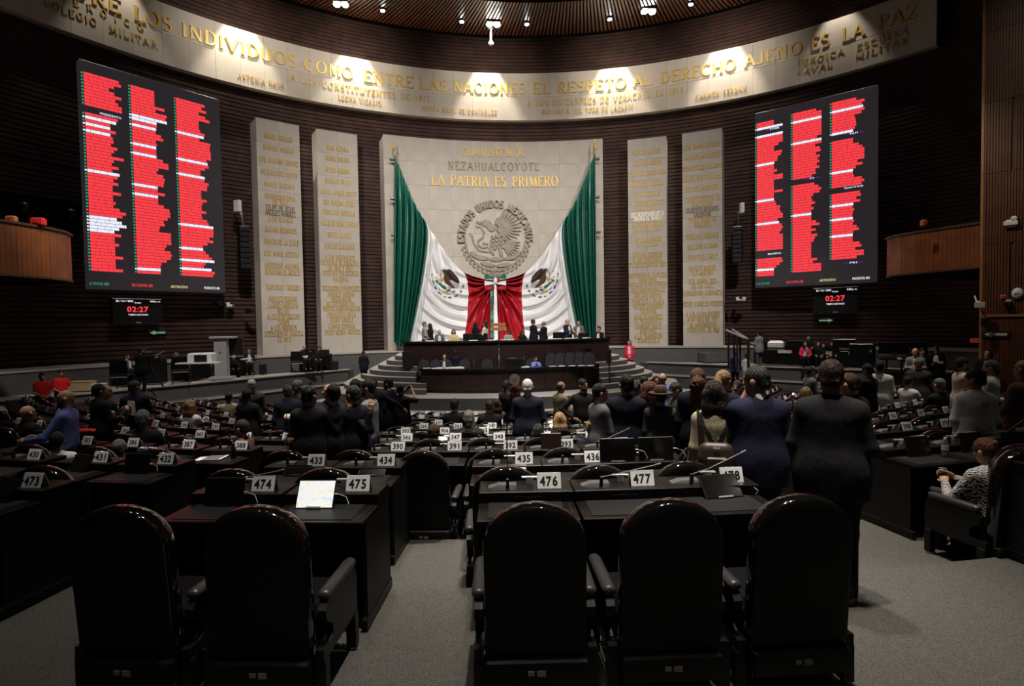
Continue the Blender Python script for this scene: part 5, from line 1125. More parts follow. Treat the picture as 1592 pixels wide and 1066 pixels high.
# ================================================================== PEOPLE
class Sdf:
    """a smooth union of tapered limbs, meshed as one closed surface"""
    def __init__(s): s.p = []; s.cut = []; s.noise = None
    def cap(s, a, b, ra, rb=None, k=.03, sy=1.0): s.p.append(('c', np.array(a, float), np.array(b, float), ra, ra if rb is None else rb, k, sy)); return s
    def ell(s, c, r, k=.02, yaw=0): s.p.append(('e', np.array(c, float), np.array(r, float), yaw, 0, k, 1)); return s
    def plane(s, pt, n): s.cut.append((np.array(pt, float), np.array(n, float)/np.linalg.norm(n))); return s
    def mesh(s, h):
        lo = np.full(3, 9.); hi = np.full(3, -9.)
        B = []
        for q in s.p:
            if q[0] == 'c':
                r = max(q[3], q[4])*max(1, q[6]); l = np.minimum(q[1], q[2])-r; u = np.maximum(q[1], q[2])+r
            else: r = max(q[2][:2]) if q[3] else 0; l = q[1]-np.maximum(q[2], r); u = q[1]+np.maximum(q[2], r)
            B.append((l, u)); lo = np.minimum(lo, l); hi = np.maximum(hi, u)
        lo -= 2.5*h; n = np.ceil((hi+2.5*h-lo)/h).astype(int)+1; F = np.full(n, .5, np.float32)
        ax = [lo[i]+h*np.arange(n[i]) for i in range(3)]
        for q, (l, u) in zip(s.p, B):
            m = q[5]+2*h; i0 = np.maximum(0, np.floor((l-m-lo)/h).astype(int)); i1 = np.minimum(n, np.ceil((u+m-lo)/h).astype(int)+1)
            X, Y, Z = ax[0][i0[0]:i1[0], None, None], ax[1][None, i0[1]:i1[1], None], ax[2][None, None, i0[2]:i1[2]]
            if q[0] == 'c':
                a, b, ra, rb, k, sy = q[1:]; ab = b-a; L2 = max(ab @ ab, 1e-9)
                t = np.clip(((X-a[0])*ab[0]+(Y-a[1])*ab[1]+(Z-a[2])*ab[2])/L2, 0, 1)
                d = np.sqrt((X-a[0]-t*ab[0])**2+((Y-a[1]-t*ab[1])/sy)**2+(Z-a[2]-t*ab[2])**2)-(ra+(rb-ra)*t)
            else:
                c, r, yaw = q[1:4]; k = q[5]; x, y, z = X-c[0], Y-c[1], Z-c[2]
                if yaw: cs, sn = math.cos(yaw), math.sin(yaw); x, y = x*cs+y*sn, -x*sn+y*cs
                k0 = np.sqrt((x/r[0])**2+(y/r[1])**2+(z/r[2])**2); k1 = np.sqrt((x/r[0]**2)**2+(y/r[1]**2)**2+(z/r[2]**2)**2); d = k0*(k0-1)/np.maximum(k1, 1e-6)
            S = F[i0[0]:i1[0], i0[1]:i1[1], i0[2]:i1[2]]; g = np.clip(.5+.5*(S-d)/k, 0, 1)
            F[i0[0]:i1[0], i0[1]:i1[1], i0[2]:i1[2]] = S+(d-S)*g-k*g*(1-g)
        if s.noise:
            a, f = s.noise; X, Y, Z = ax[0][:, None, None], ax[1][None, :, None], ax[2][None, None, :]
            F = F+a*np.sin(X*f+1.3*np.sin(Z*f*.7))*np.sin(Y*f+.8*np.sin(X*f*.9))*np.sin(Z*f*1.1)
        for p, nn in s.cut:
            F = np.maximum(F, (ax[0][:, None, None]-p[0])*nn[0]+(ax[1][None, :, None]-p[1])*nn[1]+(ax[2][None, None, :]-p[2])*nn[2])
        return surface_net(F, lo, h)
def surface_net(F, lo, h):
    S = F < 0; n = np.array(F.shape)-1
    c = [S[i:n[0]+i, j:n[1]+j, k:n[2]+k] for i in (0, 1) for j in (0, 1) for k in (0, 1)]
    cnt = sum(x.astype(np.int8) for x in c); act = (cnt > 0) & (cnt < 8)
    idx = np.full(n, -1, np.int64); I = np.argwhere(act); idx[act] = np.arange(len(I))
    if not len(I): return np.zeros((0, 3)), np.zeros((0, 4), int)
    acc = np.zeros((len(I), 3)); w = np.zeros(len(I))
    C8 = [np.array((i, j, k)) for i in (0, 1) for j in (0, 1) for k in (0, 1)]
    val = [F[I[:, 0]+o[0], I[:, 1]+o[1], I[:, 2]+o[2]] for o in C8]
    for a in range(8):
        for b in range(a+1, 8):
            if np.abs(C8[a]-C8[b]).sum() != 1: continue
            m = (val[a] < 0) != (val[b] < 0); t = np.where(m, val[a]/np.where(m, val[a]-val[b], 1), 0)
            acc += np.where(m[:, None], C8[a]+t[:, None]*(C8[b]-C8[a]), 0); w += m
    V = lo+h*(I+acc/w[:, None]); Q = []
    for ax_ in range(3):
        u, v = [(1, 2), (2, 0), (0, 1)][ax_]
        A = [slice(0, -1)]*3; Bs = list(A); A2 = [slice(None)]*3; Bs = [slice(None)]*3
        A2[ax_] = slice(0, -1); Bs[ax_] = slice(1, None)
        e = S[tuple(A2)] != S[tuple(Bs)]; P = np.argwhere(e); P = P[(P[:, u] > 0) & (P[:, v] > 0) & (P[:, u] < n[u]) & (P[:, v] < n[v])]
        if not len(P): continue
        def at_(du, dv): q = P.copy(); q[:, u] -= du; q[:, v] -= dv; return idx[q[:, 0], q[:, 1], q[:, 2]]
        q = np.stack([at_(1, 1), at_(0, 1), at_(0, 0), at_(1, 0)], 1); fl = ~S[P[:, 0], P[:, 1], P[:, 2]]; q[fl] = q[fl][:, ::-1]; Q.append(q)
    return V, np.concatenate(Q)
_HC = {}; USED = set()
def hand_mesh(kind, h):
    """palm, four bent fingers of unequal length and a thumb from the side of the palm; wrist at the origin, fingers along +y, palm facing -z, thumb at +x"""
    if (kind, h) in _HC: return _HC[kind, h]
    s = Sdf(); r = .0095 if h < .008 else .0115
    s.cap((0, -.03, 0), (0, .015, 0), .028, .028, .015, .8); s.cap((-.022, .03, 0), (-.026, .080, 0), .017, .014, .02); s.cap((.020, .03, 0), (.026, .080, 0), .017, .014, .02); s.cap((0, .02, 0), (0, .08, .002), .018, .015, .02)
    sp = {'spread': .30, 'relax': .07, 'grip': .04}[kind]; cu = {'spread': (.10, .15), 'relax': (.45, .5), 'grip': (1.0, 1.2)}[kind]
    for i, (x, l) in enumerate(((-.032, .058), (-.011, .074), (.011, .080), (.031, .070))):
        a = (x/.03)*sp; p0 = np.array((x, .082, 0)); d = np.array((math.sin(a), math.cos(a), 0)); c1, c2 = cu
        p1 = p0+(d*math.cos(c1*.6)+np.array((0, 0, -math.sin(c1*.6))))*l*.45; p2 = p1+(d*math.cos(c1*.6+c2*.7)+np.array((0, 0, -math.sin(c1*.6+c2*.7))))*l*.32; p3 = p2+(d*math.cos(c1*.6+c2*1.3)+np.array((0, 0, -math.sin(c1*.6+c2*1.3))))*l*.26
        s.cap(p0, p1, r*1.05, r, .006); s.cap(p1, p2, r, r*.92, .004); s.cap(p2, p3, r*.92, r*.78, .004)
    t = {'spread': (.9, 0), 'relax': (.5, -.35), 'grip': (.3, -.8)}[kind]
    q0 = np.array((.028, .018, -.004)); q1 = q0+np.array((math.sin(t[0]), math.cos(t[0]), t[1]))*.038; q2 = q1+np.array((math.sin(t[0]*.6), math.cos(t[0]*.6), t[1]))*.030
    s.cap(q0, q1, .015, .012, .015); s.cap(q1, q2, .012, .009, .004)
    _HC[kind, h] = s.mesh(h); return _HC[kind, h]
def hand_at(W, E, side, kind, h, palm=None, sc=1.0):
    V, Q = hand_mesh(kind, h); y = np.array(W)-np.array(E); y = y/np.linalg.norm(y)
    up = np.array(palm if palm is not None else (side*1.0, .25, .15), float); z = up-y*(up @ y); z /= np.linalg.norm(z); x = np.cross(y, z)
    if side*1 < 0 and False: x = -x
    thumb = np.array((0, .6, .8)); fl = 1 if x @ thumb >= 0 else -1
    R = np.stack([x*fl, y, z], 1); Vw = V*sc @ R.T+np.array(W)+y*.02
    return Vw, (Q if fl > 0 else Q[:, ::-1])
ARMS = {  # right side values (x positive): elbow, wrist; the left is mirrored
 'down': ((.212, -.03, 1.13), (.222, .05, .88)), 'front': ((.218, -.01, 1.14), (.07, .19, .98)), 'cross': ((.235, .05, 1.15), (-.05, .22, 1.17)), 'phone': ((.225, .06, 1.15), (.075, .29, 1.26)),
 'akimbo': ((.40, -.07, 1.18), (.20, .06, 1.03)), 'desk': ((.245, .16, 1.14), (.16, .40, 1.10)), 'raise': ((.27, .20, 1.36), (.10, .33, 1.58)), 'mouth': ((.17, .17, 1.20), (.04, .17, 1.50)),
 'lap': ((.222, .04, 1.12), (.09, .24, 1.02)), 'talk': ((.235, .05, 1.14), (.16, .29, 1.18)), 'side': ((.26, -.05, 1.14), (.28, .10, .90))}
def skin_mat(t): return cloth('skin_%d' % t, [(.46, .27, .18), (.33, .175, .11), (.24, .115, .07), (.52, .34, .25)][t], .55, .06, .35)
def hair_mat(c):
    if 'hair_%s' % c in M: return M['hair_%s' % c]
    m = cloth('hair_%s' % c, dict(k=(.006, .005, .0045), d=(.018, .011, .008), b=(.045, .022, .012), r=(.085, .028, .014), g=(.13, .125, .12), w=(.50, .49, .47), y=(.28, .17, .075), s=(.026, .023, .021), c=(.10, .045, .022), n=(.022, .010, .007))[c], .5, .35, .3); fabric_relief(m, (70, 70, 14), .9, .03); return m
def person(label, px, py, d, al, top='K', hair=('short', 'k'), arms='down', z=None, sit=None, legs='K', hy=0, hp=0, fat=1.0, skin=1, H=None, shirt=None, tie=None, glasses=False, beard=None, style='jacket', occ=True, wide=1.0, shrink=0, hand=('relax', 'relax'), palms=(None, None), extra=None, group=None):
    P = at(px, py, d); x, y, zh = P; zf = z if z is not None else floor_z(x, y)
    if sit == 'seat':                                   # takes the nearest seat at that depth
        best = min([s_ for s_ in SEATS if s_[:3] not in USED], key=lambda s_: abs(seat_px(s_)[0]-px)/12+abs(seat_px(s_)[1]-d)*3); USED.add(best[:3]); k, b, i, ph, num = best
        x, y = seat_pos(row_rc(k)-.26, ph); zf = row_z(k); v = np.array([x, y, zf])-CAM; dd = v @ FW; zh = at(px, py, dd)[2]
    base = 1.33 if sit else 1.755
    if H: s = H/base; zr = zh-H
    elif sit == 'edge': s = .95*max(1, d/27)**0; zr = zh-base*s
    else: s = min(1.12, max(.86, (zh-zf)/base)); zr = zf if not sit else zh-base*s
    if sit == 'seat': zr = max(zf-.02, min(zf+.06, zh-base*s))
    A = math.atan2(x-CAM[0], y-CAM[1]); rz = -(A+math.radians(al))
    root = tag(empty('person', (x, y, zr), rz), label, 'person', group); root.scale = (s, s, s)
    if occ and not sit: OCC.append((x, y, .46))
    h = (.0115 if d < 5.6 else .014 if d < 9.5 else .02 if d < 15 else .027 if d < 21 else .031)/s
    dz = -.42 if sit else 0.; fat = 1+(fat-1)*.72
    f = fat; O = np.array((0, 0, dz))
    def U(*p): return np.array(p, float)+O
    hw = wide*(1+.35*(f-1)); sh = .157*hw
    # arms
    def arm(side):
        a = arms[1 if side > 0 else 0] if isinstance(arms, tuple) else arms
        E_, W_ = ARMS[a] if isinstance(a, str) else a
        E_, W_ = np.array(E_, float), np.array(W_, float)
        if isinstance(a, str): E_ = E_*np.array((side*hw*(1+.25*(f-1)), 1, 1)); W_ = W_*np.array((side, 1, 1))
        if isinstance(a, str) and a == 'cross': W_[2] += .03*side
        return U(side*sh*1.03, -.01, 1.405), E_+O, W_+O
    AR = {sd: arm(sd) for sd in (-1, 1)}
    hips = [U(sd*.088*f, -.01, .93) for sd in (-1, 1)]
    if sit: LG = {sd: (hips[(sd+1)//2], np.array((sd*.12, .42, .50)), np.array((sd*.12, .40, .09)), np.array((sd*.13, .56, .035))) for sd in (-1, 1)}
    else: LG = {sd: (hips[(sd+1)//2], np.array((sd*.105, .02, .50)), np.array((sd*.115, -.03, .085)), np.array((sd*.135, .13, .035))) for sd in (-1, 1)}
    # head frame
    yaw = -math.radians(hy); cy_, sy_ = math.cos(yaw), math.sin(yaw); pt = math.radians(hp); cp_, sp_ = math.cos(pt), math.sin(pt); NB = np.array((0, -.005, 1.54))
    def Hd(px_, py_, pz_):                               # head space -> body space (pitch then yaw about the neck)
        v = np.array((px_, py_, pz_))-NB; v = np.array((v[0], v[1]*cp_+v[2]*sp_*1.0, -v[1]*sp_+v[2]*cp_)); v = np.array((v[0]*cy_-v[1]*sy_, v[0]*sy_+v[1]*cy_, v[2])); return v+NB+O
    B = Sdf()
    B.ell(Hd(0, -.008, 1.658), (.076, .094, .097), .02, yaw); B.ell(Hd(0, .022, 1.592), (.060, .070, .076), .03, yaw); B.cap(Hd(0, .07, 1.548), Hd(0, .075, 1.545), .022, .022, .03)
    B.cap(Hd(0, .090, 1.650), Hd(0, .108, 1.612), .009, .015, .012); B.cap(Hd(-.035, .078, 1.672), Hd(.035, .078, 1.672), .012, .012, .02)
    B.cap(Hd(-.018, .082, 1.573), Hd(.018, .082, 1.573), .011, .011, .012)
    for sd in (-1, 1): B.ell(Hd(sd*.084, -.004, 1.628), (.014, .025, .034), .008, yaw)
    B.cap(U(0, -.03, 1.42), Hd(0, -.008, 1.56), .058*(.9+.1*f), .054*(.85+.15*f), .03)
    T = [((.09*hw, 0, 1.34), (.065*f, .015, 1.10), .105, .108), ((.065*f, .01, 1.10), (.085*f, -.005, .95), .108, .112)]
    def torso(S, add, k=.06, hem=None):
        for sd in (-1, 1):
            for a, b, ra, rb in T: S.cap(U(sd*a[0], a[1], a[2]), U(sd*b[0], b[1], b[2]), ra*(.75+.25*f)+add, rb*(.62+.38*f)+add, k, .92)
            S.cap(U(sd*.05, -.02, 1.435), U(sd*sh, -.012, 1.400), .060+add, .054+add, .05)
        S.cap(U(0, -.01, 1.32), U(0, .01*f, 1.05), .10+add, (.10+.07*(f-1))+add, .06)
    torso(B, -.015)
    for sd in (-1, 1):
        S_, E_, W_ = AR[sd]; B.cap(S_, E_, .045, .038, .03); B.cap(E_, W_, .038, .027, .02)
        a, b, c, t = LG[sd]; B.cap(a, b, .082, .055, .04); B.cap(b, c, .055, .036, .02); B.cap(c, t, .036, .025, .02)
    V, Q = B.mesh(h); VS, QS = [V], [Q]; n = len(V); hv = .0055 if d < 9 else .011
    for j, sd in enumerate((-1, 1)):
        S_, E_, W_ = AR[sd]; v2, q2 = hand_at(W_, E_, sd, hand[j], hv, palms[j]); VS.append(v2); QS.append(q2+n); n += len(v2)
    link('body', np_mesh('body', np.concatenate(VS), np.concatenate(QS), skin_mat(skin)), root)
    # clothes
    tc = CLO[top] if isinstance(top, str) else top; tm = cloth('cloth_%s' % (top if isinstance(top, str) else 'x%d' % (hash(top) % 9999)), tc)
    if 'Normal' in tm.node_tree.nodes['Principled BSDF'].inputs and not tm.node_tree.nodes['Principled BSDF'].inputs['Normal'].is_linked: fabric_relief(tm, (9, 9, 5), .30, .04)
    if extra == 'zebra': tm = zebra_material()
    J = Sdf(); jk = style in ('jacket', 'coat'); add = .020 if jk else .010
    torso(J, add, .05)
    hz = .765 if jk else (.93 if not sit else .96)
    if jk and not sit:
        for sd in (-1, 0, 1): J.cap(U(sd*.080*f, .0, .98), U(sd*.088*f, .0, .68), .112*(.62+.38*f)+add, .118*(.62+.38*f)+add, .10, .95)
    for sd in (-1, 1):
        S_, E_, W_ = AR[sd]; We = W_-(W_-E_)*.05
        if style == 'polo': J.cap(S_, S_+(E_-S_)*.62, .060+add*.6, .060+add*.5, .035); continue
        J.cap(S_, E_, .055+add*.6, .047+add*.5, .035); J.cap(E_, We, .047+add*.5, .036+add*.4, .025)
    J.cap(U(0, -.03, 1.42), U(0, -.022, 1.475), .075, .062, .03)
    J.plane(U(0, 0, hz), (0, 0, -1)); J.plane(Hd(0, -.01, 1.505) if False else U(0, .02, 1.505), (0, .45, 1))
    vj, qj = J.mesh(h)
    link('jacket' if jk else 'shirt', np_mesh('jacket', vj, qj, tm), root)
    L = Sdf(); lm = cloth('cloth_%s' % legs, CLO[legs])
    for sd in (-1, 1):
        a, b, c, t = LG[sd]; L.cap(a, b, .098*(.5+.5*f), .072, .05); L.cap(b, c, .072, .062, .03)
        L.cap(U(sd*.06*f, 0, 1.0), a, .112*(.55+.45*f), .112*(.55+.45*f), .05, .95)
    v, q = L.mesh(h*1.1); link('trousers', np_mesh('trousers', v, q, lm), root)
    if d < 9 or z is not None or sit is None:
        W = Sdf()
        for sd in (-1, 1): a, b, c, t = LG[sd]; W.cap(c+np.array((0, -.03, -.035)), t, .042, .036, .02)
        W.plane((0, 0, .003), (0, 0, -1)); v, q = W.mesh(max(.012, h)); link('shoes', np_mesh('shoes', v, q, M['lacquer']), root)
    # hair
    hs, hc = hair
    if hs not in ('bald', 'none'):
        R = Sdf(); e = .010 if hs in ('short', 'buzz') else .015
        if hs == 'ring':
            R.ell(Hd(0, -.014, 1.645), (.083, .098, .086), .02, yaw); R.plane(Hd(0, .025, 1.60), Hd(0, 1, .25)-Hd(0, 0, 0)); R.plane(Hd(0, 0, 1.70), (0, .15, 1)); R.plane(Hd(0, -.02, 1.565), (0, .4, -1))
        else:
            R.ell(Hd(0, -.013, 1.668), (.076+e, .094+e*.9, .095+e), .02, yaw)
            fr_ = Hd(0, 1, 1.2)-Hd(0, 0, 0)
            if hs in ('short', 'buzz', 'wavy'):
                R.cap(Hd(-.03, -.075, 1.60), Hd(.03, -.075, 1.60), .035, .035, .03)
                R.plane(Hd(0, .072, 1.665), Hd(0, 1, -.55)-Hd(0, 0, 0)); R.plane(Hd(0, -.03, 1.575), Hd(0, .75, -1)-Hd(0, 0, 0))
            if hs in ('bob', 'long'):
                zl = 1.47 if hs == 'bob' else 1.36
                for sx in (-.07, -.03, .03, .07): R.cap(Hd(sx, -.05, 1.64), Hd(sx, -.06, 1.52), .046, .046, .03); R.cap(Hd(sx, -.06, 1.52), U(sx*1.05, -.07, zl), .046, .038, .03)
                R.plane(Hd(0, .045, 1.66), Hd(0, 1, -.35)-Hd(0, 0, 0)); R.plane(U(0, 0, zl-.03), (0, 0, -1))
            if hs in ('pony', 'curlytail'):
                R.plane(Hd(0, .06, 1.66), Hd(0, 1, -.5)-Hd(0, 0, 0))
            if hs == 'bun': R.ell(Hd(0, -.09, 1.71), (.045, .045, .042), .015); R.plane(Hd(0, .062, 1.66), Hd(0, 1, -.45)-Hd(0, 0, 0))
            if hs == 'curly':
                R = Sdf(); R.ell(Hd(0, -.03, 1.65), (.13, .13, .13), .03); R.ell(Hd(0, -.05, 1.53), (.15, .12, .13), .05); R.ell(U(0, -.06, 1.43), (.13, .09, .10), .05); R.plane(Hd(0, .05, 1.66), Hd(0, 1, -.2)-Hd(0, 0, 0)); R.noise = (.022, 105)
            if hs == 'wavy': R.noise = (.005, 110)
        v, q = R.mesh(min(h, .016)); 
        if len(q): link('hair', np_mesh('hair', v, q, hair_mat(hc)), root)
        if hs in ('pony', 'curlytail'):
            R = Sdf(); c_ = hs == 'curlytail'; r_ = .055 if not c_ else .085
            R.cap(Hd(0, -.10, 1.71 if not c_ else 1.66), Hd(.01, -.15, 1.60), .035, r_, .03); R.cap(Hd(.01, -.15, 1.60), U(.0, -.14, 1.40 if not c_ else 1.36), r_, r_*.8, .03)
            if c_: R.noise = (.022, 120)
            v, q = R.mesh(min(h, .014)); link('ponytail', np_mesh('ponytail', v, q, hair_mat(hc)), root)
    if beard:
        R = Sdf(); R.ell(Hd(0, .028, 1.575), (.062, .070, .062), .02, yaw); R.cap(Hd(0, .07, 1.54), Hd(0, .075, 1.535), .026, .026, .02); R.plane(Hd(0, .0, 1.595), Hd(0, .15, 1)-Hd(0, 0, 0)); R.plane(Hd(0, -.012, 1.57), Hd(0, -1, 0)-Hd(0, 0, 0))
        v, q = R.mesh(min(h, .014)); link('beard', np_mesh('beard', v, q, hair_mat(beard)), root)
    tot = (al+hy+180) % 360-180
    if abs(tot) > 55 and d < 20:                         # the face can be seen
        for sd in (-1, 1): MB().ell(Hd(sd*.031, .083, 1.652), (.012, .007, .007), 8, 5).obj('eye', M['ink'], root, True)
        m_ = MB()
        for sd in (-1, 1): m_.tube([Hd(sd*.014, .094, 1.674), Hd(sd*.034, .092, 1.680), Hd(sd*.052, .080, 1.672)], .005, 5)
        m_.obj('eyebrows', hair_mat(hc if hc not in 'w' else 'g'), root)
        MB().tube([Hd(-.022, .090, 1.571), Hd(0, .096, 1.573), Hd(.022, .090, 1.571)], .0045, 5).obj('lips', cloth('lips', (.20, .06, .05), .5, .05), root)
    if glasses:
        m_ = MB()
        for sd in (-1, 1): m_.tube([Hd(sd*.034+.024*math.cos(q), .100, 1.650+.018*math.sin(q)) for q in [2*PI*i/10 for i in range(11)]], .0028, 4); m_.tube([Hd(sd*.058, .098, 1.655), Hd(sd*.083, .0, 1.648)], .0028, 4)
        m_.tube([Hd(-.01, .103, 1.652), Hd(.01, .103, 1.652)], .0028, 4).obj('glasses', M['black'], root)
    if shirt:
        R = Sdf(); R.cap(U(0, -.028, 1.46), U(0, -.016, 1.508), .068, .062, .02); R.plane(U(0, .02, 1.530), (0, .5, 1)); v, q = R.mesh(min(h, .014)); link('shirt_collar', np_mesh('shirt_collar', v, q, cloth('cloth_%s' % shirt, CLO[shirt])), root)
        if jk and abs((al+180) % 360-180) > 60:
            R = Sdf(); R.cap(U(0, .02, 1.34), U(0, .035, 1.08), .10+.016, .105+.07*(f-1)+.018, .03); R.plane(U(.055, 0, 1.42), (1, 0, .16)); R.plane(U(-.055, 0, 1.42), (-1, 0, .16)); R.plane(U(0, .06, 1.2), (0, -1, 0)); R.plane(U(0, 0, 1.06), (0, 0, -1))
            v, q = R.mesh(min(h, .02))
            if len(q): v = v+np.array((0, .012, 0)); link('shirt_front', np_mesh('shirt_front', v, q, cloth('cloth_%s' % shirt, CLO[shirt])), root)
    if tie:
        MB().add([tuple(U(-.018, .115, 1.455)), tuple(U(.018, .115, 1.455)), tuple(U(.034, .163, 1.12)), tuple(U(0, .165, 1.07)), tuple(U(-.034, .163, 1.12)), tuple(U(-.018, .08, 1.455)), tuple(U(.018, .08, 1.455)), tuple(U(.034, .1, 1.12)), tuple(U(0, .1, 1.07)), tuple(U(-.034, .1, 1.12))], [(4, 3, 2, 1, 0), (5, 6, 7, 8, 9), (0, 1, 6, 5), (1, 2, 7, 6), (2, 3, 8, 7), (3, 4, 9, 8), (4, 0, 5, 9)]).obj('tie', cloth('cloth_%s' % tie, CLO[tie]), root)
    root['_'] = 0; del root['_']
    def Wd(p): q = np.array(p, float)+0; return root.location+Matrix.Rotation(rz, 3, 'Z') @ (Vector(q)*s)
    return root, AR, Hd, U, Wd, rz, s
def seat_px(s_):
    k, b, i, ph, num = s_; x, y = seat_pos(row_rc(k)-.26, ph); v = np.array([x, y, row_z(k)+1.2])-CAM; zz = v @ FW
    return (796+F_PX*(v @ RT)/zz, zz) if zz > .3 else (-9999, zz)
CLO = dict(K=(.0065, .0065, .007), C=(.013, .013, .0145), D=(.034, .034, .036), G=(.085, .086, .092), L=(.26, .26, .27), N=(.0075, .008, .0165), B=(.012, .0135, .034), Q=(.075, .095, .26), W=(.62, .62, .61), E=(.55, .50, .42), T=(.36, .30, .21), M=(.11, .06, .038), R=(.50, .012, .02), P=(.66, .02, .07), V=(.20, .155, .10), S=(.20, .30, .62), Y=(.50, .40, .22), U=(.12, .03, .42), O=(.035, .035, .025), F=(.02, .15, .10), A=(.16, .17, .18), X=(.11, .10, .09), Z=(.85, .12, .30))
def zebra_material():
    if 'zebra' in M: return M['zebra']
    m = mat('striped_blouse', (.5, .5, .5), .8); nt = m.node_tree; b = nt.nodes['Principled BSDF']; tc = nt.nodes.new('ShaderNodeTexCoord')
    w_ = nt.nodes.new('ShaderNodeTexWave'); w_.inputs['Scale'].default_value = 19; w_.inputs['Distortion'].default_value = 8; w_.inputs['Detail'].default_value = 2; w_.inputs['Detail Scale'].default_value = 1.3; w_.bands_direction = 'DIAGONAL'
    r = nt.nodes.new('ShaderNodeValToRGB'); r.color_ramp.interpolation = 'CONSTANT'; r.color_ramp.elements[0].color = (.008, .008, .01, 1); r.color_ramp.elements[1].color = (.62, .58, .54, 1); r.color_ramp.elements[1].position = .52
    nt.links.new(tc.outputs['Object'], w_.inputs['Vector']); nt.links.new(w_.outputs['Fac'], r.inputs[0]); nt.links.new(r.outputs[0], b.inputs['Base Color']); M['zebra'] = m; return m
pp = person
# ---- near right
m1 = pp('heavy man in a black suit seen from behind, standing alone in the right aisle', 1292, 561, 4.12, 2, 'C', ('buzz', 'n'), 'front', fat=1.25, wide=.98, legs='K', skin=2, hp=4, z=1.88)
pp('man in navy suit with hand at his mouth, beside the heavy black suited man', 1178, 570, 4.95, -20, 'B', ('short', 's'), ('mouth', 'down'), hy=-48, hp=6, fat=1.18, wide=1.06, legs='K', shirt='W', skin=1)
bw = pp('woman in a cream shirt wearing a small backpack, dark bobbed hair, from behind', 1110, 593, 5.15, -4, 'T', ('bob', 'd'), 'down', fat=.9, wide=.88, style='shirt', legs='E', skin=1)
hat = pp('person in a grey jacket and brown brimmed hat seen from behind', 1027, 604, 7.3, 4, 'D', ('short', 'd'), 'down', fat=1.06, legs='K')
pp('man in navy and black zip jacket with black hair, behind the dark laptop', 974, 583, 7.5, 8, 'N', ('short', 'k'), 'lap', hy=-35, fat=1.1, wide=1.0, legs='K')
pp('man in grey suit with glasses in profile, left of the navy zip jacket', 933, 597, 7.7, 62, 'G', ('short', 'k'), 'talk', fat=1.02, legs='K', shirt='W', glasses=True, skin=1, hy=15)
pp('woman with a long curly ponytail and black jacket, behind the backpack woman', 1085, 574, 7.0, 5, 'N', ('curlytail', 'c'), 'down', legs='N')
pp('woman with ginger blond ponytail, left of the navy suited man', 1125, 577, 7.7, 25, 'N', ('pony', 'y'), 'phone', hy=10, legs='N', skin=0)
pp('woman with big curly auburn hair beside the brown hat', 1009, 594, 8.7, -10, 'F', ('curly', 'r'), 'lap', legs='K')
pp('man in black sweater with hands on hips facing the seats', 906, 581, 12.0, 172, 'K', ('short', 'k'), 'akimbo', hy=-35, legs='K', style='shirt', beard='k', skin=1)
pp('bald man in khaki vest and blue sleeves looking at his phone', 871, 592, 13.4, 55, 'V', ('ring', 's'), 'phone', hp=12, legs='K', style='shirt', skin=1, fat=1.12)
pp('white haired man in navy suit seen from behind near the middle', 820, 590, 9.4, 3, 'N', ('short', 'w'), 'front', fat=1.15, legs='N', shirt='W', skin=0)
pp('dark haired woman in profile between the zip jacket and the curly auburn hair', 991, 593, 10.5, 80, 'K', ('long', 'k'), 'lap', legs='K', skin=0)
pp('man in white shirt in profile in front of the right grey ledge', 1002, 582, 14.2, 80, 'W', ('short', 'k'), 'talk', style='shirt', legs='K')
pp('woman with dark hair facing the seats beside the man in white shirt', 1020, 585, 15.0, 160, 'M', ('long', 'd'), 'lap', legs='K')
pp('grey haired man in blue grey jacket behind the brown hat', 1030, 580, 13.5, 0, 'Q', ('ring', 'g'), 'down', legs='N', fat=1.1)
pp('man in olive jacket bending his head, right of the brown hat', 1053, 594, 9.6, -115, 'O', ('short', 's'), 'phone', hp=22, legs='K', skin=1)
pp('person in purple top glimpsed left of the navy suited man', 1146, 592, 11.0, -160, 'U', ('short', 'b'), 'phone', legs='K', skin=0)
pp('man with dark hair half hidden behind the heavy black suited man', 1319, 581, 6.6, -40, 'K', ('short', 'b'), 'down', legs='K', hy=-30)
# ---- embracing group
pp('balding man in charcoal suit reaching an arm over his neighbour, left of the group', 481, 601, 7.0, 8, 'C', ('short', 'k'), ('down', ((.33, -.02, 1.17), (.47, .02, 1.44))), hy=42, fat=1.08, legs='K', skin=1, hand=('relax', 'spread'), palms=(None, (0, -1, .1)), wide=1.0)
pp('man with wavy black hair in charcoal suit, middle of the embracing group', 518, 598, 7.12, 0, 'C', ('wavy', 'k'), (((-.37, -.05, 1.12), (-.47, -.08, 1.10)), ((.40, -.10, 1.16), (.45, -.10, 1.38))), hy=-12, fat=1.05, legs='K', shirt='W', skin=1, hand=('grip', 'relax'), palms=((0, -1, .1), (0, -1, .1)))
pp('man in navy jacket with short grey hair, right of the embracing group', 548, 600, 7.2, -14, 'N', ('short', 's'), 'front', hy=-40, fat=1.08, legs='K', skin=1, wide=.98)
pp('bearded man in pale grey shirt facing left beside the embracing group', 572, 590, 8.1, -72, 'A', ('short', 'k'), 'talk', legs='K', style='shirt', beard='k', skin=1)
pp('bald man in blue jacket facing the camera within the embracing group', 511, 597, 8.3, 178, 'B', ('ring', 's'), 'front', legs='K', skin=0)
pp('black haired man in navy behind the embracing group', 552, 590, 9.2, -5, 'N', ('short', 'k'), 'front', legs='K')
pp('man in navy suit stretching an arm behind the bearded man', 580, 588, 13.0, 15, 'N', ('short', 'k'), ('down', ((.40, .05, 1.25), (.55, .2, 1.10))), legs='N')
pp('man in pale jacket near the left stair behind the embracing group', 556, 583, 14.5, 100, 'A', ('short', 'd'), 'talk', legs='K')
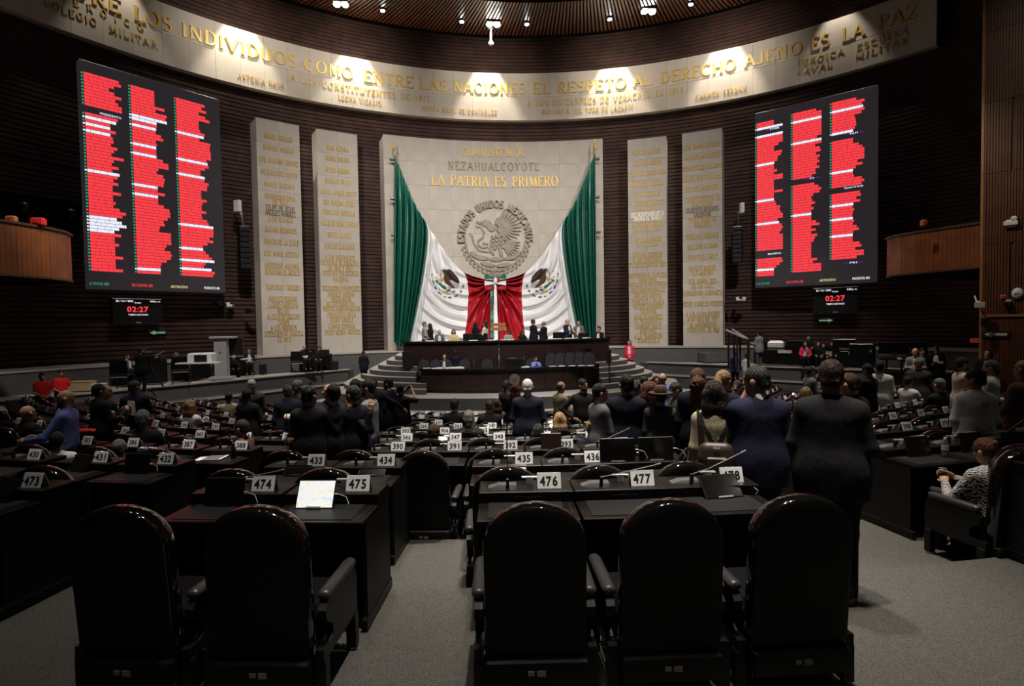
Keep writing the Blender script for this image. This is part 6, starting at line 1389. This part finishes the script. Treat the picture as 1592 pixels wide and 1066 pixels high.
pp('man in navy suit with grey hair seen from behind, left of the embracing group', 447, 599, 10.3, 4, 'N', ('short', 's'), 'down', legs='N', shirt='W', fat=1.2, skin=0)
pp('grey haired man in dark grey suit behind the navy suited back', 463, 591, 11.4, 40, 'D', ('short', 'g'), 'front', legs='K', hy=10)
pp('white haired man in grey suit seen from behind by the left ledge', 391, 590, 13.2, 0, 'G', ('short', 'w'), 'down', legs='G', fat=1.15, shirt='W', skin=0)
pp('man in shiny black leather jacket with black hair, front of the white haired man', 385, 605, 10.4, 40, 'K', ('short', 'k'), 'talk', legs='K', fat=1.1)
pp('man in dark suit and white collar in profile near the left stair', 603, 588, 13.2, -55, 'N', ('short', 'k'), 'down', legs='N', shirt='W', hy=-15)
pp('man in navy holding up a phone with both hands near the stage', 623, 597, 14.0, 35, 'N', ('short', 'k'), 'raise', legs='N')
# ---- left
pp('bald man in blue shirt leaning on a desk at the left', 101, 606, 7.4, -68, 'Q', ('bald', 'k'), 'desk', hy=-15, fat=1.12, style='shirt', legs='K', skin=1, beard='k')
pp('man with dark hair and white shirt seated at the left behind card 430', 77, 672, 5.9, 12, 'W', ('short', 'k'), 'desk', sit='seat', style='shirt', skin=1)
pp('slumped person with grey streaked hair at the left behind card 431', 154, 686, 5.9, 10, 'K', ('wavy', 'g'), 'desk', sit='seat', style='shirt')
pp('man in black suit with arms folded facing right at the left side', 154, 597, 9.4, 68, 'K', ('short', 'k'), 'cross', legs='K', shirt='W', hy=5, skin=1)
pl = pp('man in dark blue suit reading a white paper behind the folded arms man', 165, 600, 10.6, 62, 'N', ('short', 'y'), 'phone', legs='N', skin=0)
pp('man in navy suit from behind with his head turned right, left side', 209, 592, 11.2, 5, 'N', ('short', 's'), 'talk', hy=55, legs='N', fat=1.12)
pp('bald man seated low at the far left', 60, 630, 9.2, 60, 'K', ('bald', 'k'), 'desk', sit='seat', skin=0)
pp('grey haired man seated with his back to the camera on the left', 247, 637, 8.4, 30, 'K', ('short', 'g'), 'desk', sit='seat', skin=1)
pp('blond woman in white seated and leaning forward on the left', 302, 622, 11.5, 45, 'W', ('bob', 'y'), 'desk', sit='seat', style='shirt', skin=0)
pp('person in tan top seated near the left ledge', 340, 610, 15.0, 10, 'T', ('short', 'd'), 'desk', sit='seat', style='shirt')
cp = pp('man wearing a cream flat cap seated left of the embracing group', 430, 644, 8.6, 10, 'K', ('short', 'b'), 'desk', sit='seat', hy=30)
pp('reddish faced man seated just below the cream cap', 424, 652, 7.4, -60, 'M', ('short', 's'), 'desk', sit='seat', skin=1)
pp('woman in red polo shirt sitting on the left platform edge', 65, 580, 17.4, 165, 'R', ('short', 'k'), 'lap', sit='edge', style='polo', legs='K', skin=1)
pp('man in red polo shirt and cap sitting on the left platform edge', 94, 575, 18.0, 160, 'R', ('short', 'k'), 'lap', sit='edge', style='polo', legs='K', skin=1)
# ---- left platform
op = pp('camera operator in black standing on the left platform', 218, 541, 20.3, 25, 'K', ('short', 'k'), ('raise', ((.38, .10, 1.40), (.62, .22, 1.52))), z=1.70, legs='K', skin=1)
pp('man seated beside the camera operator on the left platform', 197, 550, 22.9, 120, 'G', ('short', 'd'), 'desk', sit='edge', shirt='W')
pp('grey haired man in an armchair behind the printer table', 274, 548, 23.6, 70, 'K', ('short', 'g'), 'desk', sit='edge', skin=1)
pp('man in dark suit seated behind the lectern table', 387, 541, 26.9, 180, 'K', ('short', 'd'), 'desk', sit='edge', shirt='W', skin=0)
pp('person bowing a pale cap behind the lectern', 363, 552, 26.8, 170, 'K', ('short', 'w'), 'desk', sit='edge', hp=30)
pp('bald man in blue seated at the table under the outer left slab', 473, 536, 28.7, 160, 'B', ('bald', 'k'), 'desk', sit='edge', skin=0)
pp('dark haired man seated at the table under the outer left slab', 497, 539, 28.7, 190, 'K', ('short', 'd'), 'desk', sit='edge', skin=1)
pp('person in navy walking up towards the left podium stair', 565, 545, 28.2, 20, 'N', ('short', 'b'), 'talk', z=1.0, legs='N')
# ---- podium
UP_ = dict(z=2.2)
pp('man in pale grey shirt standing at the left end of the upper podium', 660, 500, 27.6, 80, 'L', ('short', 'g'), 'front', style='shirt', skin=0, **UP_)
pp('woman in black with dark hair beside the pale grey shirt', 668, 503, 27.8, -60, 'K', ('long', 'd'), 'phone', legs='K', **UP_)
pp('man in grey suit and pink tie seated at the upper podium', 683, 512, 27.3, 180, 'G', ('ring', 'g'), 'desk', sit='edge', shirt='W', tie='Z', skin=0)
pp('woman in tan jacket seated at the upper podium', 705, 512, 27.3, 180, 'Y', ('bob', 'd'), 'desk', sit='edge', skin=0)
pp('woman in a black dress seen from behind on the upper podium', 740, 501, 27.8, 40, 'K', ('bob', 'k'), 'front', legs='K', style='shirt', **UP_)
pp('woman in cream blouse with long dark hair on the upper podium', 754, 499, 27.8, -70, 'E', ('long', 'd'), 'cross', style='shirt', skin=0, **UP_)
pp('man bending over papers near the middle of the upper podium', 790, 512, 27.2, 160, 'L', ('short', 's'), 'desk', sit='edge', style='shirt', hp=25)
pp('woman with brown hair bending down at the upper podium', 812, 513, 27.2, 150, 'K', ('bob', 'b'), 'desk', sit='edge', hp=30)
pp('man in navy suit gesturing in front of the red part of the right flag', 829, 495, 27.6, 60, 'N', ('short', 's'), 'talk', legs='N', **UP_)
pp('man in black suit facing the gesturing man on the upper podium', 845, 499, 27.4, -60, 'K', ('ring', 'g'), 'talk', legs='K', shirt='W', **UP_)
pp('man in navy suit with folded arms before the white of the right flag', 882, 495, 27.8, 130, 'B', ('ring', 'd'), 'cross', legs='N', shirt='W', tie='R', skin=0, **UP_)
pp('man in brownish grey suit facing the seats before the right flag', 900, 497, 27.7, 195, 'X', ('short', 'k'), 'talk', legs='K', shirt='W', tie='N', skin=0, **UP_)
pp('person in black leaning at the right end of the upper podium', 931, 507, 28.2, 200, 'K', ('short', 'd'), 'desk', z=1.8, shirt='W', skin=0)
pp('bald man in grey suit reclining in a chair at the lower podium', 691, 551, 25.7, 195, 'D', ('ring', 'd'), 'lap', sit='edge', shirt='W', skin=0, hy=25, fat=1.15)
pp('man in navy suit seen from behind between the two podium desks', 708, 544, 26.0, 0, 'N', ('short', 's'), 'front', z=1.0, legs='N', fat=1.1)
pp('person in light blue jacket and purple scarf seated at the lower podium', 833, 554, 25.5, 165, 'S', ('short', 's'), 'desk', sit='edge', shirt='U', skin=0)
pp('woman in a bright red jacket standing by the right podium stair', 978, 527, 31.0, 180, 'P', ('bob', 'd'), 'front', z=1.0, legs='K', shirt='W', skin=0)
# ---- right platform and right side
pp('man in pale grey jacket leaning on the handrail of the right stair', 1180, 514, 25.6, -55, 'L', ('short', 'k'), 'talk', z=1.70, legs='G', fat=1.1)
pp('person in blue grey jacket at the foot of the right platform', 1143, 547, 26.6, 10, 'Q', ('short', 's'), 'phone', H=1.68, legs='N')
pp('person in white shirt facing the blue grey jacket below the right platform', 1160, 550, 26.6, -40, 'W', ('short', 'k'), 'phone', H=1.66, legs='E', style='shirt')
for px, py, t, lb, hr in ((1252, 531, 'P', 'woman in red jacket seated at the long right table', ('long', 'b')), (1257, 525, 'K', 'person standing just behind the woman in red at the long table', ('short', 'd')), (1272, 531, 'K', 'woman in dark top seated right of the woman in red', ('long', 'd')), (1280, 533, 'K', 'person in black bending beside the long right table', ('short', 'k')), (1294, 531, 'N', 'person in navy with white blouse at the long right table', ('bob', 'k'))):
    pp(lb, px, py, 26.2, 175, t, hr, 'desk', sit='edge' if py > 526 else None, z=None if py > 526 else 1.7, shirt='W' if t in 'PN' else None, skin=0, occ=False)
pp('man in pale grey suit and tie facing the seats on the right', 1423, 541, 16.6, 175, 'A', ('ring', 'd'), 'talk', H=1.72, legs='D', shirt='W', tie='N', skin=0, occ=False)
pp('man pointing right behind the pale grey suit', 1434, 541, 17.4, 170, 'K', ('short', 'd'), ('down', ((.36, .12, 1.35), (.58, .2, 1.40))), H=1.70, legs='K', skin=0, shirt='W', occ=False)
pp('man in dark plaid jacket from behind, front of the pale grey suit', 1428, 552, 14.0, 5, 'O', ('short', 'g'), 'front', legs='K', fat=1.15, occ=False)
pp('man in black suit with folded arms by the dark right wall', 1456, 537, 18.2, 185, 'K', ('ring', 's'), 'cross', H=1.74, legs='K', shirt='W', skin=1, occ=False)
pp('woman in black with long hair standing against the wooden wall', 1535, 543, 14.6, 185, 'K', ('long', 'd'), 'front', H=1.62, legs='K', shirt='E', skin=0, occ=False)
pp('man in cream jacket shaking hands on the right', 1497, 556, 10.6, 68, 'E', ('short', 'k'), 'talk', legs='T', fat=1.22, skin=1, shirt='Q', beard='k')
pp('grey bearded man in white shirt facing the cream jacket', 1540, 560, 9.8, -78, 'W', ('short', 'g'), 'talk', legs='E', style='shirt', fat=1.15, skin=0, beard='g', hy=-8)
wb = pp('heavy man in a white shirt with a small gold back emblem, black hair', 1516, 574, 6.9, -24, 'W', ('short', 'k'), 'front', hy=-52, fat=1.22, wide=.88, style='shirt', legs='K', skin=1)
pp('man in brown jacket with folded arms at the right picture edge', 1592, 559, 7.3, -65, 'M', ('ring', 's'), 'cross', legs='M', glasses=True, skin=1, fat=1.15)
pp('man in cream jacket seen from behind by the right platform', 1368, 558, 13.2, 5, 'E', ('short', 'k'), 'front', legs='N', fat=1.12)
ph_ = pp('man in black shirt looking at a phone right of the heavy black suited man', 1351, 566, 11.6, -62, 'K', ('short', 'k'), 'phone', hp=15, style='shirt', legs='K', skin=1)
pp('grey haired man seated low near the right end of the rows', 1450, 575, 12.2, -50, 'K', ('short', 'g'), 'desk', sit='seat', skin=0)
pp('person in white seated left of the grey haired man on the right', 1406, 578, 13.5, 40, 'W', ('short', 'd'), 'desk', sit='seat', style='shirt')
pp('man in grey suit standing by the right platform wall left of the heavy man', 1260, 570, 15.0, 60, 'G', ('short', 'k'), 'talk', legs='G', skin=1)
pp('fair haired person seated just left of the heavy black suited man', 1240, 602, 12.2, 0, 'K', ('short', 'y'), 'desk', sit='seat')
# ---- seated in the middle rows
pp('man in grey shirt looking at his phone in front of the medallion', 787, 592, 15.6, 40, 'D', ('short', 's'), 'phone', style='shirt', legs='K', hp=12)
pp('woman with auburn hair left of the white haired man', 802, 596, 13.4, 15, 'K', ('long', 'r'), 'phone', legs='K')
for px, py, dd, al, hr, t, lb in ((686, 620, 12.0, 20, ('wavy', 'k'), 'K', 'dark haired person seated in the fifth middle row below the black monitor stand'), (714, 623, 12.0, -15, ('short', 'd'), 'K', 'person with short dark hair seated left of the brown haired one near the stage'), (750, 621, 13.4, 0, ('bob', 'b'), 'M', 'brown haired woman seated near the stage in the middle rows'), (754, 638, 8.9, 8, ('short', 'g'), 'C', 'grey haired man seated alone in the middle rows left of card 349'),
        (695, 660, 7.5, 15, ('wavy', 'b'), 'K', 'brown haired person seated behind card 391'), (854, 642, 9.0, -5, ('bob', 'y'), 'K', 'woman with streaked blond hair seated left of the hair bun'), (830, 660, 7.5, 5, ('short', 's'), 'K', 'grey haired man seated left of the brown tablet'), (889, 655, 7.6, 12, ('bun', 'y'), 'N', 'woman with a blond bun and navy top seated beside card 350')):
    pp(lb, px, py, dd, al, t, hr, 'desk', sit='seat', skin=0, hp=8)
# ---- woman in the striped blouse, turned sideways on her chair
zx, zy, zz_ = at(1536, 683, 5.12); zf = floor_z(zx, zy)
zw = pp('woman in a black and white striped blouse typing on a phone, seated sideways at right', 1536, 684, 5.12, -52, 'W', ('bun', 'r'), (((-.28, .16, 1.10), (-.10, .36, 1.22)), ((.26, .14, 1.14), (.06, .38, 1.26))), sit='edge', style='shirt', extra='zebra', glasses=True, skin=0, H=1.20, hand=('relax', 'relax'), palms=((-.7, -.6, .3), (.7, .3, .3)), hy=-6, hp=14, fat=1.3, wide=1.08)
def local_item(P_, name, label, cat):
    """a thing carried by a person, built in the person's own space"""
    root, AR, Hd, U, Wd, rz, s = P_; t = tag(empty(name), label, cat); t.location = root.location; t.rotation_euler = (0, 0, rz); t.scale = (s, s, s); return t
# small leather backpack
t = local_item(bw, 'backpack', 'small dark brown leather backpack on the back of the woman in cream shirt', 'bag')
bp = mat('brown_leather', (.040, .028, .020), .45, spec=.4); S_ = Sdf(); S_.cap((-.075, -.235, 1.15), (.075, -.235, 1.15), .075, .075, .03, .8); S_.cap((-.075, -.235, 1.01), (.075, -.235, 1.01), .085, .085, .05, .8); S_.cap((-.08, -.235, 1.08), (.08, -.235, 1.08), .085, .085, .03, .8); S_.plane((0, 0, .955), (0, 0, -1)); v, q = S_.mesh(.011); link('bag_body', np_mesh('bag_body', v, q, bp), t)
MB().box((0, -.315, 1.04), (.17, .03, .13), bev=.02).obj('pocket', bp, t); MB().tube([(-.03, -.22, 1.22), (-.025, -.22, 1.26), (.025, -.22, 1.26), (.03, -.22, 1.22)], .010, 6).obj('top_handle', M['black'], t, True); MB().box((0, -.31, 1.185), (.06, .015, .012)).obj('silver_badge', M['silver'], t)
for sd in (-1, 1):
    pth = [(sd*.028, -.19, 1.20), (sd*.075, -.172, 1.30), (sd*.115, -.150, 1.36), (sd*.135, -.085, 1.455), (sd*.137, -.005, 1.48), (sd*.137, .08, 1.43), (sd*.13, .14, 1.30)]
    m_ = MB(); V = []
    for i, p in enumerate(pth): V += [(p[0]-.024, p[1]-.008, p[2]), (p[0]+.024, p[1]-.008, p[2]), (p[0]+.024, p[1]+.004, p[2]+.004), (p[0]-.024, p[1]+.004, p[2]+.004)]
    m_.add(V, [(i*4+j, i*4+(j+1) % 4, i*4+4+(j+1) % 4, i*4+4+j) for i in range(len(pth)-1) for j in range(4)]); m_.obj('shoulder_strap', M['blackcloth'], t)
# hats
def hat_part(P_, prof, m, name, c=(0, -.01, 1.70), sq=1.18):
    root, AR, Hd, U, Wd, rz, s = P_; q = Hd(*c); o = MB().lathe(prof, 24).map(lambda p: (p[0]+q[0], p[1]*sq+q[1], p[2]+q[2])).obj(name, m, root, True); return o
felt = mat('brown_felt', (.060, .030, .020), .9)
hat_part(hat, [(.082, -.01), (.165, -.012), (.172, .0), (.165, .006), (.090, .004), (.088, .03), (.080, .085), (.060, .108), (.0, .100)], felt, 'brimmed_hat'); hat_part(hat, [(.0905, .004), (.092, .006), (.0905, .028), (.089, .030)], M['black'], 'hat_band')
hat_part(cp, [(.080, -.03), (.092, -.02), (.094, .02), (.075, .06), (.0, .07)], cloth('cream_cap', (.62, .54, .38), .8), 'flat_cap')
# back emblem on the white shirt
def b_emb():
    root, AR, Hd, U, Wd, rz, s = wb; m_ = MB()
    for a in range(0, 360, 45): m_.ell((.03+.032*math.cos(math.radians(a)), -.172, 1.36+.028*math.sin(math.radians(a))), (.011, .010, .013), 6, 4)
    m_.ell((.03, -.172, 1.36), (.012, .010, .02), 6, 4); m_.obj('back_emblem', M['egold'], root)
b_emb()
# striped blouse woman: phone, bracelet, chair
t = local_item(zw, 'smartphone', 'dark smartphone held by the woman in the striped blouse', 'phone'); MB().box((-.02, .46, .86), (.012, .085, .155), rz=.4, bev=.005).obj('phone_case', M['black'], t); MB().box((-.012, .462, .86), (.003, .078, .145), rz=.4).obj('phone_glass', mat('violet_glass', (.03, .03, .05), .2), t)
root, AR, Hd, U, Wd, rz, s = zw
m_ = MB(); W_ = AR[-1][2]; E_ = AR[-1][1]
for f in (.06, .12): c = W_+(E_-W_)*f; m_.ell(c, (.038, .036, .012), 12, 5)
m_.obj('bracelets', M['gold'], root)
MB().ell(Hd(-.082, .0, 1.59), (.008, .008, .014), 6, 4).obj('earring', M['gold'], root)
Tz = Matrix.Translation((zx, zy, zf)) @ Matrix.Rotation(rz, 4, 'Z') @ Matrix.Translation((.02, -.24, 0))
t = empty('arched_armchair'); t.matrix_world = Tz; tag(t, 'black arched armchair turned sideways under the woman in striped blouse', 'chair')
for n_, me, subs in CP:
    o = link(n_, me, t)
    for sn, sm in subs: link(sn, sm, o)
# phone of the man in black shirt, paper of the reading man
for P_, lb in ((ph_, 'dark phone in the hands of the man in black shirt'),):
    t = local_item(P_, 'smartphone', lb, 'phone'); MB().box((0, .36, 1.30), (.075, .012, .15), bev=.004).obj('phone_case', M['black'], t); MB().box((0, .352, 1.30), (.068, .004, .14)).obj('phone_glass', M['ledwhite'], t)
t = local_item(pl, 'white_paper', 'white sheet held by the man in dark blue suit at left', 'paper'); MB().box((.02, .42, 1.28), (.21, .01, .28)).obj('sheet', M['paper'], t); MB().box((.02, .43, 1.27), (.20, .008, .26), rz=.08).obj('second_sheet', M['paper'], t)
# television camera on a tripod
q = onz(231, 603, 1.70); t = tag(empty('television_camera', (q[0], q[1], 1.70), .6), 'black television camera on a tripod beside the camera operator', 'camera')
for a in (0, 2.1, 4.2): MB().tube([(.5*math.cos(a), .5*math.sin(a), 0), (0, 0, 1.05)], .03).obj('tripod_leg', M['metal'], t)
MB().box((0, 0, 1.28), (.26, .60, .28), bev=.03).obj('camera_body', M['black'], t); MB().lathe([(.09, 0), (.11, .18), (.10, .2)], 14).map(lambda p: (p[0], p[2]+.30, p[1]+1.28)).obj('lens', M['black'], t, True); MB().box((0, -.1, 1.10), (.12, .2, .10)).obj('tripod_head', M['metal'], t)
build_seats()
# ------------------------------------------------------------------ small things on the desks
def on_desk(name, label, cat, num, lx, ly, build, dz=.768, group=None):
    T = seat_T(num)
    if T is None: return
    t = tag(empty(name), label, cat, group); t.matrix_world = T @ Matrix.Translation((lx, ly, dz)); build(t)
def b_bottle(t, water=True):
    MB().lathe([(.030, 0), (.033, .01), (.033, .05), (.030, .06), (.033, .075), (.033, .12), (.026, .15), (.013, .175), (.013, .19)], 14).obj('bottle_body', M['glass'] if water else M['black'], t, True); MB().lathe([(.015, .188), (.015, .21)], 12).obj('cap', M['white'] if water else M['silver'], t)
    MB().lathe([(.0338, .075), (.0338, .12)], 14).obj('label_band', mat('blue_label', (.30, .34, .55), .5) if water else M['metal'], t)
on_desk('water_bottle', 'clear plastic water bottle with blue label on the desk of card 438', 'bottle', 438, .26, .92, lambda t: b_bottle(t))
on_desk('dark_bottle', 'dark bottle with pale cap on the desk of card 389', 'bottle', 388, .2, .95, lambda t: b_bottle(t, False))
def b_papers(t, w_=.21, l_=.29, n=2, col=None):
    for i in range(n): MB().box((.03*i, .01*i, .004+.006*i), (w_, l_, .006), rz=.25*(i-.5)).obj('sheet', M['paper'] if i or not col else col, t)
def b_book(t):
    MB().box((0, 0, .01), (.20, .27, .02), rz=.2).obj('lower_book', mat('grey_cover', (.14, .14, .15), .4), t); MB().box((-.12, -.01, .006), (.18, .20, .006), rz=.25).obj('white_sheet', M['paper'], t); MB().box((.12, .03, .02), (.03, .26, .006), rz=.2).obj('pale_spine', M['paper'], t)
on_desk('book_and_papers', 'white papers and dark booklet on the desk below card 388', 'papers', 388, -.10, .92, b_book) if False else None
for num, lx, lb in ((388, -.05, 'the desk of card 388'), (432, .0, 'the desk of card 432')):
    if num == 388: on_desk('book_and_papers', 'white sheets with a dark booklet lying on '+lb, 'papers', num, lx, .90, b_book)
def b_redcloth(t):
    S_ = Sdf(); S_.ell((0, 0, .03), (.17, .07, .035), .02); S_.ell((.12, .02, .035), (.10, .06, .03), .02); S_.noise = (.010, 60); v, q = S_.mesh(.012); link('cloth', np_mesh('cloth', v, q, M['redcloth']), t); MB().box((-.1, 0, .02), (.06, .09, .02)).obj('hem', M['redcloth'], t)
on_desk('red_cloth', 'crumpled red cloth on a chair top near the left seated man', 'cloth', 342, 0.0, .0, b_redcloth, 1.10)
on_desk('red_cloth', 'crumpled red cloth on a desk in front of the blond woman in white', 'cloth', 211, .0, 1.2, b_redcloth, .85)
def b_bluecloth(t):
    S_ = Sdf(); S_.cap((-.14, -.02, .02), (.14, .03, .02), .05, .05, .03); S_.cap((-.12, .0, .05), (.12, 0, .04), .035, .03, .03); S_.noise = (.008, 45); v, q = S_.mesh(.012); link('cloth', np_mesh('cloth', v, q, mat('blue_cloth', (.02, .025, .10), .6)), t)
    m_ = MB()
    for x, y in ((-.1, -.05), (-.02, -.06), (.06, -.04), (.12, -.05), (-.06, -.065), (.02, -.03)): m_.ell((x, y, .075), (.022, .012, .012), 8, 4)
    m_.obj('white_patches', M['paper'], t)
on_desk('blue_bundle', 'blue bundle with white patches on the desk row beside card 387', 'bundle', 387, -.28, 1.0, b_bluecloth, .80)
def b_sheet1(t): b_papers(t)
def b_pad(t): MB().box((0, 0, .006), (.25, .19, .012), rz=.1).obj('notepad', M['paper'], t); MB().box((.05, .02, .02), (.14, .02, .012), rz=.6).obj('pen', M['silver'], t)
nn = 0
for num, lx, ly, dz, kind in ((347, -.1, 1.2, .85, 0), (304, .05, 1.18, .85, 1), (346, .0, .92, .768, 0), (305, -.1, .95, .768, 0), (306, .1, 1.2, .85, 1), (261, .0, .93, .768, 0), (262, .1, 1.2, .85, 0), (263, -.1, .93, .768, 1), (264, .05, 1.2, .85, 0), (218, .0, .92, .768, 0), (219, -.1, 1.2, .85, 1), (220, .1, .92, .768, 0), (221, .0, 1.2, .85, 0), (175, .0, .92, .768, 0), (177, .05, 1.2, .85, 1), (178, .0, .92, .768, 0), (132, .0, 1.2, .85, 0), (134, .05, .92, .768, 0), (307, .05, .92, .768, 0), (265, .0, .92, .768, 1)):
    nn += 1; k = [s_ for s_ in SEATS if s_[4] == num]
    if k: on_desk('desk_papers', ('white notepad with pen, ' if kind else 'loose white sheets, ')+where_is(*k[0][:3]), 'paper', num, lx, ly, b_pad if kind else b_sheet1, dz, 'papers on the middle desks')
def b_cup(t): MB().lathe([(.028, 0), (.038, .09), (.036, .09), (.03, .01)], 14).obj('cup', M['paper'], t, True); MB().lathe([(.040, .088), (.040, .096)], 14).obj('rim', M['white'], t)
on_desk('paper_cup', 'white paper cup on a riser of the fifth middle row', 'cup', 305, .0, 1.2, b_cup, .85)
on_desk('paper_cup', 'white paper cup near the blond woman in white', 'cup', 254, .1, 1.2, b_cup, .85)
